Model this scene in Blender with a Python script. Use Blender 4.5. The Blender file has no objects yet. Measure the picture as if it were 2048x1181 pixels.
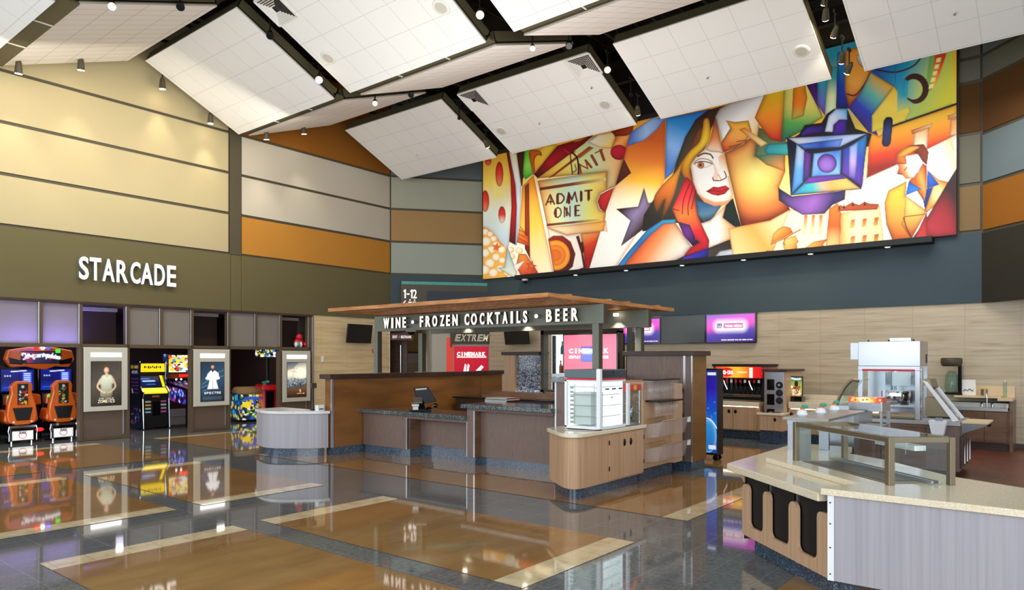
import bpy, math, random
import numpy as np
from mathutils import Matrix, Vector
random.seed(7); rng = np.random.RandomState(5)
SC = bpy.context.scene; COL = SC.collection
PI = math.pi
# ---- survey of the room: focal length, eye height and bearing measured from the floor grid
FP, EYE, HOR = 1413.0, 1.85, 718.0
TH = math.atan2(1141.0, FP)
FW = (math.cos(TH), math.sin(TH)); RT = (math.sin(TH), -math.cos(TH))
def ray(px):
    l = (px - 1024.0) / FP
    return FW[0] + l * RT[0], FW[1] + l * RT[1]
def P(px, py, z=0.0):                       # point of a horizontal plane
    t = FP * (z - EYE) / (HOR - py); d = ray(px)
    return d[0] * t, d[1] * t
def proj(x, y, z):
    t = x * FW[0] + y * FW[1]; l = x * RT[0] + y * RT[1]
    return 1024 + FP * l / t, HOR - FP * (z - EYE) / t
class Plane:                                # vertical plane: origin, direction angle
    def __init__(s, o, a):
        s.o = o; s.a = a; s.u = (math.cos(a), math.sin(a)); s.n = (-math.sin(a), math.cos(a))
    def hit(s, px, py, off=0.0):
        d = ray(px); o = (s.o[0] + s.n[0] * off, s.o[1] + s.n[1] * off)
        t = (o[0] * s.n[0] + o[1] * s.n[1]) / (d[0] * s.n[0] + d[1] * s.n[1])
        x, y = d[0] * t - s.o[0], d[1] * t - s.o[1]
        return x * s.u[0] + y * s.u[1], EYE + (HOR - py) / FP * t
    def pt(s, a, off, z): return (s.o[0] + s.u[0] * a + s.n[0] * off, s.o[1] + s.u[1] * a + s.n[1] * off, z)
def facing(px, extra=0.0):
    d = ray(px); return math.atan2(d[1], d[0]) + math.radians(270 + extra)
# ---- colour and materials
def lin(c):
    if isinstance(c, str):
        c = c.lstrip('#'); c = [int(c[i:i + 2], 16) / 255 for i in (0, 2, 4)]
    return tuple((v / 12.92 if v <= 0.04045 else ((v + 0.055) / 1.055) ** 2.4) for v in c[:3])
MATS = {}
def _new(name):
    m = bpy.data.materials.new(name); m.use_nodes = True
    nt = m.node_tree; b = nt.nodes['Principled BSDF']; MATS[name] = m
    return m, nt, b
def mat(name, col, rough=0.5, metal=0.0, spec=0.5, emit=None, es=1.0, trans=0.0, ior=1.45, alpha=1.0, coat=0.0, var=0.06, vs=3.0, bump=0.0, bs=60.0):
    if name in MATS: return MATS[name]
    m, nt, b = _new(name); N = nt.nodes; L = nt.links
    c = lin(col)
    b.inputs['Base Color'].default_value = (*c, 1); b.inputs['Roughness'].default_value = rough
    b.inputs['Metallic'].default_value = metal; b.inputs['Specular IOR Level'].default_value = spec
    b.inputs['Transmission Weight'].default_value = trans; b.inputs['IOR'].default_value = ior
    b.inputs['Alpha'].default_value = alpha; b.inputs['Coat Weight'].default_value = coat
    if emit:
        b.inputs['Emission Color'].default_value = (*lin(emit), 1); b.inputs['Emission Strength'].default_value = es
    if var > 0:
        g = N.new('ShaderNodeNewGeometry'); n = N.new('ShaderNodeTexNoise'); n.inputs['Scale'].default_value = vs
        r = N.new('ShaderNodeMix'); r.data_type = 'RGBA'
        L.new(g.outputs['Position'], n.inputs['Vector']); L.new(n.outputs['Fac'], r.inputs['Factor'])
        r.inputs['A'].default_value = (*[v * (1 - var) for v in c], 1); r.inputs['B'].default_value = (*[min(1, v * (1 + var)) for v in c], 1)
        L.new(r.outputs['Result'], b.inputs['Base Color'])
    if bump > 0:
        g = N.new('ShaderNodeNewGeometry'); n = N.new('ShaderNodeTexNoise'); n.inputs['Scale'].default_value = bs
        bp = N.new('ShaderNodeBump'); bp.inputs['Strength'].default_value = bump; bp.inputs['Distance'].default_value = 0.01
        L.new(g.outputs['Position'], n.inputs['Vector']); L.new(n.outputs['Fac'], bp.inputs['Height']); L.new(bp.outputs['Normal'], b.inputs['Normal'])
    return m
def ramp(nt, stops, interp='LINEAR'):
    r = nt.nodes.new('ShaderNodeValToRGB'); r.color_ramp.interpolation = interp
    e = r.color_ramp.elements
    while len(e) > 1: e.remove(e[0])
    e[0].position = stops[0][0]; e[0].color = (*lin(stops[0][1]), 1)
    for p, c in stops[1:]:
        k = e.new(p); k.color = (*lin(c), 1)
    return r
def streaky(name, stops, scale, rough=0.45, spec=0.5, detail=3, dist=0.0, coat=0.0, nscale=1.0):
    """laminate, timber or stone: noise stretched by an anisotropic mapping in world space"""
    m, nt, b = _new(name); N = nt.nodes; L = nt.links
    g = N.new('ShaderNodeNewGeometry'); mp = N.new('ShaderNodeMapping'); n = N.new('ShaderNodeTexNoise')
    mp.inputs['Scale'].default_value = scale; n.inputs['Scale'].default_value = nscale
    n.inputs['Detail'].default_value = detail; n.inputs['Distortion'].default_value = dist
    r = ramp(nt, stops)
    L.new(g.outputs['Position'], mp.inputs['Vector']); L.new(mp.outputs['Vector'], n.inputs['Vector'])
    L.new(n.outputs['Fac'], r.inputs['Fac']); L.new(r.outputs['Color'], b.inputs['Base Color'])
    b.inputs['Roughness'].default_value = rough; b.inputs['Specular IOR Level'].default_value = spec; b.inputs['Coat Weight'].default_value = coat
    return m
def speckle(name, stops, scale, rough=0.2, coat=0.0):
    m, nt, b = _new(name); N = nt.nodes; L = nt.links
    g = N.new('ShaderNodeNewGeometry'); v = N.new('ShaderNodeTexVoronoi'); v.inputs['Scale'].default_value = scale
    s = N.new('ShaderNodeSeparateColor'); r = ramp(nt, stops, 'CONSTANT')
    L.new(g.outputs['Position'], v.inputs['Vector']); L.new(v.outputs['Color'], s.inputs['Color']); L.new(s.outputs['Red'], r.inputs['Fac'])
    L.new(r.outputs['Color'], b.inputs['Base Color']); b.inputs['Roughness'].default_value = rough; b.inputs['Coat Weight'].default_value = coat
    return m
def tiled(name, stops, tile, joint, jw=0.004, axes='xy', rough=0.08, nsc=(1, 1, 1), nscale=2.0, detail=4, off=(0, 0), rot=0.0, dist=0.0, spec=0.5, coat=0.0, objspace=False, tvar=0.0, bias=0.0):
    """stone with a joint grid drawn by a brick texture"""
    m, nt, b = _new(name); N = nt.nodes; L = nt.links
    if objspace:
        g = N.new('ShaderNodeTexCoord'); pos = g.outputs['Object']
    else:
        g = N.new('ShaderNodeNewGeometry'); pos = g.outputs['Position']
    mp = N.new('ShaderNodeMapping'); mp.inputs['Scale'].default_value = nsc
    n = N.new('ShaderNodeTexNoise'); n.inputs['Scale'].default_value = nscale; n.inputs['Detail'].default_value = detail; n.inputs['Distortion'].default_value = dist
    r = ramp(nt, stops)
    L.new(pos, mp.inputs['Vector']); L.new(mp.outputs['Vector'], n.inputs['Vector']); L.new(n.outputs['Fac'], r.inputs['Fac'])
    sp = N.new('ShaderNodeSeparateXYZ'); cb = N.new('ShaderNodeCombineXYZ'); L.new(pos, sp.inputs[0])
    L.new(sp.outputs['XYZ'.index(axes[0].upper())], cb.inputs[0]); L.new(sp.outputs['XYZ'.index(axes[1].upper())], cb.inputs[1])
    m2 = N.new('ShaderNodeMapping'); m2.inputs['Location'].default_value = (off[0], off[1], 0); m2.inputs['Rotation'].default_value = (0, 0, rot)
    L.new(cb.outputs[0], m2.inputs['Vector'])
    k = N.new('ShaderNodeTexBrick'); k.offset = 0.0; k.squash = 1.0
    k.inputs['Scale'].default_value = 1.0; k.inputs['Brick Width'].default_value = tile[0]; k.inputs['Row Height'].default_value = tile[1]
    k.inputs['Mortar Size'].default_value = jw; k.inputs['Mortar Smooth'].default_value = 0.1
    k.inputs['Mortar'].default_value = (*lin(joint), 1); k.inputs['Bias'].default_value = bias
    L.new(m2.outputs['Vector'], k.inputs['Vector']); L.new(r.outputs['Color'], k.inputs['Color1'])
    if tvar:
        hs = N.new('ShaderNodeHueSaturation'); hs.inputs['Value'].default_value = 1 - tvar
        L.new(r.outputs['Color'], hs.inputs['Color']); L.new(hs.outputs['Color'], k.inputs['Color2'])
    else: L.new(r.outputs['Color'], k.inputs['Color2'])
    L.new(k.outputs['Color'], b.inputs['Base Color'])
    b.inputs['Roughness'].default_value = rough; b.inputs['Specular IOR Level'].default_value = spec; b.inputs['Coat Weight'].default_value = coat
    return m
def art_mat(name, rough=0.5, es=0.0, base=1.0):
    if name in MATS: return MATS[name]
    m, nt, b = _new(name); N = nt.nodes; L = nt.links
    a = N.new('ShaderNodeAttribute'); a.attribute_name = 'Col'
    if base == 1.0: L.new(a.outputs['Color'], b.inputs['Base Color'])
    else: b.inputs['Base Color'].default_value = (0.01, 0.01, 0.012, 1)
    b.inputs['Roughness'].default_value = rough
    if es > 0:
        L.new(a.outputs['Color'], b.inputs['Emission Color']); b.inputs['Emission Strength'].default_value = es
    return m
# ---- mesh builder
class MB:
    def __init__(s): s.v = []; s.f = []; s.mi = []
    def add(s, vs, fs, m=0):
        o = len(s.v); s.v += [tuple(map(float, v)) for v in vs]
        s.f += [tuple(i + o for i in f) for f in fs]; s.mi += [m] * len(fs); return s
    def box(s, x0, x1, y0, y1, z0, z1, m=0):
        x0, x1 = sorted((x0, x1)); y0, y1 = sorted((y0, y1)); z0, z1 = sorted((z0, z1))
        return s.add([(x0, y0, z0), (x1, y0, z0), (x1, y1, z0), (x0, y1, z0), (x0, y0, z1), (x1, y0, z1), (x1, y1, z1), (x0, y1, z1)],
                     [(3, 2, 1, 0), (4, 5, 6, 7), (0, 1, 5, 4), (1, 2, 6, 5), (2, 3, 7, 6), (3, 0, 4, 7)], m)
    def prism(s, poly, z0, z1, m=0):              # polygon in xy
        a = sum(poly[i][0] * poly[(i + 1) % len(poly)][1] - poly[(i + 1) % len(poly)][0] * poly[i][1] for i in range(len(poly)))
        if a < 0: poly = poly[::-1]
        n = len(poly)
        return s.add([(x, y, z0) for x, y in poly] + [(x, y, z1) for x, y in poly],
                     [tuple(range(n - 1, -1, -1)), tuple(range(n, 2 * n))] + [(i, (i + 1) % n, n + (i + 1) % n, n + i) for i in range(n)], m)
    def slab(s, poly, f, m=0):                    # polygon extruded by mapping (a,b,side)->xyz
        n = len(poly)
        return s.add([f(a, b, 0) for a, b in poly] + [f(a, b, 1) for a, b in poly],
                     [tuple(range(n - 1, -1, -1)), tuple(range(n, 2 * n))] + [(i, (i + 1) % n, n + (i + 1) % n, n + i) for i in range(n)], m)
    def side(s, poly, x0, x1, m=0):               # profile in (y,z) extruded along x
        return s.slab(poly, lambda a, b, k: ((x0, x1)[k], a, b), m)
    def front(s, poly, y0, y1, m=0):              # outline in (x,z) extruded along y
        return s.slab(poly, lambda a, b, k: (a, (y0, y1)[k], b), m)
    def quad(s, a, b, c, d, m=0): return s.add([a, b, c, d], [(0, 1, 2, 3)], m)
    def cyl(s, p0, p1, r, n=16, r1=None, m=0, cap=True):
        p0 = Vector(p0); p1 = Vector(p1); d = (p1 - p0).normalized(); r1 = r if r1 is None else r1
        a = d.orthogonal().normalized(); b = d.cross(a)
        A = [p0 + (a * math.cos(2 * PI * i / n) + b * math.sin(2 * PI * i / n)) * r for i in range(n)]
        B = [p1 + (a * math.cos(2 * PI * i / n) + b * math.sin(2 * PI * i / n)) * r1 for i in range(n)]
        fs = [(i, (i + 1) % n, n + (i + 1) % n, n + i) for i in range(n)]
        if cap: fs += [tuple(range(n - 1, -1, -1)), tuple(range(n, 2 * n))]
        return s.add(A + B, fs, m)
    def tube(s, pts, r, n=8, m=0):
        for i in range(len(pts) - 1): s.cyl(pts[i], pts[i + 1], r, n, m=m)
        for p in pts[1:-1]: s.ball(p, r, n, 4, m=m)
        return s
    def ball(s, c, r, n=12, k=8, sc=(1, 1, 1), m=0):
        vs = [(c[0], c[1], c[2] + r * sc[2])]
        for j in range(1, k):
            for i in range(n):
                a = PI * j / k; t = 2 * PI * i / n
                vs.append((c[0] + r * sc[0] * math.sin(a) * math.cos(t), c[1] + r * sc[1] * math.sin(a) * math.sin(t), c[2] + r * sc[2] * math.cos(a)))
        vs.append((c[0], c[1], c[2] - r * sc[2])); e = len(vs) - 1
        fs = [(0, 1 + i, 1 + (i + 1) % n) for i in range(n)] + [(e, e - n + (i + 1) % n, e - n + i) for i in range(n)]
        for j in range(k - 2):
            for i in range(n):
                a = 1 + j * n + i; b = 1 + j * n + (i + 1) % n; fs.append((a, a + n, b + n, b))
        return s.add(vs, fs, m)
    def lathe(s, prof, c=(0, 0, 0), n=20, m=0):   # (r,z) profile
        vs = []; fs = []
        for r, z in prof:
            vs += [(c[0] + r * math.cos(2 * PI * i / n), c[1] + r * math.sin(2 * PI * i / n), c[2] + z) for i in range(n)]
        for j in range(len(prof) - 1):
            fs += [(j * n + i, j * n + (i + 1) % n, (j + 1) * n + (i + 1) % n, (j + 1) * n + i) for i in range(n)]
        fs += [tuple(range(n - 1, -1, -1)), tuple(range((len(prof) - 1) * n, len(prof) * n))]
        return s.add(vs, fs, m)
    def xf(s, M, start=0):
        s.v = s.v[:start] + [tuple(M @ Vector(v)) for v in s.v[start:]]; return s
    def build(s, name, ms, parent=None, bevel=0.0, smooth=False, world=True, seg=2):
        me = bpy.data.meshes.new(name); v = s.v
        if parent is not None and world:
            M = WM[parent.name].inverted(); v = [tuple(M @ Vector(p)) for p in v]
        me.from_pydata(v, [], s.f)
        for x in (ms if isinstance(ms, (list, tuple)) else [ms]): me.materials.append(MATS[x] if isinstance(x, str) else x)
        me.polygons.foreach_set('material_index', s.mi)
        if smooth: me.polygons.foreach_set('use_smooth', [True] * len(s.f))
        me.update(); o = bpy.data.objects.new(name, me); COL.objects.link(o)
        if parent is not None:
            o.parent = parent; WM[o.name] = WM[parent.name]
        else: WM[o.name] = Matrix.Identity(4)
        if bevel > 0:
            b = o.modifiers.new('bevel', 'BEVEL'); b.width = bevel; b.segments = seg; b.limit_method = 'ANGLE'; b.angle_limit = 0.6
            if smooth or seg > 2: me.polygons.foreach_set('use_smooth', [True] * len(s.f)); b.harden_normals = True
        return o
WM = {}
def tag(o, label=None, cat=None, group=None, kind=None):
    if label: o['label'] = label
    if cat: o['category'] = cat
    if group: o['group'] = group
    if kind: o['kind'] = kind
    return o
def thing(name, label, cat, loc=(0, 0, 0), rz=0.0, group=None, kind=None):
    o = bpy.data.objects.new(name, None); COL.objects.link(o); o.empty_display_size = 0.1
    o.location = loc; o.rotation_euler = (0, 0, rz)
    WM[o.name] = Matrix.Translation(Vector(loc)) @ Matrix.Rotation(rz, 4, 'Z')
    return tag(o, label, cat, group, kind)
def kids(o): return [c for c in bpy.data.objects if c.parent == o]
def dup(root, loc=None, rz=None, label=None, group=None):
    def cp(o, par):
        c = o.copy(); COL.objects.link(c)
        if par is not None: c.parent = par
        for k in kids(o): cp(k, c)
        return c
    r = cp(root, None)
    if loc is not None: r.location = loc
    if rz is not None: r.rotation_euler = (0, 0, rz)
    if label: r['label'] = label
    if group: r['group'] = group
    WM[r.name] = Matrix.Translation(Vector(r.location)) @ Matrix.Rotation(r.rotation_euler.z, 4, 'Z')
    return r
# ---- lettering: real extruded glyphs fitted to a box
_gl = {}
def glyph(ch, bold=0.0, ext=0.02, res=4):
    k = (ch, bold, ext)
    if k not in _gl:
        cu = bpy.data.curves.new('g', 'FONT'); cu.body = ch; cu.extrude = ext; cu.offset = bold; cu.resolution_u = res; cu.size = 1
        ob = bpy.data.objects.new('g', cu); COL.objects.link(ob)
        dg = bpy.context.evaluated_depsgraph_get(); dg.update()
        me = bpy.data.meshes.new_from_object(ob.evaluated_get(dg))
        vs = [v.co.copy() for v in me.vertices]; fs = [tuple(p.vertices) for p in me.polygons]
        bpy.data.objects.remove(ob); bpy.data.curves.remove(cu); bpy.data.meshes.remove(me)
        x0 = min(v.x for v in vs); x1 = max(v.x for v in vs); y0 = min(v.y for v in vs); y1 = max(v.y for v in vs)
        _gl[k] = ([((v.x - x0) / (x1 - x0), (v.y - y0) / (y1 - y0), v.z / ext) for v in vs], fs)
    return _gl[k]
def lettering(mb, ch, org, U, V, w, h, depth, bold=0.0, m=0, res=4):
    """glyphs of ch in the box at org spanned by unit vectors U (right), V (up)"""
    vs, fs = glyph(ch, bold, 0.02, res); U = Vector(U); V = Vector(V); N = U.cross(V)
    O = Vector(org)
    mb.add([O + U * (x * w) + V * (y * h) + N * (z * 0.5 + 0.5) * depth for x, y, z in vs], fs, m)
    return mb
# ---- painted surfaces: colours stored on the vertices of a fine grid
def cr(pts, n=6, closed=True):
    out = []; k = len(pts)
    for i in range(k if closed else k - 1):
        if closed: p = [pts[(i + j - 1) % k] for j in range(4)]
        else: p = [pts[min(max(i + j - 1, 0), k - 1)] for j in range(4)]
        for j in range(n):
            t = j / n
            out.append(tuple(0.5 * (2 * p[1][a] + (p[2][a] - p[0][a]) * t + (2 * p[0][a] - 5 * p[1][a] + 4 * p[2][a] - p[3][a]) * t * t + (3 * p[1][a] - p[0][a] - 3 * p[2][a] + p[3][a]) * t ** 3) for a in (0, 1)))
    if not closed: out.append(pts[-1])
    return out
class Art:
    def __init__(s, w, h, nx, bg='#000000', XY=None, ny=None):
        s.w, s.h, s.nx = w, h, nx; s.ny = ny or max(2, int(round(nx * h / w)))
        if XY is None: s.X, s.Y = np.meshgrid(np.linspace(0, w, s.nx), np.linspace(0, h, s.ny))
        else: s.X, s.Y = XY
        s.C = np.ones((s.ny, s.nx, 3)) * np.array(lin(bg)); s.px = w / nx * 0.8; s.T = lambda p: p
    def _c(s, c, g, x, y):
        if isinstance(c, (list, tuple)) and isinstance(c[0], str) and g is not None:
            cs = np.array([lin(k) for k in c])
            if g[0] == 'r': (cx, cy), r = s.T([g[1]])[0], g[2] * s.k; t = np.hypot(x - cx, y - cy) / r
            else:
                (ax, ay), (bx, by) = s.T([g[0], g[1]]); L2 = (bx - ax) ** 2 + (by - ay) ** 2
                t = ((x - ax) * (bx - ax) + (y - ay) * (by - ay)) / L2
            t = np.clip(t, 0, 1) * (len(cs) - 1); i = np.minimum(t.astype(int), len(cs) - 2); f = (t - i)[:, None]
            return cs[i] * (1 - f) + cs[i + 1] * f
        if isinstance(c, (list, tuple)): c = c[0]
        return np.ones((len(x), 3)) * np.array(lin(c))
    k = 1.0
    def _dist(s, pts, x, y, closed=True):
        d = np.full(len(x), 1e9); n = len(pts)
        for i in range(n if closed else n - 1):
            ax, ay = pts[i]; bx, by = pts[(i + 1) % n]; ex, ey = bx - ax, by - ay; L2 = ex * ex + ey * ey + 1e-12
            t = np.clip(((x - ax) * ex + (y - ay) * ey) / L2, 0, 1)
            d = np.minimum(d, np.hypot(x - ax - t * ex, y - ay - t * ey))
        return d
    def poly(s, pts, c, g=None, edge=None, ew=0.0, smooth=False, a=1.0, es=0.85):
        pts = s.T(pts)
        if smooth: pts = cr(pts, 5)
        xs = [p[0] for p in pts]; ys = [p[1] for p in pts]; q = s.px
        I = np.nonzero((s.X >= min(xs) - q) & (s.X <= max(xs) + q) & (s.Y >= min(ys) - q) & (s.Y <= max(ys) + q))
        if len(I[0]) == 0: return
        x, y = s.X[I], s.Y[I]; ins = np.zeros(len(x), bool); n = len(pts)
        for i in range(n):
            ax, ay = pts[i]; bx, by = pts[(i + 1) % n]
            if ay == by: continue
            cnd = ((ay > y) != (by > y)) & (x < (bx - ax) * (y - ay) / (by - ay) + ax); ins ^= cnd
        d = s._dist(pts, x, y); sd = np.where(ins, d, -d)
        al = np.clip(0.5 + sd / q, 0, 1) * a; col = s._c(c, g, x, y)
        if edge is not None:
            e = np.exp(-np.maximum(sd, 0) / (ew * s.k))[:, None] * es; col = col * (1 - e) + np.array(lin(edge)) * e
        al = al[:, None]; s.C[I] = s.C[I] * (1 - al) + col * al
    def line(s, pts, w, c, smooth=False, a=1.0, soft=0.0):
        pts = s.T(pts); w = w * s.k
        if smooth: pts = cr(pts, 6, False)
        xs = [p[0] for p in pts]; ys = [p[1] for p in pts]; q = s.px + w + soft * s.k
        I = np.nonzero((s.X >= min(xs) - q) & (s.X <= max(xs) + q) & (s.Y >= min(ys) - q) & (s.Y <= max(ys) + q))
        if len(I[0]) == 0: return
        d = s._dist(pts, s.X[I], s.Y[I], False); al = (np.clip(0.5 + (w / 2 - d) / (s.px + soft * s.k), 0, 1) * a)[:, None]
        s.C[I] = s.C[I] * (1 - al) + np.array(lin(c)) * al
    def ell(s, cx, cy, rx, ry, c, g=None, edge=None, ew=0.0, a=1.0, rot=0.0, n=28, es=0.85):
        cc, ss = math.cos(rot), math.sin(rot); p = []
        for i in range(n):
            t = 2 * PI * i / n; u, v = rx * math.cos(t), ry * math.sin(t); p.append((cx + u * cc - v * ss, cy + u * ss + v * cc))
        s.poly(p, c, g, edge, ew, a=a, es=es)
    def rect(s, x0, y0, x1, y1, c, g=None, **k): s.poly([(x0, y0), (x1, y0), (x1, y1), (x0, y1)], c, g, **k)
    def scatter(s, n, cols, r0, r1, box=None, a=1.0):
        x0, y0, x1, y1 = box or (0, 0, s.w, s.h)
        for _ in range(n):
            s.ell(random.uniform(x0, x1), random.uniform(y0, y1), random.uniform(r0, r1), random.uniform(r0, r1), random.choice(cols), n=8, a=a, rot=random.uniform(0, 3))
    def letters(s, txt, x, y, w, h, lw, c, ang=0.0, gap=0.22, a=1.0):
        n = len(txt); cw = w / (n * (1 + gap) - gap); ca, sa = math.cos(ang), math.sin(ang)
        for i, ch in enumerate(txt):
            for st in STK.get(ch, []):
                s.line([(x + (i * (1 + gap) * cw + u * cw) * ca - (v - 1) * h * sa * -1 * -1, y + (i * (1 + gap) * cw + u * cw) * sa + (v - 1) * h * ca) for u, v in st], lw, c, a=a)
    def mesh(s, name, org, U, V, w, h, parent, m, world=True, thick=0):
        """grid with top-left at org, U to the right, V downward"""
        U = np.array(U, float); V = np.array(V, float); O = np.array(org, float)
        a = np.linspace(0, w, s.nx); b = np.linspace(0, h, s.ny)
        G = O + a[None, :, None] * U + b[:, None, None] * V
        return grid_mesh(name, G, s.C, parent, m, world)
def grid_mesh(name, G, C, parent, m, world=True):
    ny, nx = G.shape[:2]; vs = G.reshape(-1, 3)
    if parent is not None and world:
        M = np.array(WM[parent.name].inverted()); vs = vs @ M[:3, :3].T + M[:3, 3]
    idx = np.arange(nx * ny).reshape(ny, nx)
    fs = np.stack([idx[:-1, :-1], idx[1:, :-1], idx[1:, 1:], idx[:-1, 1:]], -1).reshape(-1, 4)
    me = bpy.data.meshes.new(name); me.vertices.add(len(vs)); me.vertices.foreach_set('co', vs.astype(np.float32).ravel())
    me.loops.add(fs.size); me.loops.foreach_set('vertex_index', fs.ravel().astype(np.int32))
    me.polygons.add(len(fs)); me.polygons.foreach_set('loop_start', np.arange(0, fs.size, 4, dtype=np.int32)); me.polygons.foreach_set('loop_total', np.full(len(fs), 4, dtype=np.int32))
    me.update(); me.validate()
    ca = me.color_attributes.new('Col', 'FLOAT_COLOR', 'POINT')
    ca.data.foreach_set('color', np.concatenate([C.reshape(-1, 3), np.ones((len(vs), 1))], 1).astype(np.float32).ravel())
    me.materials.append(MATS[m]); o = bpy.data.objects.new(name, me); COL.objects.link(o)
    if parent is not None: o.parent = parent; WM[o.name] = WM[parent.name]
    return o
STK = {'A': [[(0, 1), (.5, 0), (1, 1)], [(.2, .72), (.8, .72)]], 'D': [[(.1, 0), (.1, 1)], [(.1, 0), (.6, .05), (.95, .35), (.95, .65), (.6, .95), (.1, 1)]],
       'M': [[(0, 1), (.2, 0), (.5, .75), (.8, 0), (1, 1)]], 'I': [[(.5, 0), (.5, 1)]], 'T': [[(0, 0), (1, 0)], [(.5, 0), (.5, 1)]],
       'O': [[(.5, 0), (.85, .15), (1, .5), (.85, .85), (.5, 1), (.15, .85), (0, .5), (.15, .15), (.5, 0)]], 'N': [[(.1, 1), (.1, 0), (.9, 1), (.9, 0)]],
       'E': [[(.9, 0), (.15, 0), (.15, 1), (.9, 1)], [(.15, .5), (.75, .5)]], 'S': [[(.9, .1), (.5, 0), (.15, .15), (.2, .42), (.8, .58), (.85, .85), (.5, 1), (.1, .9)]],
       'P': [[(.1, 1), (.1, 0), (.8, .05), (.9, .3), (.7, .5), (.1, .5)]], 'C': [[(.9, .1), (.5, 0), (.1, .3), (.1, .7), (.5, 1), (.9, .9)]],
       'R': [[(.1, 1), (.1, 0), (.8, .05), (.9, .28), (.7, .5), (.1, .5)], [(.5, .5), (.95, 1)]], 'Z': [[(0, 0), (1, 0), (0, 1), (1, 1)]], 'B': [[(.1, 0), (.1, 1), (.8, .95), (.9, .7), (.6, .5), (.1, .5)], [(.6, .5), (.85, .25), (.7, 0), (.1, 0)]],
       'K': [[(.1, 0), (.1, 1)], [(.9, 0), (.1, .55), (.9, 1)]], 'L': [[(.1, 0), (.1, 1), (.9, 1)]], 'X': [[(0, 0), (1, 1)], [(1, 0), (0, 1)]],
       'J': [[(.7, 0), (.7, .8), (.4, 1), (.1, .8)]], 'G': [[(.9, .15), (.5, 0), (.1, .3), (.1, .7), (.5, 1), (.9, .85), (.9, .55), (.55, .55)]],
       'U': [[(.1, 0), (.1, .8), (.5, 1), (.9, .8), (.9, 0)]], 'H': [[(.1, 0), (.1, 1)], [(.9, 0), (.9, 1)], [(.1, .5), (.9, .5)]],
       '5': [[(.9, 0), (.2, 0), (.15, .45), (.7, .4), (.9, .7), (.6, 1), (.1, .95)]], 'W': [[(0, 0), (.25, 1), (.5, .2), (.75, 1), (1, 0)]], 'V': [[(0, 0), (.5, 1), (1, 0)]],
       '-': [[(.1, .5), (.9, .5)]], "'": [[(.5, 0), (.5, .2)]], '&': [[(.9, 1), (.2, .2), (.5, 0), (.7, .2), (.1, .8), (.4, 1), (.9, .6)]], 'Y': [[(0, 0), (.5, .5), (1, 0)], [(.5, .5), (.5, 1)]],
       'F': [[(.9, 0), (.15, 0), (.15, 1)], [(.15, .5), (.7, .5)]]}
# ---- camera
cam = bpy.data.cameras.new('camera'); cam.sensor_width = 36; cam.lens = FP / 2048 * 36; cam.shift_y = (HOR - 590.5) / 2048; cam.clip_end = 200
co = bpy.data.objects.new('camera', cam); COL.objects.link(co); co.location = (0, 0, EYE); co.rotation_euler = (PI / 2, 0, TH - PI / 2); SC.camera = co
SC.view_settings.view_transform = 'Standard'; SC.view_settings.look = 'None'; SC.view_settings.exposure = 0.36; SC.cycles.transparent_max_bounces = 24
# ---- materials of the place
FL = dict(rough=0.05, spec=0.6, coat=0.35)
tiled('floor_grey', [(0.3, '#646665'), (0.5, '#727472'), (0.7, '#808280')], (0.42, 0.42), '#92938e', 0.003, nsc=(1, 1, 1), nscale=24, detail=6, tvar=.1, **FL)
tiled('floor_brown', [(0.25, '#926b3f'), (0.5, '#a07848'), (0.78, '#ae8653')], (0.92, 0.81), '#a08a68', 0.003, nsc=(1, 2.2, 1), nscale=1.6, detail=6, off=(-4.48, -3.82), **FL)
tiled('floor_cream', [(0.25, '#cdb184'), (0.5, '#e3cda2'), (0.75, '#eedcb8')], (0.306, 0.32), '#b59e78', 0.003, nscale=6, off=(-4.48, -3.5), **FL)
tiled('floor_quarry', [(0.3, '#5e2c1c'), (0.7, '#7b4029')], (0.155, 0.155), '#4a342a', 0.006, rough=0.35, nscale=5, tvar=0.25)
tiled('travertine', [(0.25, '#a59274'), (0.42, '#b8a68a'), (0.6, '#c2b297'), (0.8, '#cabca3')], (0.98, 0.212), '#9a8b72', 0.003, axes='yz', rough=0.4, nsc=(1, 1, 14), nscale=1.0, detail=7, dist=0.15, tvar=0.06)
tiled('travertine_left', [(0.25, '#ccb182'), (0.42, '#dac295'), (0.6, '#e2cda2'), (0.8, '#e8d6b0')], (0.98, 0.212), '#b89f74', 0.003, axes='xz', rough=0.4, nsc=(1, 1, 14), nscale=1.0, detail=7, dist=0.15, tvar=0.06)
tiled('ceiling_tile', [(0.3, '#ebebe8'), (0.7, '#f0f0ed')], (0.605, 0.642), '#d2d2cd', 0.006, rough=0.9, nscale=90, objspace=True, spec=0.1)
tiled('ceiling_tile_plank', [(0.3, '#e2deda'), (0.7, '#eae6e2')], (0.61, 0.305), '#b4aea6', 0.007, rough=0.9, nscale=90, objspace=True, spec=0.1)
W = dict(rough=0.85, spec=0.15, bump=0.25, bs=140, vs=0.7, var=0.05)
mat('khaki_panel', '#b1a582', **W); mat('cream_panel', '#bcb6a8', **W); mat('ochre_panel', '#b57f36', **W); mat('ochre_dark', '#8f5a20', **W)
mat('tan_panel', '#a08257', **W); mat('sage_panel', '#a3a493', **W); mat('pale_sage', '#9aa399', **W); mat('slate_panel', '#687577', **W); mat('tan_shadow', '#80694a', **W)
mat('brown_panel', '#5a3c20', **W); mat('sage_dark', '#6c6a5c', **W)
mat('olive_band', '#665f43', **W); mat('slate_band', '#47545a', **W); mat('dark_band', '#35322a', **W)
mat('olive_trim', '#4b4535', rough=0.6); mat('olive_fascia', '#575139', rough=0.6); mat('deck_black', '#16120e', rough=0.9); mat('steel_joist', '#2c2620', rough=0.7)
mat('duct_dark', '#3a332a', rough=0.4, metal=0.3); mat('white_trim', '#e4e2da', rough=0.6)
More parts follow.
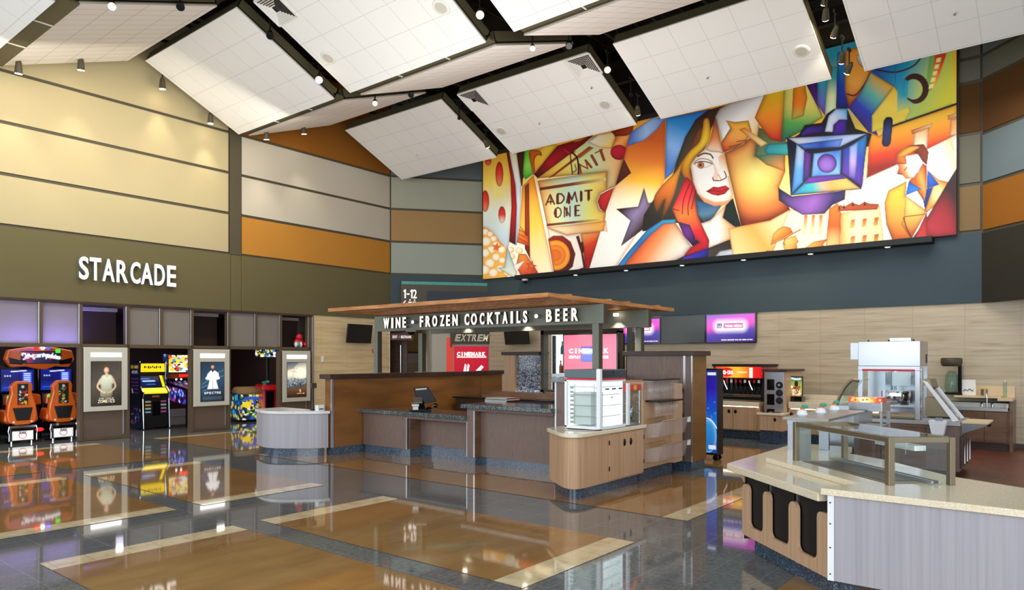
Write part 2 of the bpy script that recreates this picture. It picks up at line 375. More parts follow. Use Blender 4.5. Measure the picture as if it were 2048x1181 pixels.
mat('bronze_frame', '#5b4c3b', rough=0.4); mat('taupe_panel', '#645549', rough=0.4, var=0.1); mat('arcade_dark', '#2b1810', rough=0.7)
mat('vent_grey', '#9a958e', rough=.5)
m_, nt_, b_p = _new('frosted_pane'); tl = nt_.nodes.new('ShaderNodeBsdfTranslucent'); tl.inputs[0].default_value = (*lin('#b0aaa4'), 1); mx_ = nt_.nodes.new('ShaderNodeMixShader'); mx_.inputs[0].default_value = .45
b_p.inputs['Base Color'].default_value = (*lin('#a09a92'), 1); b_p.inputs['Roughness'].default_value = .4; nt_.links.new(b_p.outputs[0], mx_.inputs[1]); nt_.links.new(tl.outputs[0], mx_.inputs[2])
nt_.links.new(mx_.outputs[0], [n for n in nt_.nodes if n.type == 'OUTPUT_MATERIAL'][0].inputs['Surface'])
mat('aluminium', '#c9ccd2', rough=0.28, metal=0.9, var=0.03); mat('steel', '#b9bdc4', rough=0.22, metal=1.0, var=0.05); mat('steel_satin', '#a9a8a4', rough=0.38, metal=0.9, var=0.05)
mat('steel_warm', '#8f816a', rough=0.35, metal=0.85); mat('chrome', '#e6e6ea', rough=0.06, metal=1.0, var=0)
mat('olive_metal', '#71766a', rough=0.45); mat('olive_metal_dark', '#47402f', rough=0.45)
mat('white_letter', '#f4f1ea', rough=0.4, emit='#fff4ea', es=0.9); mat('letter_return', '#7d8790', rough=0.4, metal=0.3)
mat('white_gloss', '#eceef0', rough=0.2); mat('white_matte', '#e8e6e0', rough=0.6); mat('black_gloss', '#0c0c0f', rough=0.12); mat('black_matte', '#141416', rough=0.5, var=0.02)
mat('void_black', '#08090b', rough=0.5, var=0); mat('well_dark', '#1a222b', rough=0.35); mat('screen_off', '#14161a', rough=0.08, var=0); mat('screen_grey', '#39403e', rough=0.2)
def clear(name, tint, haze=0.0, gl=0.5, rough=0.02, hcol='#ffffff'):
    m, nt, b = _new(name); N = nt.nodes; L = nt.links; N.remove(b); out = [n for n in N if n.type == 'OUTPUT_MATERIAL'][0]
    t = N.new('ShaderNodeBsdfTransparent'); t.inputs[0].default_value = (*lin(tint), 1)
    g_ = N.new('ShaderNodeBsdfGlossy'); g_.inputs['Roughness'].default_value = rough
    fc = N.new('ShaderNodeLayerWeight'); fc.inputs['Blend'].default_value = .5; pw_ = N.new('ShaderNodeMath'); pw_.operation = 'POWER'; pw_.inputs[1].default_value = 4.0
    lw = N.new('ShaderNodeMath'); lw.operation = 'MULTIPLY_ADD'; lw.inputs[1].default_value = gl; lw.inputs[2].default_value = .045; L.new(fc.outputs['Facing'], pw_.inputs[0]); L.new(pw_.outputs[0], lw.inputs[0]); mx = N.new('ShaderNodeMixShader')
    L.new(lw.outputs[0], mx.inputs[0]); L.new(t.outputs[0], mx.inputs[1]); L.new(g_.outputs[0], mx.inputs[2]); last = mx
    if haze:
        d_ = N.new('ShaderNodeBsdfDiffuse'); d_.inputs[0].default_value = (*lin(hcol), 1); m2 = N.new('ShaderNodeMixShader'); m2.inputs[0].default_value = haze
        L.new(mx.outputs[0], m2.inputs[1]); L.new(d_.outputs[0], m2.inputs[2]); last = m2
    L.new(last.outputs[0], out.inputs['Surface'])
clear('glass', '#f4fafa', 0.0, 0.4); clear('glass_green', '#d4ece4', 0.03, 0.45); clear('acrylic', '#fbf8f6', 0.07, 0.5, 0.05)
mat('orange_shell', '#d9641a', rough=0.2, coat=0.6); mat('orange_dark', '#8d3b0d', rough=0.3); mat('red_gloss', '#c41420', rough=0.2, coat=0.4); mat('red_trim', '#cf2436', rough=0.3)
mat('lamp_glow', '#ffffff', emit='#ffe9c2', es=30.0, var=0); mat('case_light', '#ffffff', emit='#f4fbff', es=0.75, var=0); mat('strip_light', '#ffffff', emit='#ffffff', es=2.2, var=0)
mat('downlight_glow', '#ffffff', emit='#fff1d6', es=6.0, var=0); mat('green_glow', '#20d020', emit='#30e030', es=1.5, var=0); mat('red_glow', '#e02020', emit='#ff1818', es=1.5, var=0); mat('blue_glow', '#3040ff', emit='#3346ff', es=2.0, var=0); mat('white_glow', '#ffffff', emit='#ffffff', es=2.5, var=0)
mat('yellow_marquee', '#f0cd18', rough=0.4, emit='#f3d21c', es=0.8, var=0); mat('poster_frame', '#c6c4b8', rough=0.4, var=0.03)
mat('amber_sign', '#8a1410', rough=0.3, emit='#ff4a20', es=0.6); mat('exit_sign', '#4a130c', rough=0.4); mat('beige_board', '#d9bf97', rough=0.5); mat('teal_tile', '#4aa39a', rough=0.25)
mat('cardboard', '#e9e4dc', rough=0.7); mat('green_leaf', '#3fa08a', rough=0.5); mat('orange_label', '#e07a2c', rough=0.5); mat('gold_emblem', '#e0a51a', rough=0.4)
streaky('wood_light', [(0.25, '#b08c6c'), (0.5, '#c39d7a'), (0.75, '#cfab89')], (60, 60, 0.9), 0.38, detail=3, nscale=0.8)
streaky('wood_daylit', [(0.2, '#96929a'), (0.5, '#a6a2a8'), (0.8, '#b2adb0')], (42, 42, 0.6), 0.4, detail=4, nscale=0.8)  # same pale laminate, with the grey cast of daylight put into its colour
streaky('wood_brown', [(0.3, '#5a3f2e'), (0.5, '#6d4e3a'), (0.7, '#785742')], (2.5, 2.5, 9), 0.33, detail=4)
streaky('wood_amber', [(0.25, '#6e4722'), (0.5, '#83572a'), (0.75, '#8f6130')], (1.0, 1.0, 5), 0.3, detail=3, dist=0.3)
streaky('wood_dark', [(0.3, '#33231c'), (0.7, '#473228')], (3, 3, 12), 0.4)
streaky('laminate_taupe', [(0.25, '#6c584e'), (0.5, '#735f55'), (0.75, '#7a655a')], (30, 30, 6), 0.4, detail=3)
mat('slat_lit_tint', '#ead6b8', .5); streaky('slat_wood', [(0.3, '#9a5f2c'), (0.5, '#b87a40'), (0.75, '#c8905a')], (3, 3, 30), 0.5)
speckle('granite_dark', [(0, '#22282c'), (0.25, '#3e4a4e'), (0.55, '#5a6668'), (0.8, '#7f8a88'), (0.93, '#a8b0ac')], 130, 0.12, 0.3)
speckle('plinth_stone', [(0, '#2d3a48'), (0.35, '#3a4a5c'), (0.7, '#4b5c70'), (0.92, '#75869a')], 110, 0.12, 0.3)
speckle('quartz_cream', [(0, '#dccba8'), (0.3, '#e6d7ba'), (0.7, '#ecdfc6'), (0.93, '#f6eedd')], 220, 0.14, 0.25)
speckle('quartz_white', [(0, '#c3c3c0'), (0.2, '#dcdcda'), (0.6, '#e8e8e4'), (0.95, '#9ea0a0')], 240, 0.25)
speckle('glitter', [(0, '#2c3448'), (0.2, '#50607c'), (0.4, '#8092a0'), (0.55, '#a8a49a'), (0.68, '#3c4468'), (0.8, '#c9ccd0'), (0.92, '#7a6a80')], 42, 0.2, 0.5)
art_mat('art_print', 0.45, 0.0); art_mat('art_lit', 0.4, 0.55); art_mat('art_screen', 0.2, 1.0, base=0); art_mat('mural_print_glow', 0.6, 0.2)  # the mural print glows faintly by itself to look brightly lit
# ---- planes of the room
A_L = math.radians(1.15); LW = Plane((5.0, 17.40), A_L)
MX = 17.85
s0, _ = LW.hit(780, 500); C1 = LW.pt(s0, 0, 0)[:2]
d = ray(966); C2 = (MX, d[1] / d[0] * MX)
CH = Plane(C1, math.atan2(C2[1] - C1[1], C2[0] - C1[0]))
MW = Plane((MX, 0.0), -PI / 2)               # s runs toward -Y
d = ray(1965); C3 = (MX, d[1] / d[0] * MX); CR = Plane(C3, math.radians(46 - 180))
LCH = math.hypot(C2[0] - C1[0], C2[1] - C1[1])
WT = 10.6
# ---- floor: polished stone laid in a grid of brown fields, grey bands and cream strips
fl = MB()
fl.box(-7, 25, -9, 24.5, -0.1, -0.004, 0)
def patch(x0, x1, y0, y1, m, z=0.0): fl.quad((x0, y0, z), (x1, y0, z), (x1, y1, z), (x0, y1, z), m)
for x0, x1 in ((-3.4, -1.2), (-0.7, 0.9), (2.28, 4.15), (4.48, 6.32), (7.52, 10.45), (11.6, 14.5)):
    for (y0, y1, lo, hi) in ((-1.3, 1.9, 0, 0), (3.82, 7.02, 1, 1), (8.93, 12.12, 1, 1), (13.2, 16.5, 0, 1)):
        if x0 > 7 and 2 < y0 < 13:
            if y0 < 5: patch(x0, x1, 3.82, 12.12, 1); patch(x0, x1, 3.51, 3.82, 2); patch(x0, x1, 12.12, 12.43, 2)
            continue
        patch(x0, x1, y0, y1, 1)
        if lo: patch(x0, x1, y0 - 0.31, y0, 2)
        if hi: patch(x0, x1, y1, y1 + 0.31, 2)
patch(9.0, 17.85, -9, 2.35, 3, 0.002)
tag(fl.build('floor', ['floor_grey', 'floor_brown', 'floor_cream', 'floor_quarry']), kind='structure')
# ---- walls
def wall(name, pl, s0, s1, z0, z1, m, th=0.15):
    r = thing(name, None, None, (pl.o[0], pl.o[1], 0), pl.a, kind='structure')
    b = MB(); b.box(s0, s1, 0, th, z0, z1); b.build('wall_core', m, r, world=False); return r
def panel(r, name, s0, s1, z0, z1, m, pr=0.03, y1=0.0):
    b = MB(); b.box(s0, s1, -pr, y1, z0, z1); return b.build(name, m, r, world=False, bevel=0.004)
HL = [4.62, 5.68, 6.75, 7.82]
sp0 = LW.hit(458, 400)[0]; sp1 = LW.hit(480, 400)[0]; sT = LW.hit(622, 700)[0]
wl = wall('wall_left', LW, -8, s0, 3.13, WT, 'olive_trim')
g = 0.035
rows = [(4.62, 5.68), (5.68, 6.75), (6.75, 7.82), (7.82, WT)]
for z0, z1 in rows: panel(wl, 'wall_panel', -8, sp0 - g, z0 + g, z1 - g, 'khaki_panel')
for (z0, z1), m in zip(rows, ('ochre_panel', 'cream_panel', 'cream_panel', 'ochre_dark')): panel(wl, 'wall_panel', sp1 + g, s0 - g, z0 + g, z1 - g, m)
panel(wl, 'pilaster', sp0, sp1, 4.6, WT, 'olive_trim', 0.05)
sa, sb = LW.hit(460, 560)[0], LW.hit(481, 560)[0]
for a, b_ in ((-8, sa - 0.006), (sa + 0.006, sb - 0.006), (sb + 0.006, s0)): panel(wl, 'wall_band', a, b_, 3.13, 4.6, 'olive_band', 0.035)
# travertine stretch of the left wall beside the arcade, with the corridor opening cut after it
sO = LW.hit(776, 700)[0]
wt = wall('wall_left_stone', LW, sT + 0.1, sO, 0, 3.13, 'travertine_left', 0.3)
wc = wall('wall_back_left', CH, 0, LCH, 3.05, WT, 'olive_trim')
for (z0, z1), m in zip(rows, ('pale_sage', 'tan_panel', 'sage_panel', 'slate_panel')): panel(wc, 'wall_panel', g, LCH - g, z0 + g, z1 - g, m)
panel(wc, 'wall_band', 0, LCH, 3.05, 4.6, 'slate_band', 0.03)
YT = -C2[1]; YR = -C3[1]
wb = wall('wall_back', MW, YT - 0.0, YR, 3.03, WT, 'olive_trim')
panel(wb, 'wall_band', YT, YR, 3.03, 4.52, 'slate_band', 0.03)
ym = MW.hit(1915, 300)[0]
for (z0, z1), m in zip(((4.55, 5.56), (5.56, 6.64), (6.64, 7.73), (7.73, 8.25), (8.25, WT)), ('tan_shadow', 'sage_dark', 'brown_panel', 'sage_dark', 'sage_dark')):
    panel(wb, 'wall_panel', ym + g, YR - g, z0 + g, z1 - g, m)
ws = wall('wall_back_stone', MW, MW.hit(979, 700)[0], 9, 0, 3.4, 'travertine', 0.2)
panel(ws, 'base_strip', MW.hit(979, 700)[0], 9, 0, 0.1, 'olive_trim', 0.012)
wr = wall('wall_right', CR, 0, 9, 3.03, WT, 'olive_trim')
def panel_r(z0, z1, m): panel(wr, 'wall_panel', g, 9, z0, z1, m)
for (z0, z1), m in zip(((4.53, 5.54), (5.54, 6.6), (6.6, 7.73), (7.73, 8.25), (8.25, WT)), ('ochre_dark', 'slate_panel', 'brown_panel', 'sage_dark', 'slate_panel')): panel_r(z0 + g, z1 - g, m)
panel(wr, 'wall_band', 0, 9, 3.03, 4.5, 'dark_band')
# ---- folded ceiling: sloping tiled clouds in bays, open black deck above
BAYS = [(13.02, 17.0), (8.52, 12.45), (4.02, 7.86), (-0.5, 3.39)]
FOLDS = [(1.95, 8.75, 4.27, 7.66, 0), (4.63, 7.78, 7.05, 8.67, 1), (7.44, 8.80, 9.79, 7.66, 0), (10.08, 7.70, 12.64, 8.63, 1), (13.18, 8.62, 15.42, 7.60, 0)]
ceil = thing('ceiling', None, None, (0, 0, 0), kind='structure')
b = MB(); b.box(-1, 21, -6, 22, WT - 0.1, WT); b.build('roof_deck', 'deck_black', ceil)
b = MB()
for k in range(16):
    y = -1.0 + k * 1.22
    for z in (9.55, 10.3): b.box(-1, 18, y - 0.03, y + 0.03, z - 0.03, z + 0.03)
    for i in range(20): b.cyl((i * 0.95 - 1, y, 9.55 if i % 2 else 10.3), (i * 0.95 - 0.05, y, 10.3 if i % 2 else 9.55), 0.018, 5)
for x in (6.2, 12.9, 16.5): b.box(x - 0.08, x + 0.08, -2, 17.4, 9.2, 9.55)
b.build('roof_joists', 'steel_joist', ceil)
clouds = {}
for fi, (x0, z0, x1, z1, up) in enumerate(FOLDS):
    L_ = math.hypot(x1 - x0, z1 - z0); ang = -math.atan2(z1 - z0, x1 - x0)
    for bi, (y0, y1) in enumerate(BAYS):
        M = Matrix.Translation((x0, y0, z0)) @ Matrix.Rotation(ang, 4, 'Y')
        b = MB(); b.box(0, L_, 0, y1 - y0, 0, 0.03)
        o = b.build('ceiling_panel', 'ceiling_tile_plank' if up else 'ceiling_tile', ceil, world=False); o.matrix_local = M
        b = MB()
        for a in ((0.0, 0.02, 0, y1 - y0), (L_ - 0.02, L_, 0, y1 - y0), (0, L_, 0, 0.02), (0, L_, y1 - y0 - 0.02, y1 - y0)): b.box(*a, 0.03, 0.26)
        b.box(0, L_, 0, y1 - y0, 0.05, 0.07)
        o2 = b.build('fascia', 'olive_fascia', o, world=False)
        clouds[fi, bi] = M
for x0, x1 in ((4.27, 4.63), (9.79, 10.08)):
    for y0, y1 in BAYS:
        b = MB(); b.box(x0 - 0.01, x1 + 0.01, y0, y1, 7.76, 7.8); o = b.build('valley_trough', 'olive_fascia', ceil)
        b = MB()
        for f in (0.3, 0.65): b.box(x0, x1, y0 + (y1 - y0) * f - 0.015, y0 + (y1 - y0) * f + 0.015, 7.745, 7.76)
        b.build('crossbar', 'white_trim', o)
b = MB(); b.box(17.25, 17.6, 5.3, 15.4, 8.5, 9.7); b.build('gap_darkener', 'deck_black', ceil)  # black box added to keep the gap above the mural dark
duct = thing('air_duct', 'big round dark air duct above the ridge gap at top left', 'duct', (7.2, 13.5, 9.25))
b = MB(); b.cyl((7.2, 11.6, 9.25), (7.2, 16.8, 9.25), 0.3, 24); b.build('duct_run', 'duct_dark', duct, smooth=True)
b = MB()
for y in (11.8, 13.0, 14.2, 15.4): b.cyl((7.2, y, 9.25), (7.2, y + 0.05, 9.25), 0.315, 24)
b.build('joint_ring', 'olive_trim', duct)
b = MB(); pts = [(12.6, 8.6, 9.6), (12.85, 8.4, 9.2), (12.95, 8.2, 8.95), (13.0, 8.0, 9.2), (13.1, 7.6, 9.6)]
for i in range(4):
    p = Vector(pts[i]); q = Vector(pts[i + 1])
    for k in range(6): b.cyl(p.lerp(q, k / 6), p.lerp(q, (k + 0.95) / 6), 0.17 + 0.012 * (k % 2), 14)
tag(b.build('flexible_duct', 'duct_dark', smooth=True), 'crumpled flexible duct hanging in the black gap above the middle panel', 'duct')
b = MB(); pts = [(12.9, 11.9, 9.3), (12.95, 11.4, 9.05), (12.95, 10.9, 9.05), (12.9, 10.4, 9.3)]
for i in range(3):
    p = Vector(pts[i]); q = Vector(pts[i + 1])
    for k in range(6): b.cyl(p.lerp(q, k / 6), p.lerp(q, (k + 0.95) / 6), 0.17 + 0.012 * (k % 2), 14)
tag(b.build('flexible_duct', 'duct_dark', smooth=True), 'flexible duct in the gap behind the panel with two square vents', 'duct')
# fittings set into the clouds
def on_cloud(fi, bi, px, py):
    """where the sight line meets the underside of a cloud"""
    M = clouds[fi, bi]; Mi = M.inverted(); d = ray(px)
    o = Mi @ Vector((0, 0, EYE)); r = (Mi.to_3x3() @ Vector((d[0], d[1], (HOR - py) / FP)))
    t = -o.z / r.z; p = o + r * t; return M, p.x, p.y
def fitting(name, label, cat, fi, bi, px, py, group=None):
    M, u, v = on_cloud(fi, bi, px, py)
    t = thing(name, label, cat, group=group); t.matrix_world = M @ Matrix.Translation((u, v, 0)); WM[t.name] = t.matrix_world.copy(); return t
def vent(label, fi, bi, px, py, w=0.62):
    t = fitting('ceiling_vent', label, 'vent', fi, bi, px, py, 'square ceiling vents')
    b = MB()
    for s in (-1, 1):
        b.box(s * w / 2 - 0.02, s * w / 2 + 0.02, -w / 2, w / 2, -0.015, 0.0); b.box(-w / 2, w / 2, s * w / 2 - 0.02, s * w / 2 + 0.02, -0.015, 0)
    b.build('frame', 'white_matte', t, world=False)
    b = MB(); b.box(-w / 2, w / 2, -w / 2, w / 2, -0.004, -0.001); b.build('dark_throat', 'black_matte', t, world=False)
    b = MB()
    for k in range(1, 7):
        r = w / 2 * (1 - k / 7.5)
        for q in ((-r, -r, r, -r), (r, -r, r, r), (r, r, -r, r), (-r, r, -r, -r)):
            x0, y0, x1, y1 = q; k2 = 1 + 0.034 / r
            b.quad((x0, y0, -0.006), (x1, y1, -0.006), (x1 * k2, y1 * k2, -0.03), (x0 * k2, y0 * k2, -0.03))
    b.build('louvre', 'white_matte', t, world=False)
vent('square louvred vent at the top edge between the first two diagonal gaps', 2, 1, 552, 18)
vent('square louvred vent in the near corner of the middle panel, beside the starry spotlight', 4, 1, 1168, 133)
vent('square louvred vent in the far upper corner of the middle panel', 4, 1, 948, 200)
def speaker(label, fi, bi, px, py):
    t = fitting('ceiling_speaker', label, 'speaker', fi, bi, px, py, 'round ceiling speakers')
    b = MB(); b.lathe([(0.12, -0.012), (0.155, -0.012), (0.165, 0)], n=28); b.build('rim', 'white_matte', t, world=False, smooth=True)
    b = MB(); b.lathe([(0.0, -0.017), (0.11, -0.016), (0.12, -0.01)], n=28); b.build('grille', 'poster_frame', t, world=False)
speaker('round speaker near the top edge left of the centre spotlight', 2, 1, 882, 15)
speaker('round speaker in the panel between the two left diagonal gaps', 2, 1, 656, 116)
speaker('round speaker at the lower right of the middle panel', 4, 1, 1210, 209)
speaker('round speaker just above the left end of the mural', 4, 1, 1002, 262)
speaker('round speaker in the big panel left of the row of track lights', 4, 2, 1603, 102)
def detector(label, fi, bi, px, py, r=0.035):
    t = fitting('sprinkler_head', label, 'sprinkler', fi, bi, px, py)
    b = MB(); b.lathe([(r, -0.008), (r * 1.05, 0)], n=16); b.build('plate', 'white_matte', t, world=False)
    b = MB(); b.cyl((0, 0, -0.05), (0, 0, 0), 0.012, 8); b.cyl((0, 0, -0.055), (0, 0, -0.05), 0.022, 10); b.build('deflector', 'aluminium', t, world=False)
for l, f, k, x, y in (('small sprinkler head low on the panel over the back left corner', 4, 0, 835, 308), ('small sprinkler head in the centre of the middle panel', 4, 1, 1080, 245), ('sprinkler with round white plate below the near square vent', 4, 1, 1184, 173),
                      ('sprinkler head in the centre of the big panel above the mural woman', 4, 2, 1416, 153), ('sprinkler head in the rightmost ceiling panel', 4, 3, 1910, 25)): detector(l, f, k, x, y, 0.05 if y == 173 else 0.03)
# ---- track spotlights
def spot(px, py, x=None, y=None, lit=True, label='', aim=None, power=0, sz=1.0, arm=0.35):
    d = ray(px); t = (y / d[1]) if y is not None else x / d[0]
    c = Vector((d[0] * t, d[1] * t, EYE + (HOR - py) / FP * t))
    r = thing('spotlight', label, 'spotlight', tuple(c), group='lit track spotlights' if lit else 'unlit track spotlights')
    a = Vector(aim) - c if aim is not None else Vector((-d[0], -d[1], -0.9)); a.normalize(); R_ = 0.075 * sz
    b = MB(); b.cyl(c - a * 0.2 * sz, c, R_ * 0.75, 16, R_, cap=True); b.cyl(c - a * 0.26 * sz, c - a * 0.2 * sz, R_ * 0.45, 16, R_ * 0.75)
    b.build('housing', 'black_matte' if not lit else 'olive_metal_dark', r, smooth=False)
    b = MB(); b.cyl(c + a * 0.001, c + a * 0.012, R_ * 0.85, 20); b.build('lens', 'lamp_glow' if lit else 'screen_off', r)
    b = MB(); q = c - a * 0.12 * sz
    b.box(q.x - 0.012, q.x + 0.012, q.y - 0.012, q.y + 0.012, q.z, q.z + arm); b.box(q.x - 0.09, q.x + 0.09, q.y - 0.02, q.y + 0.02, q.z + arm, q.z + arm + 0.04)
    b.build('mounting_arm', 'black_matte', r)
    if lit and power:
        l = bpy.data.lights.new('spotlight_beam', 'SPOT'); l.energy = power; l.color = (1, 0.86, 0.62); l.spot_size = 1.05; l.spot_blend = 1.0; l.shadow_soft_size = 0.06
        o = bpy.data.objects.new('spotlight_beam', l); COL.objects.link(o); o.location = c + a * 0.03; o.rotation_euler = a.to_track_quat('-Z', 'Y').to_euler(); 
        o['kind'] = 'structure'
def wall_aim(px, y): dd = ray(px); return (dd[0] / dd[1] * 17.5, 17.5, y)
PW = 70
spot(37, 147, y=16.75, label='lit spotlight at far left, lowest on the khaki wall', aim=wall_aim(30, 4.4), power=PW)
spot(162, 140, y=16.75, label='lit spotlight second from the far left, under the plank panel', aim=wall_aim(165, 4.4), power=PW)
spot(325, 178, y=17.1, label='lit spotlight under the descending panel edge above the arcade wall', aim=wall_aim(330, 4.2), power=PW)
spot(421, 247, y=17.1, label='lit spotlight just left of the olive pilaster on the left wall', aim=wall_aim(420, 4.2), power=PW)
spot(533, 279, y=16.8, label='lit spotlight just right of the olive pilaster', aim=wall_aim(540, 4.2), power=PW)
spot(608, 268, y=16.8, label='lit spotlight beside the brown gable of the left wall', aim=wall_aim(640, 4.2), power=PW)
spot(224, 13, y=12.75, label='lit spotlight at the top left between two ceiling panels', sz=0.9)
spot(638, 160, y=12.72, label='bright spotlight in the long diagonal gap left of centre', sz=1.1)
spot(960, 30, y=8.2, label='bright spotlight at top centre in the second diagonal gap', sz=1.0)
spot(1065, 97, y=8.15, label='small lit spotlight hanging under the long plank strip', sz=0.7)
spot(750, 207, y=12.7, label='small lit spotlight below the plank strip left of centre', sz=0.8)
spot(975, 293, y=12.7, label='lit spotlight at the upper left corner of the mural', aim=(17.8, 13.5, 5.5), power=260, sz=0.9)
spot(1215, 140, y=8.2, label='bright spotlight right of the near square vent', sz=1.0)
spot(1276, 228, y=8.2, label='lit spotlight at the lower end of the gap above the mural star', aim=(17.8, 9.5, 5.5), power=260, sz=0.9)
for px, py, a, l in ((1648, 8, 1, 'topmost spotlight of the row at the right gap'), (1651, 38, 0, 'second spotlight from the top in the right gap'), (1667, 73, 1, 'large bright spotlight in the middle of the right gap'), (1683, 124, 0, 'spotlight turned aside above the lowest one in the right gap'), (1694, 146, 1, 'lowest spotlight of the right gap in front of the mural')):
    spot(px, py, y=3.7 if a else 3.5, label=l, sz=0.85, power=200 if a else 0, aim=(17.8, 5.0 + a, 5.0))
spot(361, 14, y=12.8, lit=False, label='dark spotlight at the top, right of the first lit one'); spot(540, 72, y=12.75, lit=False, label='dark spotlight inside the first diagonal gap')
spot(822, 190, y=12.7, lit=False, label='dark spotlight at the end of the left plank strip'); spot(1138, 92, y=8.2, lit=False, label='dark spotlight at the end of the centre plank strip')
spot(918, 237, y=12.75, lit=False, label='dark spotlight beside the far square vent', sz=0.6); spot(1262, 190, y=8.2, lit=False, label='dark spotlight between two lit ones left of the big panel', sz=0.6)
# ---- the mural
MP = MX - 0.14
MUR = Plane((MP, 0.0), -PI / 2)
yL, yR = -MUR.hit(966, 400)[0], -MUR.hit(1913, 400)[0]; zB, zT = 4.5, 9.2
NX, NY = 900, 400
gy = np.linspace(yL, yR, NX); gz = np.linspace(zT, zB, NY); GY, GZ = np.meshgrid(gy, gz)
tt = MP * FW[0] + GY * FW[1]; ll = MP * RT[0] + GY * RT[1]
A = Art(0, 0, NX, '#f3ead8', XY=(1024 + FP * ll / tt, HOR - FP * (GZ - EYE) / tt), ny=NY); A.px = 1.0
def TA(p): return [(960 + x / 3.691, 240 + y / 3.691) for x, y in p]
def TB(p): return [(1220 + x / 3.192, 180 + y / 3.192) for x, y in p]
def TC(p): return [(1540 + x / 2.7475, 90 + y / 2.7475) for x, y in p]
def T0(p): return p
def q(T, pts, c, g=None, edge=None, ew=14, sm=False, a=1.0, es=0.85):
    A.T = T; A.k = {TA: 1 / 3.691, TB: 1 / 3.192, TC: 1 / 2.7475, T0: 1}[T]; A.poly(pts, c, g, edge, ew, sm, a, es)
def ql(T, pts, w, c, sm=False, a=1.0, soft=0):
    A.T = T; A.k = {TA: 1 / 3.691, TB: 1 / 3.192, TC: 1 / 2.7475, T0: 1}[T]; A.line(pts, w, c, sm, a, soft)
def qe(T, cx, cy, rx, ry, c, g=None, edge=None, ew=14, a=1.0, rot=0.0, es=0.85):
    A.T = T; A.k = {TA: 1 / 3.691, TB: 1 / 3.192, TC: 1 / 2.7475, T0: 1}[T]; A.ell(cx, cy, rx, ry, c, g, edge, ew, a, rot, es=es)
DK = '#2a0f08'; RD = '#5a120a'
# base washes
q(T0, [(960, 60), (1330, 60), (1330, 560), (960, 580)], ['#f0a030', '#f6c23a', '#faf3e6'], ((1000, 240), (1000, 420)))
q(T0, [(1330, 60), (1660, 60), (1660, 560), (1330, 560)], ['#e08a30', '#f6c23a', '#f2e8d8'], ((1400, 150), (1450, 520)))
q(T0, [(1650, 60), (1925, 60), (1925, 520), (1650, 520)], ['#2a8aa0', '#d8b030', '#f4ecda'], ((1700, 110), (1750, 420)))
# film reel and left strips
q(TA, [(0, 150), (200, 150), (225, 400), (248, 600), (215, 925), (190, 960), (90, 830), (0, 780)], ['#f2b02c', '#f6d05a', '#e6ecd8', '#b8d4e6'], ((60, 250), (150, 900)), '#c8781c', 10)
q(TA, [(90, 440), (190, 552), (110, 590)], '#f6e07a', a=0.7)
for cx, cy, rx, ry in ((143, 400, 29, 92), (60, 305, 24, 32), (38, 600, 30, 80)): qe(TA, cx, cy, rx, ry, ['#c81c1c', '#e8402a', '#f09060'], ((cx, cy - ry), (cx, cy + ry)), DK, 7)
qe(TA, 162, 700, 27, 62, ['#c81c1c', '#e0402a', '#f4e8e0'], ((160, 640), (160, 765)), DK, 5)
q(TA, [(185, 180), (215, 230), (262, 480), (272, 650), (262, 925), (215, 900), (232, 650), (225, 420)], ['#7a0c10', '#d01c20', '#c81820', '#3a0c10'], ((200, 200), (240, 920)), DK, 12)
q(TA, [(215, 240), (270, 250), (303, 480), (298, 650), (272, 930), (262, 925), (272, 650), (262, 480)], ['#f4e8c0', '#e8f0f8', '#8ab8e8'], ((240, 260), (280, 920)), '#50607a', 5)
q(TA, [(270, 245), (335, 225), (320, 480), (305, 490)], '#4a2410', edge=DK, ew=10)
q(TA, [(328, 225), (370, 215), (394, 400), (335, 442), (316, 400)], ['#5ac02a', '#90dc50', '#48a028'], ((330, 240), (360, 430)), '#1a4a10', 8)
q(TA, [(318, 430), (338, 445), (313, 490)], '#f0e040')
q(TA, [(365, 225), (440, 215), (470, 190), (570, 180), (455, 340), (395, 398)], ['#f8d040', '#f0a428'], ((480, 190), (400, 390)), '#7a2a10', 9)
q(TA, [(362, 235), (440, 228), (456, 265), (425, 262), (402, 300), (408, 395), (392, 392)], '#d0601c', edge=RD, ew=8, sm=True)
q(TA, [(313, 490), (395, 405), (545, 1140), (430, 1145), (370, 1030), (290, 780)], ['#f0921e', '#f8c850', '#fbeec8'], ((330, 450), (470, 1120)), '#a05014', 8)
q(TA, [(330, 490), (362, 462), (370, 1030), (330, 950)], ['#8a3c14', '#a0341c', '#581018'], ((340, 480), (350, 1020)), RD, 9)
q(TA, [(292, 780), (330, 820), (334, 850), (356, 862), (362, 900), (366, 935), (272, 905)], ['#f8b440', '#e87828', '#c03018'], ((300, 780), (320, 935)), RD, 6)
for k in range(3): ql(TA, [(288, 812 + k * 32), (358, 848 + k * 32)], 5, '#8a2a12')
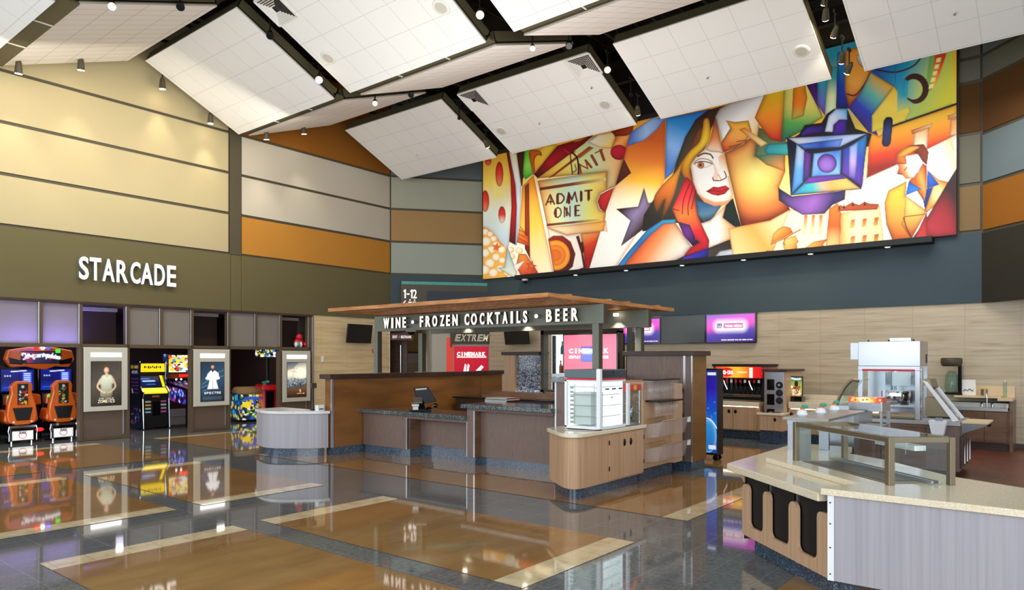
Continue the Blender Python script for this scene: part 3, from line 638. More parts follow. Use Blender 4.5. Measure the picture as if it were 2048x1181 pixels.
# back ticket
q(TA, [(420, 432), (700, 150), (985, 90), (1110, 100), (1000, 490), (930, 520), (935, 385)], ['#e8a82c', '#e8d060', '#c8d8a0', '#f0a860'], ((450, 420), (1040, 330)), RD, 16)
q(TA, [(540, 420), (500, 432), (805, 195), (830, 203)], '#8a3418'); q(TA, [(600, 415), (690, 340), (885, 200), (905, 212), (640, 412)], '#8a3418', a=0.0)
q(TA, [(730, 250), (815, 205), (845, 205), (730, 290)], '#a04a1c', a=0.9)
A.T = TA; A.k = 1 / 3.691
for st, w in (([(745, 395), (735, 330)], 16), ([(735, 330), (795, 360)], 10), ([(795, 360), (780, 300)], 10), ([(780, 300), (822, 350)], 18), ([(825, 265), (862, 330)], 22), ([(890, 225), (915, 295)], 22), ([(850, 245), (905, 218)], 9)): ql(TA, st, w, '#8a3a24')
q(TA, [(398, 402), (570, 190), (840, 110), (770, 175), (425, 432)], ['#8a1018', '#b01820', '#4a0a0c'], ((600, 200), (430, 420)), DK, 12)
q(TA, [(690, 155), (790, 130), (740, 155), (700, 165)], '#e8942c', edge=RD, ew=6)
ql(TA, [(620, 215), (665, 255), (700, 235)], 10, '#c01828'); ql(TA, [(665, 250), (672, 310), (682, 400)], 9, RD, True); ql(TA, [(680, 240), (720, 290), (728, 400)], 13, '#2a0c08', True); ql(TA, [(688, 385), (710, 370), (700, 330)], 7, DK, True)
q(TA, [(795, 165), (870, 110), (985, 88), (1002, 130), (972, 212), (885, 205)], ['#f6ecd0', '#f0c858'], ((860, 120), (960, 200)), '#8a3a14', 7)
q(TA, [(985, 90), (1120, 60), (1085, 210), (1050, 280), (1040, 300), (965, 212), (1000, 135)], ['#e06a18', '#f8a858', '#d04a18'], ((1000, 110), (1080, 210)), RD, 10)
qe(TA, 1025, 240, 62, 56, ['#c81c30', '#a01020'], ((1000, 200), (1040, 290)), DK, 10)
q(TA, [(965, 85), (1135, 40), (1125, 95), (1080, 118), (1002, 122)], ['#8a1c10', '#b0401c'], ((980, 90), (1120, 90)), DK, 9)
q(TA, [(1000, 480), (1115, 200), (1330, 120), (1255, 800), (1000, 800)], '#f0a030', a=0)
# orange field and blue arc
q(TB, [(110, 350), (355, 180), (350, 575), (290, 700), (210, 860), (20, 1160), (-230, 1160), (40, 590), (60, 560)], ['#c8581e', '#e87a2c', '#f6b434', '#fae8c8', '#f8f4ee'], ((200, 300), (110, 850)), '#a8481c', 8)
q(TB, [(133, 270), (275, 175), (357, 180), (300, 255), (215, 325), (108, 360)], ['#5a80c8', '#a8c4ec', '#7a9cd8'], ((140, 270), (330, 250)), '#1c2c5a', 7)
q(TA, [(1060, 282), (1116, 392), (998, 490)], ['#6a2a1c', '#3a140e'], ((1060, 300), (1010, 470)), DK, 9)
q(TA, [(905, 820), (998, 490), (1000, 500), (930, 730), (945, 830)], '#c86a2c', a=0.5)
# front ticket
q(TA, [(425, 450), (938, 378), (936, 518), (888, 545), (862, 600), (884, 662), (930, 686), (912, 822), (760, 835), (640, 852), (497, 800)], ['#f0a040', '#d8dca0', '#c8e4d0', '#e8e070', '#f6b850'], ((430, 600), (940, 600)), '#6a1c10', 17)
q(TA, [(500, 795), (930, 745), (908, 822), (640, 850)], ['#fbe6c0', '#f2b04a'], ((560, 820), (880, 790)), '#a04a20', 10)
q(TA, [(440, 500), (930, 425), (930, 450), (440, 522)], ['#6a2010', '#8a3a1c', '#d8c080'], ((440, 500), (930, 440)))
q(TA, [(490, 768), (905, 728), (905, 742), (492, 786)], ['#6a2010', '#8a3a1c', '#e8c060'], ((490, 770), (905, 740)))
q(TA, [(990, 500), (935, 526), (888, 552), (866, 602), (886, 658), (926, 686)], ['#e03028', '#b01c20'], ((960, 520), (880, 640)), DK, 9)
TX = '#5c1614'
def sk(ch, x, y, w, h, lw):
    for st in STK[ch]: ql(TA, [(x + u * w, y + v * h - (u * w) * 0.10) for u, v in st], lw, TX)
for ch, x, w in (('A', 487, 62), ('D', 570, 52), ('M', 640, 76), ('I', 733, 24), ('T', 775, 50)): sk(ch, x, 556 - (x - 487) * 0.11, w, 72, 12)
for x, y in ((520, 590), (570, 582), (655, 580), (745, 560), (800, 550)): ql(TA, [(x + 2, y - 25), (x + 2, y + 32)], 20 if x > 560 else 9, TX)
for ch, x, w in (('O', 548, 52), ('N', 618, 52), ('E', 694, 46)): sk(ch, x, 650 - (x - 548) * 0.10, w, 74, 10)
for x, y in ((560, 690), (640, 680), (706, 670)): ql(TA, [(x, y - 25), (x, y + 25)], 16, TX)
# camera lens, bracket, red wedge
q(TA, [(497, 800), (640, 852), (745, 835), (778, 1090), (690, 1135), (550, 1145)], ['#f8ecd8', '#fbf4ea'], ((560, 820), (740, 1080)), '#a05a2c', 10)
q(TA, [(745, 838), (890, 824), (800, 1125), (780, 1110)], ['#f2a050', '#d83c1c', '#a81418'], ((760, 850), (840, 1000)), RD, 8)
q(TA, [(502, 880), (540, 855), (610, 855), (670, 900), (705, 990), (685, 1085), (620, 1140), (548, 1145)], ['#8a2414', '#4a140e'], ((520, 870), (690, 1080)), sm=False)
for k, (r, c) in enumerate(((0.86, '#f0a030'), (0.62, '#f8c060'), (0.58, '#e8802a'), (0.36, '#f6b24a'), (0.32, '#e07020'))):
    q(TA, [(508 + (1 - r) * 30, 1000 - 120 * r)] + [(560 + 125 * r * math.cos(a_) * 0.98, 1000 + 130 * r * math.sin(a_)) for a_ in [(-PI / 2 + PI * i / 12) for i in range(13)]] + [(545, 1000 + 125 * r)], [c, c], ((500, 900), (650, 1100)), '#c85018', 7)
q(TA, [(708, 862), (730, 853), (744, 905), (760, 898), (772, 968), (760, 985), (790, 1122), (768, 1122), (745, 980)], '#4a140e')
q(TA, [(640, 1140), (760, 1090), (790, 1125), (640, 1150)], '#3a1a2a')
# popcorn
q(TA, [(0, 790), (60, 800), (200, 960), (200, 1180), (0, 1180)], '#f4b850', edge='#c05a20', ew=8)
random.seed(3)
for x, y, r in ((40, 830, 30), (75, 845, 26), (100, 880, 28), (45, 900, 42), (120, 925, 30), (85, 960, 34), (160, 960, 34), (40, 985, 38), (120, 1015, 34), (75, 1060, 40), (165, 1040, 28), (35, 1110, 42), (100, 1130, 38), (150, 1100, 30), (225, 960, 26), (235, 1010, 24), (290, 965, 26), (310, 1010, 22), (200, 1130, 26)):
    qe(TA, x, y, r, r * 0.9, ['#fffaf0', '#fdf0d0', '#f6c860'], ('r', (x - 5, y - 6), r * 1.1), '#d07a2c', 6, es=0.7)
q(TA, [(200, 930), (275, 1130), (255, 1170), (130, 1095), (180, 1085)], ['#a8c8d0', '#e8ecd8'], ((210, 1000), (200, 1150)), '#4a3a30', 7)
q(TA, [(285, 990), (340, 990), (430, 1130), (370, 1150), (300, 1150), (265, 1080)], ['#e89040', '#d04028'], ((300, 1000), (360, 1140)), RD, 8)
q(TA, [(245, 1075), (335, 1035), (268, 1125)], '#faf4ea', edge='#8a3a2a', ew=4)
def star(T, cx, cy, R1, R2, c, rot=0, edge=None): q(T, [(cx + (R1 if i % 2 == 0 else R2) * math.sin(rot + PI * i / 5), cy - (R1 if i % 2 == 0 else R2) * math.cos(rot + PI * i / 5)) for i in range(10)], c, edge=edge, ew=5)
star(TA, 122, 940, 38, 16, '#d86a30', 0.2); star(TA, 378, 1080, 44, 18, '#e0622c', 0.25, '#6a1c10')
# big star and blue curve
q(TB, [(217, 622), (245, 722), (330, 705), (262, 800), (210, 892), (68, 1000), (130, 835), (38, 760), (178, 745)], ['#3a2620', '#8a7ca8', '#3a2620'], ((130, 700), (260, 800)), '#241410', 12)
# woman
q(TB, [(357, 180), (640, 120), (560, 210), (490, 300), (430, 450), (400, 530), (350, 575)], ['#2a6ab8', '#2c8ad0', '#8ab4e8', '#4a78c8'], ((560, 130), (360, 500)), '#10284a', 8)
q(TB, [(625, 128), (760, 90), (690, 170), (650, 240), (600, 400), (560, 640), (700, 740), (590, 850), (420, 850), (300, 890), (205, 905), (215, 800), (290, 680), (400, 540), (430, 440), (480, 300), (545, 190)], ['#3a2014', '#50402c', '#3a4038', '#1c1a14'], ((620, 200), (350, 850)), '#160c08', 14)
q(TB, [(420, 520), (470, 440), (440, 560), (400, 700), (330, 830), (350, 700), (300, 780), (280, 690), (340, 600)], ['#e8a030', '#c86a20', '#5a2c14'], ((440, 480), (320, 800)), '#3a1808', 9, sm=True)
q(TB, [(500, 420), (540, 300), (580, 240), (600, 300), (540, 370), (510, 420)], '#8a4418', edge='#2a1008', ew=10, sm=True, a=0.8)
q(TB, [(545, 700), (600, 715), (715, 735), (650, 830), (595, 852), (560, 800)], ['#3a6a98', '#5a84a0', '#2c3c48'], ((600, 740), (620, 840)), '#141c24', 9)
q(TB, [(735, 740), (785, 690), (850, 915), (715, 815)], '#12241f', edge='#060c0a', ew=10)
q(TB, [(740, 738), (640, 832), (575, 855), (610, 940), (630, 1010), (848, 920), (720, 815)], ['#f6ece0', '#fbf6f0', '#f0b070', '#c85a20'], ((600, 900), (850, 880)), '#a0623a', 9)
q(TB, [(410, 838), (330, 850), (240, 920), (100, 1070), (25, 1165), (340, 1130), (470, 1065), (520, 1000), (440, 880)], ['#d85018', '#f0905a', '#f8d4b8', '#f4ece8'], ((220, 950), (430, 1100)), '#4a1410', 20)
q(TB, [(420, 825), (335, 830), (235, 895), (110, 1040), (15, 1165), (60, 1165), (140, 1060), (250, 935), (340, 858), (420, 850)], ['#3a9cd0', '#2870b8', '#3a90d0'], ((380, 840), (40, 1150)), '#102040', 8)
q(TB, [(655, 240), (676, 170), (730, 420), (785, 665), (775, 700), (735, 735), (665, 742), (600, 716), (556, 660), (530, 590), (512, 480), (545, 430), (600, 380), (640, 320)], ['#f6e6cc', '#fdf6ee', '#fffaf4', '#fbf0e0'], ((620, 360), (700, 700)), '#a8582a', 13)
q(TB, [(655, 240), (676, 175), (722, 405), (700, 400), (640, 395), (610, 380), (640, 320)], ['#a83c10', '#e07a30', '#f8dcb8'], ((665, 220), (660, 400)), RD, 8, a=0.95)
q(TB, [(722, 405), (760, 545), (735, 560), (700, 500), (690, 430)], ['#e8a060', '#fbf0e0'], ((740, 440), (700, 500)), a=0.85)
q(TB, [(556, 660), (600, 716), (665, 742), (735, 735), (775, 700), (730, 712), (665, 715), (600, 690)], '#e88a48', a=0.75, sm=False)
q(TB, [(600, 190), (632, 190), (640, 300), (600, 372), (535, 440), (512, 520), (535, 610), (500, 580), (462, 540), (458, 470), (505, 395), (570, 330), (590, 250)], ['#e8a020', '#f6cc30', '#f2b028', '#c86a18'], ((620, 200), (500, 580)), '#6a2408', 12, sm=True)
ql(TB, [(560, 425), (598, 406), (640, 412), (658, 436)], 9, '#3a140a', True); ql(TB, [(540, 462), (575, 440), (625, 445), (655, 462)], 5, '#6a2a14', True)
q(TB, [(540, 472), (575, 458), (628, 462), (650, 478), (600, 500), (570, 503)], '#fff8f0', edge='#5a2010', ew=4, sm=True); qe(TB, 580, 480, 23, 21, '#c87a48', edge='#5a2010', ew=4); qe(TB, 577, 480, 8, 8, '#2a0c08')
ql(TB, [(538, 472), (575, 457), (630, 462), (660, 475)], 6, '#4a180c', True)
q(TB, [(648, 440), (668, 520), (655, 562), (668, 580), (692, 582), (690, 520)], '#f0a878', a=0.55)
ql(TB, [(655, 560), (662, 578), (690, 580), (712, 576), (742, 556), (730, 520)], 7, '#3a140a', True); ql(TB, [(690, 540), (712, 574)], 8, '#c86a40', a=0.7)
q(TB, [(613, 648), (660, 618), (690, 622), (738, 610), (764, 630), (735, 664), (690, 676), (650, 668)], ['#b01420', '#e02838', '#981018'], ((680, 612), (690, 676)), '#4a0810', 6)
ql(TB, [(615, 648), (680, 644), (700, 648), (760, 630)], 5, '#3a0608', True)
q(TB, [(492, 556), (520, 582), (548, 640), (545, 700), (560, 800), (600, 890), (634, 960), (630, 1010), (500, 1062), (470, 1060), (520, 1000), (568, 975), (500, 900), (430, 842), (396, 760), (440, 660), (465, 590)], ['#c01420', '#e82c3a', '#f07a30', '#e02838', '#c01828'], ((490, 570), (590, 1010)), '#5a0810', 12)
for p in ([(508, 600), (470, 700), (462, 790)], [(530, 620), (500, 730), (500, 800)], [(548, 640), (520, 760)], [(400, 760), (440, 770)]): ql(TB, p, 6, '#5a0810', True)
q(TB, [(432, 842), (510, 862), (545, 950), (572, 975), (528, 1000), (470, 930)], ['#4a1a6a', '#6a2a8a', '#241038'], ((450, 850), (540, 980)), '#180818', 9)
q(TB, [(330, 1135), (470, 1062), (630, 1010), (850, 920), (800, 1090), (560, 1110)], ['#1c1410', '#4a4038', '#241c18'], ((400, 1100), (800, 1000)), '#0c0806', 8)
q(TB, [(470, 1068), (632, 1008), (622, 1110), (425, 1130)], ['#5a2ab8', '#2a2aa8', '#18185a'], ((500, 1050), (560, 1120)), '#0c0c28', 7)
q(TB, [(640, 1100), (700, 1030), (795, 1012), (790, 1095)], ['#c8ccd8', '#8a94a8'], ((700, 1040), (700, 1100)), '#2a2c38', 8)
q(TB, [(852, 935), (890, 1085), (800, 1092), (808, 1010)], ['#3a90c8', '#8ac4e8'], ((850, 950), (840, 1080)), '#10284a', 6)
# hand with a ticket, sleeve
q(TB, [(672, 170), (700, 120), (770, 80), (1000, 20), (985, 120), (950, 240), (935, 420), (740, 415)], ['#a8a098', '#f4f0ea', '#f0c060'], ((690, 130), (900, 330)), '#5a4a40', 10)
q(TB, [(740, 195), (800, 205), (885, 195), (905, 265), (870, 330), (800, 370), (725, 402), (708, 340), (770, 250)], ['#f0b030', '#f0a048', '#d04818'], ((800, 200), (760, 390)), RD, 12)
for p in ([(808, 330), (870, 320)], [(760, 365), (840, 345)], [(770, 245), (715, 335)]): ql(TB, p, 5, '#6a1c0c')
q(TB, [(730, 405), (850, 345), (900, 300), (935, 340), (925, 420), (1110, 400), (1120, 520), (1080, 620), (1160, 785), (846, 912)], ['#e4e08a', '#f0c868', '#ec8a44', '#8a3018', '#20100c'], ('r', (930, 540), 400), '#2a0c08', 22)
q(TB, [(950, 240), (1125, 300), (1115, 520), (1000, 480), (925, 420)], ['#1c4a30', '#2a7a60', '#e89048'], ((960, 280), (1080, 520)), '#0c1c14', 12, a=0.9)
q(TB, [(985, 385), (1010, 345), (1180, 335), (1180, 420), (1000, 412)], ['#2a98a8', '#48b8b0'], ((1000, 350), (1150, 400)), '#0c2a30', 9)
q(TB, [(822, 252), (860, 240), (1006, 340), (965, 364)], ['#d87a20', '#f6dc90'], ((830, 250), (990, 350)), '#8a3a14', 6)
# upper middle stripes
q(TC, [(0, 200), (190, 150), (90, 245), (62, 535), (0, 520), (-85, 400)], ['#f0c020', '#f08a20', '#d02818'], ((20, 260), (40, 520)), '#5a1808', 12)
q(TC, [(80, 180), (200, 160), (292, 398), (165, 480), (62, 535)], ['#f0e070', '#d8c860', '#58a048', '#1c6a58'], ((150, 240), (120, 520)), '#3a3410', 10)
q(TC, [(130, 200), (185, 170), (205, 290), (185, 390), (118, 412)], ['#e8901c', '#f07818', '#a8b040'], ((150, 230), (150, 410)), '#7a2c0c', 9)
q(TC, [(165, 150), (262, 150), (262, 330), (290, 400)], ['#3a1450', '#6a20a0'], ((200, 200), (280, 380)), '#180820', 9)
q(TC, [(258, 150), (325, 150), (308, 400), (262, 330)], ['#2aa0b0', '#5a70b8', '#6a3aa0'], ((290, 200), (290, 390)), '#181848', 9)
q(TC, [(320, 120), (378, 120), (368, 370), (300, 392)], ['#3a98a0', '#d8dca0', '#c8d8b0'], ((340, 180), (340, 380)), '#2a4a50', 8)
q(TC, [(372, 40), (425, 40), (440, 350), (362, 350)], ['#1878b0', '#1838a8', '#181868'], ((400, 120), (400, 340)), '#080c28', 10)
q(TC, [(415, 30), (520, 0), (560, 150), (500, 260), (432, 345), (410, 250)], ['#e8922c', '#e8a040', '#a83c14'], ((480, 80), (430, 330)), '#3a1408', 12)
q(TC, [(470, 60), (520, 40), (545, 150), (490, 110)], ['#d8d0c8', '#a89078'], ((480, 60), (530, 140)), '#4a2010', 8)
ql(TC, [(550, 152), (520, 215), (470, 275), (425, 270)], 9, RD, True)
q(TC, [(552, 150), (682, 228), (560, 390), (600, 520), (540, 480), (430, 345), (500, 260)], ['#d8a030', '#5aa898', '#2a3aa8', '#3a1c58'], ((640, 220), (460, 420)), '#1a1040', 6)
q(TC, [(550, 147), (700, 60), (1040, 20), (1025, 322), (750, 420), (682, 228)], ['#1c50a0', '#1c90b0', '#a8c060', '#d0c838'], ((600, 140), (960, 300)), '#1a3050', 6)
q(TC, [(682, 228), (775, 362), (740, 420), (670, 445), (560, 480), (560, 388)], ['#e8b428', '#e8c850', '#d8c040'], ((680, 240), (640, 440)), '#8a8030', 5)
q(TC, [(880, 40), (960, 30), (900, 240), (800, 300), (860, 180)], '#5a9a38', a=0.65)
qe(TC, 797, 240, 76, 84, '#3a1810'); qe(TC, 788, 244, 50, 56, ['#58a8a0', '#b8c060'], ((750, 240), (830, 250)))
q(TC, [(700, 160), (760, 200), (755, 300), (800, 330), (700, 370)], ['#1c88b0', '#2a98a8', '#b0c060'], ((720, 200), (770, 350)), a=0.9)
ql(TC, [(560, 130), (680, 150), (780, 120), (830, 70)], 9, '#3a2018', True); ql(TC, [(690, 70), (688, 210)], 4, '#205a70')
q(TC, [(905, 58), (972, 44), (905, 245), (885, 238)], ['#c83818', '#e86a20', '#d8c040'], ((930, 60), (890, 240)))
for k in range(5): q(TC, [(916 - k * 10, 72 + k * 36), (942 - k * 10, 68 + k * 36), (936 - k * 10, 94 + k * 36), (910 - k * 10, 98 + k * 36)], '#f0e8a0', edge='#d8b050', ew=3)
q(TC, [(1000, 35), (1040, 25), (1030, 330), (1000, 320)], ['#e8a818', '#d8c840'], ((1020, 40), (1020, 300)), a=0.8)
# orange field, lamp post, chimneys
q(TC, [(530, 740), (548, 480), (600, 500), (680, 445), (1030, 325), (1030, 490), (870, 572), (690, 662)], ['#e8b030', '#f08a20', '#d83c1c', '#8a1c14'], ((680, 450), (720, 650)), '#8a2a10', 9)
ql(TC, [(672, 446), (1030, 322)], 11, '#1c1208')
for x in (0, 200):
    q(TC, [(790 + x, 470 - x * 0.3), (878 + x, 445 - x * 0.3), (862 + x, 575 - x * 0.4), (788 + x, 560 - x * 0.3)], ['#e8a860', '#fbeed0'], ((830 + x, 460), (830 + x, 570)), '#6a2410', 9)
    q(TC, [(775 + x, 470 - x * 0.4), (892 + x, 430 - x * 0.4), (890 + x, 450 - x * 0.4), (780 + x, 492 - x * 0.4)], ['#c86a30', '#f0c898'], ((780 + x, 480), (890 + x, 440)), DK, 5)
q(TC, [(1100, 350), (1300, 300), (1300, 600), (1100, 600)], '#000000', a=0)
q(TC, [(624, 415), (640, 396), (666, 396), (676, 412), (664, 540), (650, 560), (622, 558), (614, 540)], ['#0c0c14', '#2a3a78', '#181c38'], ((640, 400), (640, 555)), '#06060c', 10)
# pale sky, building, lamp
q(TC, [(500, 745), (690, 660), (870, 570), (1030, 490), (1030, 1060), (600, 1110), (-20, 1180), (-20, 980), (60, 945), (120, 905), (300, 930)], ['#f8e8c0', '#faf4ea', '#f8f2ec'], ((400, 900), (800, 700)), '#b07040', 7)
q(TC, [(-230, 1010), (0, 965), (110, 905), (0, 1180), (-200, 1180)], ['#f6dc98', '#f0a850', '#f6e0a8'], ((-200, 1150), (60, 950)), '#a0602c', 7)
q(TC, [(1030, 500), (1030, 620), (985, 565)], '#ffffff', a=1); qe(TC, 1030, 545, 34, 44, '#f8f6f4', edge='#e08a30', ew=10)
q(TC, [(870, 572), (1000, 510), (1030, 690), (975, 755), (900, 650)], ['#fbf4ea', '#f8e4b0', '#e8b040'], ((900, 600), (1020, 560)), a=0.7)
for k in range(3): q(TC, [(188 + k * 42, 935), (206 + k * 42, 935), (200 + k * 42, 1040), (180 + k * 42, 1040)], ['#c85a20', '#f6d8a0'], ((190, 935), (190, 1040)))
q(TC, [(325, 900), (372, 870), (392, 925), (385, 1100), (305, 1112), (318, 975)], ['#e87828', '#d05a1c', '#f6c880'], ((350, 890), (350, 1100)), '#8a3010', 9)
q(TC, [(392, 925), (605, 885), (625, 1085), (385, 1112)], ['#e8b060', '#fae8b8', '#f8e0a0'], ((390, 1000), (560, 1000)), '#c87a38', 7)
q(TC, [(372, 915), (385, 880), (410, 888), (450, 865), (490, 880), (520, 862), (545, 872), (600, 875), (590, 905)], '#b04820', edge='#5a1c10', ew=6)
for x, y in ((380, 880), (406, 875), (455, 862), (520, 858)): q(TC, [(x - 6, y + 25), (x, y - 6), (x + 7, y + 25)], '#3a140e')
for i in range(3):
    for j in range(2): q(TC, [(445 + i * 65, 962 + j * 92 - i * 6), (468 + i * 65, 958 + j * 92 - i * 6), (462 + i * 65, 1004 + j * 92 - i * 6), (438 + i * 65, 1008 + j * 92 - i * 6)], ['#c85a1c', '#f0b060'], ((450, 960 + j * 92), (450, 1005 + j * 92)))
q(TC, [(40, 480), (165, 440), (60, 760), (0, 560)], '#1c3c38', a=0.0)
q(TC, [(160, 490), (190, 440), (282, 428), (312, 378), (352, 350), (425, 350), (470, 460), (560, 490), (540, 560), (80, 540)], '#14141c', edge='#06060a', ew=8)
q(TC, [(172, 485), (205, 450), (300, 440), (300, 478), (170, 500)], ['#4a2098', '#2a1868'], ((180, 470), (290, 460)), '#0c0820', 8)
q(TC, [(302, 470), (322, 390), (362, 352), (425, 350), (425, 412), (380, 412), (350, 440), (345, 480), (302, 478)], ['#d8dce8', '#c8d0e8', '#38a0d8'], ((310, 460), (425, 360)), '#1c2040', 5)
q(TC, [(345, 480), (355, 435), (385, 412), (422, 412), (418, 488), (350, 495)], ['#5a20a8', '#2a1a88'], ((360, 430), (410, 480)), '#0c0828', 8)
q(TC, [(45, 785), (120, 832), (415, 800), (412, 850), (345, 880), (300, 928), (180, 935), (118, 900), (48, 855)], ['#14202c', '#6a4a98', '#8a58b0', '#2a2060'], ((50, 800), (330, 900)), '#0a0a14', 12)
q(TC, [(92, 508), (540, 483), (502, 793), (113, 828)], '#10142c')
q(TC, [(98, 512), (534, 487), (382, 562), (190, 572), (150, 545)], ['#d8dce8', '#8aa8e0', '#c8d4ee'], ((120, 520), (500, 500)), '#181c40', 6)
q(TC, [(150, 545), (400, 515), (382, 562), (190, 572)], ['#4a78d8', '#2a50b8', '#6a98e8'], ((180, 560), (390, 530)), '#101840', 6)
q(TC, [(146, 545), (190, 580), (182, 755), (118, 822)], ['#c8dcf4', '#5a98e0', '#3a80d0'], ((150, 560), (130, 800)), '#10204a', 8)
q(TC, [(190, 580), (225, 600), (215, 725), (182, 752)], ['#6a2a98', '#28286a'], ((195, 600), (200, 740)), '#0c0c28', 6)
q(TC, [(534, 490), (508, 782), (448, 738), (395, 705), (400, 575), (440, 555)], ['#2a90c8', '#2a48b8', '#5a2aa0'], ((530, 500), (420, 720)), '#10143c', 9)
q(TC, [(436, 560), (485, 530), (470, 748), (432, 725)], ['#7ab0e8', '#c0a8e0', '#4a3ab0'], ((460, 540), (450, 740)), '#1c2060', 6)
q(TC, [(120, 824), (185, 762), (215, 728), (395, 712), (498, 790)], ['#2a8ac0', '#3aa8b0', '#e89a50', '#f0b860'], ((140, 815), (440, 770)), '#14283c', 8)
q(TC, [(215, 728), (395, 712), (420, 735), (190, 765)], ['#6a2aa0', '#3a2a90'], ((230, 740), (390, 730)), '#10103a', 5)
q(TC, [(240, 597), (393, 576), (386, 712), (228, 725)], ['#8ab8f0', '#4a80d8', '#7ab0e8'], ((240, 600), (380, 710)), '#10204a', 6)
qe(TC, 313, 651, 54, 53, ['#8a60b8', '#7a58b8', '#4a2a88'], ('r', (310, 655), 60), '#0c0820', 9)
# small figure with cap, reaching hands
q(TB, [(965, 1068), (1000, 1025), (1105, 1035), (1180, 1048), (1210, 1050), (1190, 1062)], ['#f0a048', '#d87028'], ((1000, 1030), (1150, 1060)), '#5a2010', 8)
q(TB, [(1100, 985), (1118, 950), (1188, 928), (1192, 950), (1206, 968), (1192, 985), (1196, 1010), (1182, 1040), (1150, 1046), (1118, 1030)], ['#f6cc78', '#f0a850', '#b85018'], ((1110, 960), (1190, 1040)), '#5a2010', 7)
q(TB, [(1028, 982), (1040, 925), (1075, 885), (1115, 870), (1150, 880), (1170, 912), (1120, 945)], ['#f6c868', '#e89038', '#c86020'], ((1060, 890), (1120, 950)), '#5a2010', 8)
ql(TB, [(1028, 985), (1120, 945), (1214, 892)], 9, '#7a3414'); ql(TB, [(1030, 982), (1120, 941), (1214, 888)], 4, '#f0b060'); ql(TB, [(1115, 955), (1108, 975), (1118, 990)], 5, '#5a2010', True)
q(TC, [(195, 1115), (240, 1082), (318, 1066), (290, 1100), (310, 1110), (205, 1142)], ['#f6b850', '#d86020'], ((220, 1090), (280, 1130)), '#4a1810', 7)
q(TC, [(330, 1122), (375, 1104), (428, 1096), (395, 1120)], '#e88a40', edge='#4a1810', ew=6); ql(TC, [(160, 1150), (200, 1118)], 9, '#2a1410')
# man in the yellow jacket
q(TC, [(752, 748), (650, 800), (628, 870), (638, 985), (676, 1084), (776, 1072), (862, 912), (745, 828)], ['#f6c840', '#f0a840', '#c85a20'], ((720, 820), (680, 1060)), '#4a1808', 13)
q(TC, [(745, 828), (850, 905), (855, 925), (775, 1070), (720, 985), (735, 940)], ['#f6dc80', '#f0b450', '#b8501c'], ((780, 860), (790, 1040)), '#8a3c14', 10)
ql(TC, [(738, 945), (855, 930)], 5, '#8a3a14'); ql(TC, [(736, 950), (748, 1000), (776, 1055)], 6, '#4a1808', True)
q(TC, [(868, 690), (925, 740), (985, 755), (1000, 800), (860, 925), (855, 900), (895, 780)], ['#e8903c', '#f6e8a0', '#e8a040'], ((960, 760), (870, 870)), '#6a2a10', 9)
q(TC, [(1030, 670), (1030, 1045), (775, 1074), (862, 950), (970, 765)], ['#5a1418', '#b02c38', '#982028', '#300c14'], ((800, 1060), (1030, 850)), '#180608', 16)
q(TC, [(862, 915), (865, 1064), (790, 1072)], ['#a81c24', '#c83a30'], ((860, 940), (820, 1070)), '#3a080c', 6)
q(TC, [(815, 700), (838, 650), (862, 665), (862, 885), (845, 860), (800, 790), (762, 748)], ['#c8601c', '#f0a850', '#c85018'], ((800, 740), (862, 720)), '#4a1808', 8)
q(TC, [(762, 750), (832, 792), (745, 828)], ['#1c58c8', '#2c80d8'], ((760, 760), (800, 800)), '#0c1850', 6); q(TC, [(866, 688), (930, 768), (862, 790)], ['#2c70d8', '#1c48b0'], ((870, 700), (910, 770)), '#0c1850', 6)
q(TC, [(830, 792), (848, 862), (862, 790), (896, 780), (852, 912)], ['#1c3a98', '#10206a'], ((840, 800), (860, 900)), '#0a1038', 6)
q(TC, [(740, 610), (812, 598), (842, 620), (838, 660), (818, 690), (790, 732), (748, 738), (724, 712), (697, 706), (708, 672), (700, 655)], ['#c84a20', '#f0a060', '#fbf4ec', '#ffffff'], ((705, 690), (800, 650)), '#8a3414', 8)
q(TC, [(690, 655), (690, 600), (720, 575), (762, 552), (845, 545), (872, 590), (862, 662), (838, 640), (812, 600), (770, 585), (745, 612), (752, 655)], ['#c85020', '#e8902c', '#6a2412', '#8a3010'], ((700, 640), (860, 600)), '#3a1008', 9)
q(TC, [(705, 608), (765, 560), (822, 560), (780, 590), (735, 612)], '#f0a838', edge='#8a3010', ew=6, sm=True)
ql(TC, [(700, 708), (722, 712)], 5, '#3a1008'); ql(TC, [(738, 690), (752, 672)], 5, '#6a2410')
mur = thing('mural', 'huge colourful painted mural of film scenes on the dark back wall', 'mural', (MP, (yL + yR) / 2, zB))
b = MB(); b.box(MP + 0.004, MX - 0.03, yR, yL, zB, zT); b.build('backing_board', 'black_matte', mur)
G = np.stack([np.full_like(GY, MP), GY, GZ], -1); grid_mesh('painted_scene', G, A.C, mur, 'mural_print_glow')
b = MB(); sx0, sx1 = -MUR.hit(1040, 500)[0], -MUR.hit(1868, 500)[0]
b.box(MP - 0.28, MX - 0.03, sx1, sx0, 4.36, 4.49); tag(b.build('light_shelf', 'black_matte', bevel=0.005), 'long black shelf under the mural', 'shelf')
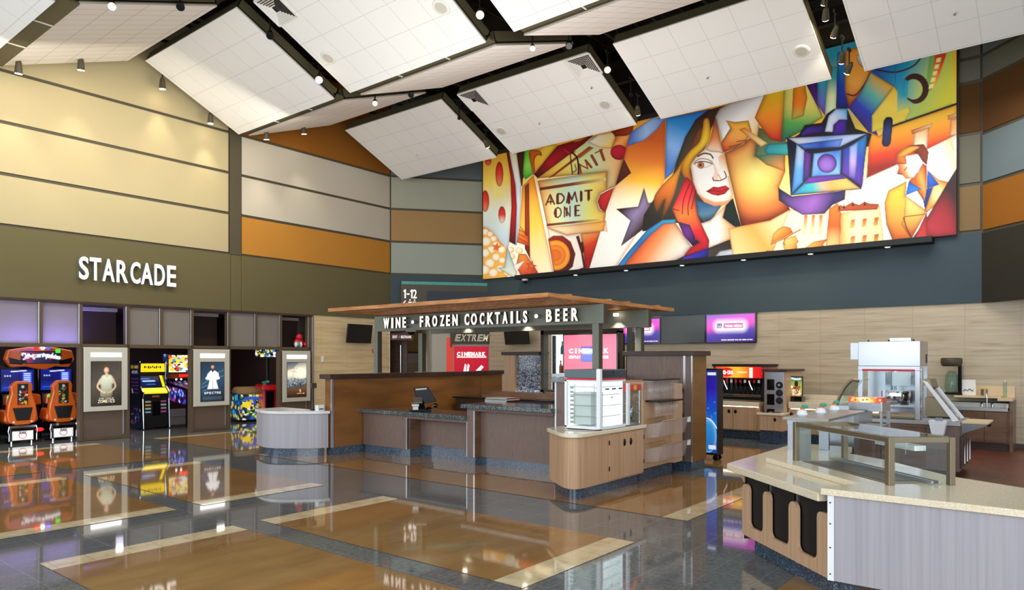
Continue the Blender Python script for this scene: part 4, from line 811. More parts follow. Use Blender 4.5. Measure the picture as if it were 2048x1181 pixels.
for px, py, l in ((1151, 548, 'downlight in the black shelf, below the round lens of the mural'), (1252, 541, 'downlight in the black shelf, below the blue curve of the mural'), (1364, 531, 'downlight in the black shelf, below the red glove'), (1487, 520, 'downlight in the black shelf, just right of the painted woman'), (1621, 508, 'downlight in the black shelf, below the reaching hands'), (1775, 495, 'rightmost downlight in the black shelf, below the painted man')):
    x, y = P(px, py, 4.355)
    t = thing('downlight', l, 'downlight', (MP - 0.14, y / x * (MP - 0.14), 4.355), group='downlights in the shelf under the mural')
    b = MB(); b.lathe([(0.055, -0.012), (0.075, 0.0)], n=20); b.build('trim_ring', 'white_matte', t, world=False)
    b = MB(); b.lathe([(0.0, -0.014), (0.052, -0.013)], n=20); b.build('diffuser', 'downlight_glow', t, world=False)
# ---- arcade front under the olive band
def S(px, off=0.0): return LW.hit(px, 700, off)[0]
def Z(px, py, off=0.0): return LW.hit(px, py, off)[1]
ZR0, ZR1 = 2.10, 2.18
tr = thing('trim_1', None, None, (LW.o[0], LW.o[1], 0), LW.a, kind='structure')
def fbox(name, a, b_, y0, y1, z0, z1, m, par=tr, bevel=0.004):
    k = MB(); k.box(a, b_, y0, y1, z0, z1); return k.build(name, m, par, world=False, bevel=bevel)
fbox('header_strip', -8, sT, -0.05, 0.1, 3.07, 3.13, 'wood_dark'); fbox('transom_rail', -8, sT, -0.04, 0.1, ZR0, ZR1, 'bronze_frame')
VP = [(76.6, 84.4, 0), (157, 164, 1), (251, 258, 1), (318, 325, 0), (380, 386, 1), (454, 460, 1), (508, 513, 0), (557, 562.5, 1), (615, 621, 1)]
for a, b_, full in VP:
    fbox('post', S(a), S(b_), -0.04, 0.12, 0 if full else ZR1, 3.07, 'bronze_frame')
    fbox('edge_trim', S(a) - 0.012, S(a) + 0.005, -0.05, -0.02, ZR1 if not full else ZR1, 3.07, 'aluminium')
fbox('edge_trim', S(621.5), S(624.5), -0.06, 0.0, 0, 3.07, 'aluminium')
for a, b_ in ((-10, 76.6), (84.4, 157), (258, 318), (325, 380), (460, 508), (513, 557)):
    fbox('frosted_pane', S(a), S(b_), 0.01, 0.03, ZR1, 3.07, 'frosted_pane')
for a, b_ in ((164, 251), (386, 454), (562.5, 615)):
    k = MB(); k.box(S(a), S(b_), 0.5, 0.52, ZR1, 3.07); k.box(S(a), S(b_), 0, 0.5, ZR1 - 0.02, ZR1); k.build('niche_back', 'arcade_dark', tr, world=False)
    fbox('niche_vent', S(a), S(b_), 0.42, 0.5, 2.96, 3.05, 'vent_grey')
    fbox('pier_panel', S(a), S(b_), 0.0, 0.12, 0.06, ZR0, 'taupe_panel'); fbox('pier_base', S(a), S(b_), -0.02, 0.1, 0, 0.06, 'bronze_frame')
    fbox('edge_trim', S(b_) - 0.06, S(b_) - 0.045, -0.012, 0.0, 0.1, 0.9, 'aluminium')
for n, (x0, x1, y0, y1) in {'wall_arcade_back': (-8, sT + 0.1, 5.0, 5.1), 'wall_arcade_right': (sT, sT + 0.1, 0.3, 5.0), 'wall_arcade_left': (-8, -7.9, 0.1, 5)}.items():
    r = thing(n, None, None, (LW.o[0], LW.o[1], 0), LW.a, kind='structure'); fbox('wall_core', x0, x1, y0, y1, 0, 3.13, 'arcade_dark', r); fbox('baseboard', x0 + 0.01, x1 - 0.01, y0 - 0.02, y0, 0, 0.25, 'vent_grey', r) if n.endswith('back') else None
r = thing('ceiling_arcade', None, None, (LW.o[0], LW.o[1], 0), LW.a, kind='structure'); fbox('soffit', -8, sT, 0.1, 5.1, 3.1, 3.16, 'arcade_dark', r)
# ---- poster cases
def fig_dark(A_):
    A_.rect(0, 0, 1, 1.5, ['#2c2824', '#4a443c', '#201c1a'], ((0, 0), (0.6, 1.5)))
    A_.scatter(60, ['#3a342e', '#554c40', '#28221e'], 0.01, 0.05, a=0.3)
    A_.poly([(.3, .55), (.38, .45), (.6, .43), (.72, .52), (.78, .75), (.7, .8), (.68, 1.2), (.3, 1.2), (.3, .82), (.2, .78)], ['#c8ccb8', '#a8ac98', '#6a6a5a'], ((.4, .5), (.55, 1.2)), '#3a342c', .03, smooth=True)
    A_.line([(.3, .6), (.2, .85), (.35, 1.02), (.45, 1.05)], .06, '#c8a888', True); A_.line([(.73, .6), (.8, .85), (.66, 1.02), (.55, 1.06)], .06, '#b89878', True)
    A_.ell(.5, .3, .1, .13, ['#d8c0a8', '#a87858'], ('r', (.48, .28), .13), '#2a1c14', .02); A_.poly([(.36, .3), (.38, .15), (.5, .1), (.63, .15), (.65, .32), (.6, .2), (.45, .19), (.4, .3)], '#4a3424', smooth=True)
    A_.line([(.5, .42), (.52, .5)], .08, '#c8a888')
    A_.letters('PRIDEZ', .26, 1.29, .48, .05, .008, '#e8dcb8'); A_.letters('ZOMBIES', .22, 1.4, .56, .09, .014, '#e8dcb8')
def fig_white(A_):
    A_.rect(0, 0, 1, 1.7, ['#1c2c3c', '#2a4660', '#121c28'], ((0, 0), (.8, 1.7)))
    for p in ([(.05, .95), (.3, .8)], [(.02, 1.1), (.28, 1.0)], [(.75, .45), (.98, .35)], [(.8, .65), (.98, .6)], [(.1, 1.25), (.25, 1.2)]): A_.line(p, .03, '#5a90a8', a=.6)
    A_.poly([(.28, .5), (.42, .36), (.6, .36), (.76, .48), (.8, .74), (.66, .8), (.76, 1.18), (.26, 1.18), (.36, .8), (.2, .74)], ['#f4f6f8', '#dce0e4'], ((.4, .4), (.6, 1.2)), '#8a949c', .03)
    A_.line([(.24, .7), (.5, .64), (.76, .7)], .1, '#eef0f2'); A_.line([(.24, .76), (.5, .72), (.76, .76)], .015, '#9aa2aa'); A_.line([(.5, .78), (.5, 1.18)], .02, '#6a747c')
    A_.poly([(.45, .36), (.56, .36), (.5, .46)], '#20242c'); A_.ell(.5, .2, .07, .1, ['#c89a7a', '#9a6a50'], ('r', (.48, .2), .1)); A_.poly([(.42, .17), (.45, .08), (.55, .08), (.58, .17), (.5, .12)], '#3a2c22')
    A_.letters('SPECTRE', .14, 1.38, .72, .08, .016, '#e8ecf0', gap=.35)
    for k in range(3): A_.line([(.1, 1.52 + k * .05), (.9, 1.52 + k * .05)], .012, '#7a8a98', a=.6)
def fig_storm(A_):
    A_.rect(0, 0, 1, 1.75, ['#4a5a6a', '#c8c4b0', '#f4ead0', '#8a96a0', '#3a4650', '#6a4630', '#2c1c14'], ((.2, 0), (.45, 1.75)))
    A_.ell(.7, .55, .45, .3, ['#fffbe8', '#f4ead0', '#b8b8a8'], ('r', (.7, .55), .5), a=.8); A_.scatter(120, ['#5a6a78', '#2a343c', '#a8b0b0'], .01, .05, (0, .8, 1, 1.25), .6)
    A_.poly([(0, 0), (.6, 0), (.3, .3), (0, .4)], '#3a4858', a=.6); A_.poly([(0, 1.38), (.5, 1.32), (1, 1.2), (1, 1.75), (0, 1.75)], ['#6a4428', '#2c1a12'], ((.5, 1.3), (.5, 1.7)))
    A_.line([(.68, 1.1), (.68, 1.25)], .05, '#141414'); A_.ell(.68, 1.07, .025, .035, '#141414'); A_.scatter(6, ['#1c2024'], .01, .03, (.1, .25, .5, .5))
    A_.letters('5', .62, 1.5, .1, .12, .02, '#f4e8d0'); A_.letters('WAVE', .5, 1.6, .4, .05, .012, '#e8c890')
def poster(label, x0, x1, ya, yb, px0, px1, pa, pb, sx0, sx1, sa_, sb_, fig, ratio):
    off = -0.09; a, b_ = LW.hit(x0, ya, off), LW.hit(x1, yb, off); z1 = a[1]; z0 = LW.hit(x0, yb, off)[1]
    sc = (a[0] + b_[0]) / 2; w = b_[0] - a[0]; r = thing('poster_case', label, 'poster case', LW.pt(sc, off, z0), LW.a, group='lit poster cases on the arcade front')
    h = z1 - z0; k = MB(); k.box(-w / 2, w / 2, 0, 0.085, 0, h); k.build('frame', 'poster_frame', r, world=False, bevel=0.012)
    k = MB(); k.box(-w / 2 - 0.02, -w / 2, 0.02, 0.09, 0.02, h - 0.02); k.build('side_return', 'olive_metal_dark', r, world=False)
    lx = lambda p: LW.hit(p, 700, off)[0] - sc; lz = lambda p, q_: LW.hit(p, q_, off)[1] - z0
    k = MB(); k.box(lx(sx0), lx(sx1), -0.006, 0, lz(sx0, sb_), lz(sx0, sa_)); k.build('header_light', 'strip_light', r, world=False)
    k = MB(); k.box(lx(px0) - .01, lx(px1) + .01, -0.004, 0, lz(px0, pb) - .01, lz(px0, pa) + .01); k.build('black_mat', 'black_matte', r, world=False)
    A_ = Art(1, ratio, 110, '#202020'); fig(A_); A_.w, A_.h = 1, ratio
    A_.mesh('poster_print', (lx(px0), -0.007, lz(px0, pa)), (1, 0, 0), (0, 0, -1), lx(px1) - lx(px0), lz(px0, pa) - lz(px0, pb), r, 'art_lit', world=False)
poster('lit poster case with a pale figure in a torn dress, leftmost on the arcade front', 168, 255.6, 695, 825, 182.5, 242, 724, 813, 181.6, 243, 706, 714.4, fig_dark, 1.5)
poster('lit poster case showing a white dinner jacket on dark blue, middle of the three', 387.5, 459.4, 699, 814.5, 401.5, 448, 725, 804, 400.6, 449.5, 708, 716, fig_white, 1.7)
poster('lit poster case with a stormy sky over a ruined town, beside the stone wall', 565.6, 621, 702, 805.5, 574.5, 612.5, 725.5, 795.5, 574, 613.5, 710.5, 718, fig_storm, 1.75)
# ---- STARCADE lettering, stood off the olive band
sg = thing('wall_sign', 'row of big white raised letters on the olive band over the arcade', 'sign', LW.pt(S(153), -0.14, Z(153, 557, -0.14)), LW.a)
s_a = LW.hit(153, 557, -0.14)[0]; zb_ = LW.hit(200, 562, -0.14)[1]; zt_ = LW.hit(200, 517, -0.14)[1]
for ch, a, b_ in (('S', 153, 172), ('T', 174.5, 197), ('A', 200, 224), ('R', 228.5, 251), ('C', 256.5, 276), ('A', 277.5, 301), ('D', 304.5, 325), ('E', 330, 347.5)):
    x0 = LW.hit(a, 560, -0.14)[0] - s_a; x1 = LW.hit(b_, 560, -0.14)[0] - s_a
    k = MB(); lettering(k, ch, (x0, 0.0, zb_ - sg.location.z), (1, 0, 0), (0, 0, 1), x1 - x0, zt_ - zb_, 0.012, 0.018)
    o = k.build('letter', 'white_letter', sg, world=False)
    k = MB(); lettering(k, ch, (x0, 0.085, zb_ - sg.location.z), (1, 0, 0), (0, 0, 1), x1 - x0, zt_ - zb_, 0.08, 0.018); k.build('letter_return', 'letter_return', o, world=False)
# ---- racing games
def local(root): return root
def racing(s, label):
    r = thing('racing_game', label, 'arcade game', LW.pt(s, 0.75, 0), LW.a, group='twin seat racing games')
    B = lambda: MB()
    for sx in (-0.4, 0.4):
        prof = [(-.26, .45), (-.30, .62), (-.27, .85), (-.21, 1.1), (-.23, 1.24), (-.12, 1.36), (.12, 1.36), (.2, 1.27), (.19, 1.1), (.26, .85), (.29, .62), (.26, .45), (.12, .40), (-.12, .40)]
        k = B(); k.front([(sx + x, z) for x, z in prof], -0.12, 0.04)
        k.front([(sx - .33, .48), (sx - .26, .44), (sx - .2, .62), (sx - .25, .75), (sx - .3, .7)], -0.05, 0.38); k.front([(sx + .33, .48), (sx + .26, .44), (sx + .2, .62), (sx + .25, .75), (sx + .3, .7)], -0.05, 0.38)
        k.box(sx - .27, sx + .27, 0.0, 0.45, .42, .52)
        st = k.build('seat', 'orange_shell', r, world=False, bevel=0.04, seg=4, smooth=True)
        k = B(); k.front([(sx - .19, .78), (sx + .19, .78), (sx + .13, .5), (sx - .12, .5)], -0.135, -0.1); k.build('lower_insert', 'black_matte', st, world=False, bevel=0.01)
        A_ = Art(.24, .5, 26, '#1a1a1c'); A_.scatter(30, ['#e8e8e8', '#c82020', '#60b040', '#f0b020', '#101014', '#202024'], .012, .04, (0, .12, .24, .5)); A_.ell(.12, .07, .035, .035, '#d8d8d8')
        A_.mesh('seat_graphic', (sx - .1, -0.128, 1.3), (1, 0, 0), (0, 0, -1), .2, .46, st, 'art_print', world=False)
        k = B()
        for x in (-.17, .17): k.cyl((sx + x, -0.13, .47), (sx + x, -0.1, .47), .022, 10)
        k.build('rear_stud', 'white_gloss', st, world=False)
        k = B(); k.box(sx - .24, sx + .24, -0.12, 0.5, .05, .38); pd = k.build('pedestal', 'black_gloss', r, world=False, bevel=.02)
        k = B()
        for x in (-.26, .26): k.tube([(sx + x, -.14, .06), (sx + x, -.15, .2), (sx + x * 1.06, -.14, .27), (sx + x * .98, -.14, .38)], .014)
        k.box(sx - .25, sx + .25, -.14, -.12, .34, .39); k.build('chrome_trim', 'chrome', pd, world=False)
        A_ = Art(.4, .2, 40, '#dcdcdc'); A_.rect(0, 0, .4, .2, '#e4e4e2', edge='#8a8a88', ew=.012); A_.ell(.2, .1, .08, .07, '#b83030'); A_.ell(.2, .1, .065, .055, '#e4e4e2'); A_.letters('RAW', .135, .07, .13, .06, .012, '#303034')
        A_.mesh('end_badge', (sx - .2, -.125, .27), (1, 0, 0), (0, 0, -1), .4, .2, pd, 'art_lit', world=False)
        k = B()
        for x in (-.19, .19): k.cyl((sx + x, -.06, 0), (sx + x, -.06, .05), .03, 10)
        k.build('leveling_foot', 'chrome', pd, world=False)
        # screen housing in front of the seat
        k = B(); k.box(sx - .38, sx + .38, 1.1, 1.7, 0, 1.05); k.box(sx - .39, sx + .39, 1.35, 1.75, 1.05, 1.72); k.build('cabinet', 'black_gloss', r, world=False, bevel=.02)
        A_ = Art(.66, .5, 50, '#080c40'); A_.rect(0, 0, .66, .5, ['#0c1a80', '#0a1050', '#1030a0'], ((0, 0), (0, .5))); A_.rect(.42, .06, .62, .34, '#3a5ae0', edge='#101c80', ew=.02)
        for q_ in range(5): A_.line([(.46, .1 + q_ * .045), (.58, .1 + q_ * .045)], .02, '#c8d8ff')
        for q_ in range(3): A_.ell(.08 + q_ * .05, .15, .015, .015, '#c8e0ff')
        A_.line([(.05, .42), (.6, .42)], .015, '#2a60f0'); A_.line([(.2, .05), (.5, .03)], .02, '#e8f0ff')
        A_.mesh('monitor', (sx - .33, 1.345, 1.6), (1, 0, 0), (0, 0, -1), .66, .5, r, 'art_screen', world=False)
        k = B(); k.front([(sx - .36, .78), (sx + .36, .78), (sx + .34, 1.02), (sx, 1.08), (sx - .34, 1.02)], .95, 1.15); k.build('dashboard', 'orange_shell', r, world=False, bevel=.03)
        k = B(); pts = [(sx + .13 * math.cos(t * PI / 6), .86, 1.04 + .13 * math.sin(t * PI / 6)) for t in range(13)]; k.tube(pts, .016, 6); k.cyl((sx, .86, 1.04), (sx, .98, 1.02), .03); k.build('steering_wheel', 'black_matte', r, world=False)
        k = B(); k.ball((sx - .3, .93, .98), .035); k.build('start_button', 'green_glow', r, world=False)
    k = B(); out = [(-.72, 1.9), (-.66, 2.12), (-.45, 2.16), (-.2, 2.2), (.2, 2.2), (.45, 2.16), (.66, 2.12), (.72, 1.9), (.6, 1.72), (.3, 1.74), (.1, 1.66), (-.1, 1.68), (-.3, 1.74), (-.6, 1.72)]
    k.front(out, 1.1, 1.3); mq = k.build('marquee', 'orange_shell', r, world=False, bevel=.035, seg=3, smooth=True)
    A_ = Art(.9, .3, 90, '#201820'); A_.poly([(0, .03), (.9, .03), (.8, .28), (.15, .28)], ['#c83040', '#303050', '#181828'], ((0, 0), (.7, .3))); A_.line([(.05, .08), (.3, .12), (.5, .1), (.85, .16)], .07, '#ffffff', soft=.02); A_.scatter(30, ['#ffffff', '#f0d0f0', '#d02040', '#2030a0'], .01, .035, (.05, .04, .85, .2))
    A_.mesh('title_panel', (-.42, 1.095, 2.1), (1, 0, 0), (0, 0, -1), .84, .3, mq, 'art_screen', world=False)
    for s_ in (-1, 1):
        k = B(); k.front([(s_ * .66, 1.95), (s_ * .64, 1.8), (s_ * .4, 1.78), (s_ * .34, 1.86)], 1.085, 1.11); k.build('speaker_pod', 'black_gloss', mq, world=False, bevel=.015)
    for x, m in ((-.1, 'red_glow'), (.02, 'white_glow'), (.14, 'blue_glow')):
        k = B(); k.ball((x, 1.08, 2.18), .05); k.build('beacon', m, mq, world=False)
    k = B(); k.box(.3, .39, 1.07, 1.1, 2.06, 2.14); k.build('indicator', 'green_glow', mq, world=False)
    k = B(); k.box(-.36, .36, 1.75, 1.9, .1, 2.0); k.build('back_body', 'black_matte', r, world=False)
    k = B(); k.ball((-.05, -.05, .27), .07, sc=(1.2, 1, .6)); k.build('pedal_light', 'red_glow', r, world=False)
    for c_ in kids(r):
        if c_.name.split('.')[0] in ('cabinet', 'monitor', 'dashboard', 'steering_wheel', 'start_button', 'marquee', 'back_body'): c_.location = (.3, -.2, -.07 if c_.name.startswith('marquee') else 0)
    return r
sR = LW.hit(88, 880, 0.6)[0]
rg = racing(sR, 'orange twin racing game beside the leftmost poster case')
rg2 = dup(rg, LW.pt(sR - 1.62, 0.75, 0), LW.a, 'orange twin racing game cut off by the left edge')
# ---- upright cabinet with the yellow marquee
px, py = 300, 857
x0, y0 = P(px, py)
cb = thing('arcade_cabinet', 'upright black arcade cabinet with a bright yellow marquee', 'arcade game', (x0, y0, 0), facing(px, 24))
prof = [(-.38, 0), (.4, 0), (.4, 1.72), (-.02, 1.78), (-.18, 1.78), (-.14, 1.3), (-.2, 1.12), (-.38, .98), (-.34, .8)]
k = MB(); k.side(prof, -.36, -.31); sp_ = k.build('side_panel', 'black_gloss', cb, world=False)
A_ = Art(.72, 1.7, 50, '#0c0c1c'); A_.rect(0, 0, .72, 1.7, ['#101028', '#08080f', '#0c1840'], ((0, 0), (0, 1.7)))
A_.letters('PAC-MANS', .06, .14, .5, .07, .016, '#e8c830'); A_.letters('ARCADE', .12, .27, .4, .06, .014, '#d0d0d8')
for q_ in range(5):
    for w_ in range(6): A_.ell(.12 + w_ * .085, .42 + q_ * .09, .02, .018, '#7a4aa8')
A_.scatter(26, ['#d04080', '#2860c0', '#d8d8e0', '#c8a030', '#3040a0'], .015, .045, (.1, 1.2, .68, 1.6)); A_.poly([(.1, .72), (.14, .66), (.22, .76), (.2, .82)], '#c8c8d8')
A_.mesh('side_art', (-.365, .34, 1.74), (0, -1, 0), (0, 0, -1), .62, 1.7, sp_, 'art_print', world=False)
k = MB(); k.side(prof, .31, .36); k.build('side_panel', 'black_gloss', cb, world=False)
k = MB(); k.side([(-.32, .05), (.38, .05), (.38, 1.7), (.1, 1.7), (.1, 1.2), (-.2, 1.0), (-.33, .95)], -.31, .31); k.build('body', 'black_matte', cb, world=False)
for sx in (-.335, .335):
    k = MB(); k.tube([(sx, a_ - .008, b_) for a_, b_ in [(-.38, 0.02), (-.34, .8), (-.38, .98), (-.2, 1.12), (-.14, 1.3), (-.18, 1.78)]], .016, 8); k.build('chrome_edge', 'chrome', cb, world=False)
k = MB(); k.box(-.31, .31, -.16, .1, 1.5, 1.72); k.build('marquee', 'yellow_marquee', cb, world=False)
k = MB()
for i in range(9): k.box(-.22 + i * .05, -.19 + i * .05, -.165, -.155, 1.6 + .015 * math.sin(i * 2), 1.65 + .012 * math.cos(i * 3))
k.build('marquee_marks', 'black_matte', cb, world=False)
k = MB(); k.side([(-.33, .97), (-.2, 1.08), (-.2, 1.0), (-.33, .93)], -.31, .31); k.build('control_panel', 'yellow_marquee', cb, world=False)
A_ = Art(.5, .35, 40, '#08103c'); A_.rect(0, 0, .5, .35, ['#0c2068', '#0a1030'], ((0, 0), (.5, .35))); A_.line([(.05, .08), (.25, .08)], .02, '#4a90f0'); A_.line([(.08, .16), (.36, .16)], .04, '#a8d8ff'); A_.line([(.15, .27), (.36, .27)], .02, '#4080d0')
A_.mesh('screen', (-.29, .02, 1.38), (1, 0, 0), (0, -.42, -.6), .52, .45, cb, 'art_screen', world=False)
k = MB(); k.add([(.24, .0, 1.4), (.31, .0, 1.4), (.31, -.2, 1.1), (.24, -.2, 1.1)], [(0, 1, 2, 3)]); k.build('screen_bezel', 'yellow_marquee', cb, world=False)
k = MB(); k.box(-.09, .09, -.345, -.33, .84, .88); k.build('coin_light', 'orange_label', cb, world=False)
k = MB(); k.box(-.11, .11, -.35, -.33, .35, .72); k.build('coin_door', 'black_gloss', cb, world=False, bevel=.005)
for sx, cs in ((-.2, ['#d8d0c8', '#e8c838', '#e0e0e8', '#a8d8e8']), (.2, ['#d060a0', '#d8d8c8', '#d8a0c0', '#d060a0'])):
    k_ = 0
    for c_ in cs:
        n_ = 'sticker_' + c_[1:]; mat(n_, c_, 0.5); k = MB(); k.box(sx - .07, sx + .07, -.342, -.33, .7 - k_ * .09, .745 - k_ * .09); k.build('game_sticker', n_, cb, world=False); k_ += 1
# ---- pinball machine half hidden by the second pier
x0, y0 = P(372, 851)
pb = thing('pinball_machine', 'pinball machine with a bright cartoon backbox behind the pier with the white jacket poster', 'pinball machine', (x0, y0, 0), facing(372, 28))
k = MB(); k.box(-.34, .34, .35, .6, 1.28, 1.98); k.build('backbox', 'black_gloss', pb, world=False, bevel=.01)
A_ = Art(.64, .7, 60, '#f0c040'); A_.rect(0, 0, .64, .7, ['#f0a030', '#f6d850', '#e8e8e0'], ((0, 0), (.4, .7))); A_.scatter(50, ['#ffffff', '#d03020', '#2050c0', '#18181c', '#f0c020', '#30a0d0'], .02, .07); A_.letters('KISS', .1, .05, .45, .13, .035, '#ffffff')
A_.mesh('backglass', (-.31, .345, 1.95), (1, 0, 0), (0, 0, -1), .62, .48, pb, 'art_screen', world=False)
k = MB(); k.box(-.31, .31, .335, .35, 1.3, 1.44); k.build('speaker_panel', 'orange_dark', pb, world=False); k = MB(); k.box(-.02, .28, .325, .336, 1.34, 1.41); k.build('score_display', 'red_glow', pb, world=False)
A_ = Art(.25, .7, 20, '#182850'); A_.scatter(20, ['#3060c0', '#101c40', '#6090d0'], .02, .07); A_.mesh('backbox_side_art', (-.345, .6, 1.98), (0, -1, 0), (0, 0, -1), .25, .7, pb, 'art_lit', world=False)
k = MB(); k.side([(.58, .75), (.58, 1.2), (-.65, 1.02), (-.65, .7)], -.33, .33); k.build('playfield_cabinet', 'black_gloss', pb, world=False)
A_ = Art(1.2, .4, 60, '#201040'); A_.scatter(70, ['#4030c0', '#a03080', '#d8d8f0', '#101020', '#2050d0'], .02, .08); A_.mesh('side_art', (-.335, .57, 1.14), (0, -1, -.12), (0, 0, -1), 1.2, .4, pb, 'art_lit', world=False)
A_ = Art(.6, 1.1, 40, '#181838'); A_.scatter(70, ['#ffffff', '#a040d0', '#3060f0', '#d03060', '#101020'], .01, .05); A_.mesh('playfield', (-.3, .55, 1.215), (1, 0, 0), (0, -1, -.147), .6, 1.15, pb, 'art_lit', world=False)
k = MB(); k.ball((-.12, .3, 1.27), .025); k.ball((.02, .3, 1.27), .025); k.build('lamp', 'white_glow', pb, world=False)
for a_ in ((-.3, -.6), (.3, -.6), (-.3, .5), (.3, .5)):
    k = MB(); k.box(a_[0] - .02, a_[0] + .02, a_[1] - .02, a_[1] + .02, 0, .75); k.build('leg', 'black_gloss', pb, world=False)
bluel = bpy.data.lights.new('arcade_glow', 'AREA'); bluel.energy = 150; bluel.color = (.25, .2, 1.0); bluel.shape = 'RECTANGLE'; bluel.size = 1.7; bluel.size_y = .3
o_ = bpy.data.objects.new('arcade_glow', bluel); COL.objects.link(o_); o_.location = LW.pt(S(85), .3, 2.12); o_.rotation_euler = (PI * .97, 0, LW.a); o_['kind'] = 'structure'
# ---- redemption and ride machines behind the third opening
x0, y0 = P(500, 842)
rd = thing('ride_cabinet', 'squat rounded arcade ride box in blue and yellow splashes', 'arcade game', (x0, y0, 0), facing(500, 20))
k = MB(); k.side([(-.38, .05), (.42, .05), (.42, .8), (-.38, .8)], -.42, .42); k.build('body', 'black_gloss', rd, world=False, bevel=.03)
A_ = Art(.84, .75, 80, '#1c3040'); A_.scatter(130, ['#2050b0', '#f0d020', '#e8e8d8', '#101418', '#3a8a50', '#c8b060', '#102848'], .02, .08); A_.line([(.15, .12), (.7, .08)], .09, '#2858c0', True); A_.letters('WILD', .25, .06, .4, .09, .025, '#e8e060'); A_.ell(.2, .3, .1, .1, '#f0d828')
A_.mesh('front_art', (-.42, -.385, .8), (1, 0, 0), (0, 0, -1), .84, .74, rd, 'art_lit', world=False)
A_ = Art(.8, .75, 50, '#103060'); A_.scatter(50, ['#1850a0', '#0a1830', '#30a0c0', '#c8c040'], .03, .1); A_.mesh('side_art', (-.425, .42, .8), (0, -1, 0), (0, 0, -1), .8, .74, rd, 'art_lit', world=False)
k = MB(); k.side([(-.38, .8)] + [(-.38 + .4 * (1 - math.cos(i * PI / 12)), .8 + .22 * math.sin(i * PI / 12)) for i in range(1, 12)] + [(.42, .8)], -.4, .4); k.build('domed_lid', 'tan_panel', rd, world=False, smooth=True)
x0, y0 = P(541, 846)
rm = thing('shooter_game', 'red arcade machine with a raised gun deck, left of the third poster', 'arcade game', (x0, y0, 0), facing(541, 18))
k = MB(); k.box(-.22, .22, -.05, .4, 0, 1.0); k.box(-.26, .26, -.3, 0, 0, .3); k.build('body', 'red_gloss', rm, world=False, bevel=.03)
k = MB(); k.side([(-.34, .95), (-.3, 1.1), (.3, 1.12), (.35, .98)], -.34, .34); k.build('control_deck', 'red_gloss', rm, world=False, bevel=.03)
k = MB(); k.box(-.15, .08, -.07, -.05, .35, .92); k.build('front_panel', 'black_gloss', rm, world=False)
A_ = Art(.44, .24, 30, '#c01820'); A_.rect(.05, .05, .39, .18, '#d8d8d8', edge='#401010', ew=.02); A_.letters('RAW', .1, .07, .24, .08, .02, '#202020'); A_.mesh('foot_badge', (-.22, -.305, .28), (1, 0, 0), (0, 0, -1), .44, .24, rm, 'art_lit', world=False)
for sx in (-.18, .18):
    k = MB(); k.cyl((sx, -.35, 1.2), (sx, .1, 1.16), .035, 10); k.box(sx - .03, sx + .03, -.1, 0, 1.05, 1.2); k.build('mounted_gun', 'black_matte' if sx > 0 else 'green_leaf', rm, world=False)
k = MB(); k.cyl((0, .3, 1.0), (0, .3, 2.0), .05, 10); k.build('mast', 'black_matte', rm, world=False)
A_ = Art(.6, .24, 50, '#20282c'); A_.scatter(60, ['#e8e8e8', '#f0d020', '#3080c0', '#101010'], .015, .05); A_.mesh('top_sign', (-.36, .24, 2.14), (1, 0, 0), (0, 0, -1), .62, .24, rm, 'art_screen', world=False)
k = MB(); k.box(-.36, .26, .245, .3, 1.9, 2.14); k.build('sign_box', 'black_gloss', rm, world=False)
# ---- toy on the shelf above the third poster
sc_ = LW.hit(596, 690, 0.25)[0]
ty = thing('plush_toy', 'pink, white and teal plush animal on the open shelf above the third poster case', 'toy', LW.pt(sc_, .22, ZR1), LW.a)
k = MB(); k.ball((0, 0, .14), .14, sc=(1.1, .8, 1)); k.build('body', 'red_trim', ty, world=False, smooth=True)
k = MB(); k.ball((-.02, -.05, .3), .1); k.build('head', 'red_trim', ty, world=False, smooth=True)
for sx, m in ((-.16, 'white_gloss'), (-.08, 'teal_tile'), (.0, 'white_matte'), (.14, 'red_gloss')):
    k = MB(); k.ball((sx, -.1, .08), .06, sc=(.8, 1, 1.4)); k.build('paw', m, ty, world=False, smooth=True)
for sx in (-.08, .06):
    k = MB(); k.cyl((sx, -.04, .36), (sx * 1.3, -.02, .46), .035, 10, .01); k.build('ear', 'black_gloss', ty, world=False)
# ---- left stone wall: television, fire alarm, plate
def tv(name, label, pl, px0, px1, py0, py1, off, tilt=0.13, yaw=0.0, screen='screen_off'):
    a = pl.hit(px0, py0, off); b_ = pl.hit(px1, py1, off); z1, z0 = a[1], pl.hit(px0, py1, off)[1]; w = b_[0] - a[0]; h = z1 - z0
    r = thing(name, label, 'television', pl.pt((a[0] + b_[0]) / 2, off, z0), pl.a + yaw)
    M = Matrix.Rotation(tilt, 4, 'X')
    k = MB(); k.box(-w / 2, w / 2, 0, .06, 0, h).xf(M); k.build('housing', 'black_matte', r, world=False, bevel=.008)
    k = MB(); k.box(-w / 2 + .02, w / 2 - .02, -.004, 0, .025, h - .02).xf(M); k.build('screen', screen, r, world=False)
    k = MB(); k.box(-w / 2, w / 2, -.002, .062, -.012, 0.0).xf(M); k.build('silver_bottom_edge', 'steel_satin', r, world=False)
    k = MB(); k.box(-.12, .12, .06, -off - .02, h * .3, h * .6); k.build('wall_mount', 'black_matte', r, world=False); return r
tv('television', 'dark wall television tilted on the pale stone left wall', LW, 691, 745, 648, 686, -.28, .14, .12)
al = thing('fire_alarm', 'small round red fire alarm on the left stone wall', 'alarm', LW.pt(LW.hit(747, 702, -.02)[0], -.02, Z(747, 702)), LW.a)
k = MB(); k.box(-.06, .06, -.03, .02, -.06, .06); k.build('backplate', 'red_gloss', al, world=False, bevel=.03); k = MB(); k.cyl((0, -.045, 0), (0, -.03, 0), .035, 14); k.build('strobe', 'white_gloss', al, world=False)
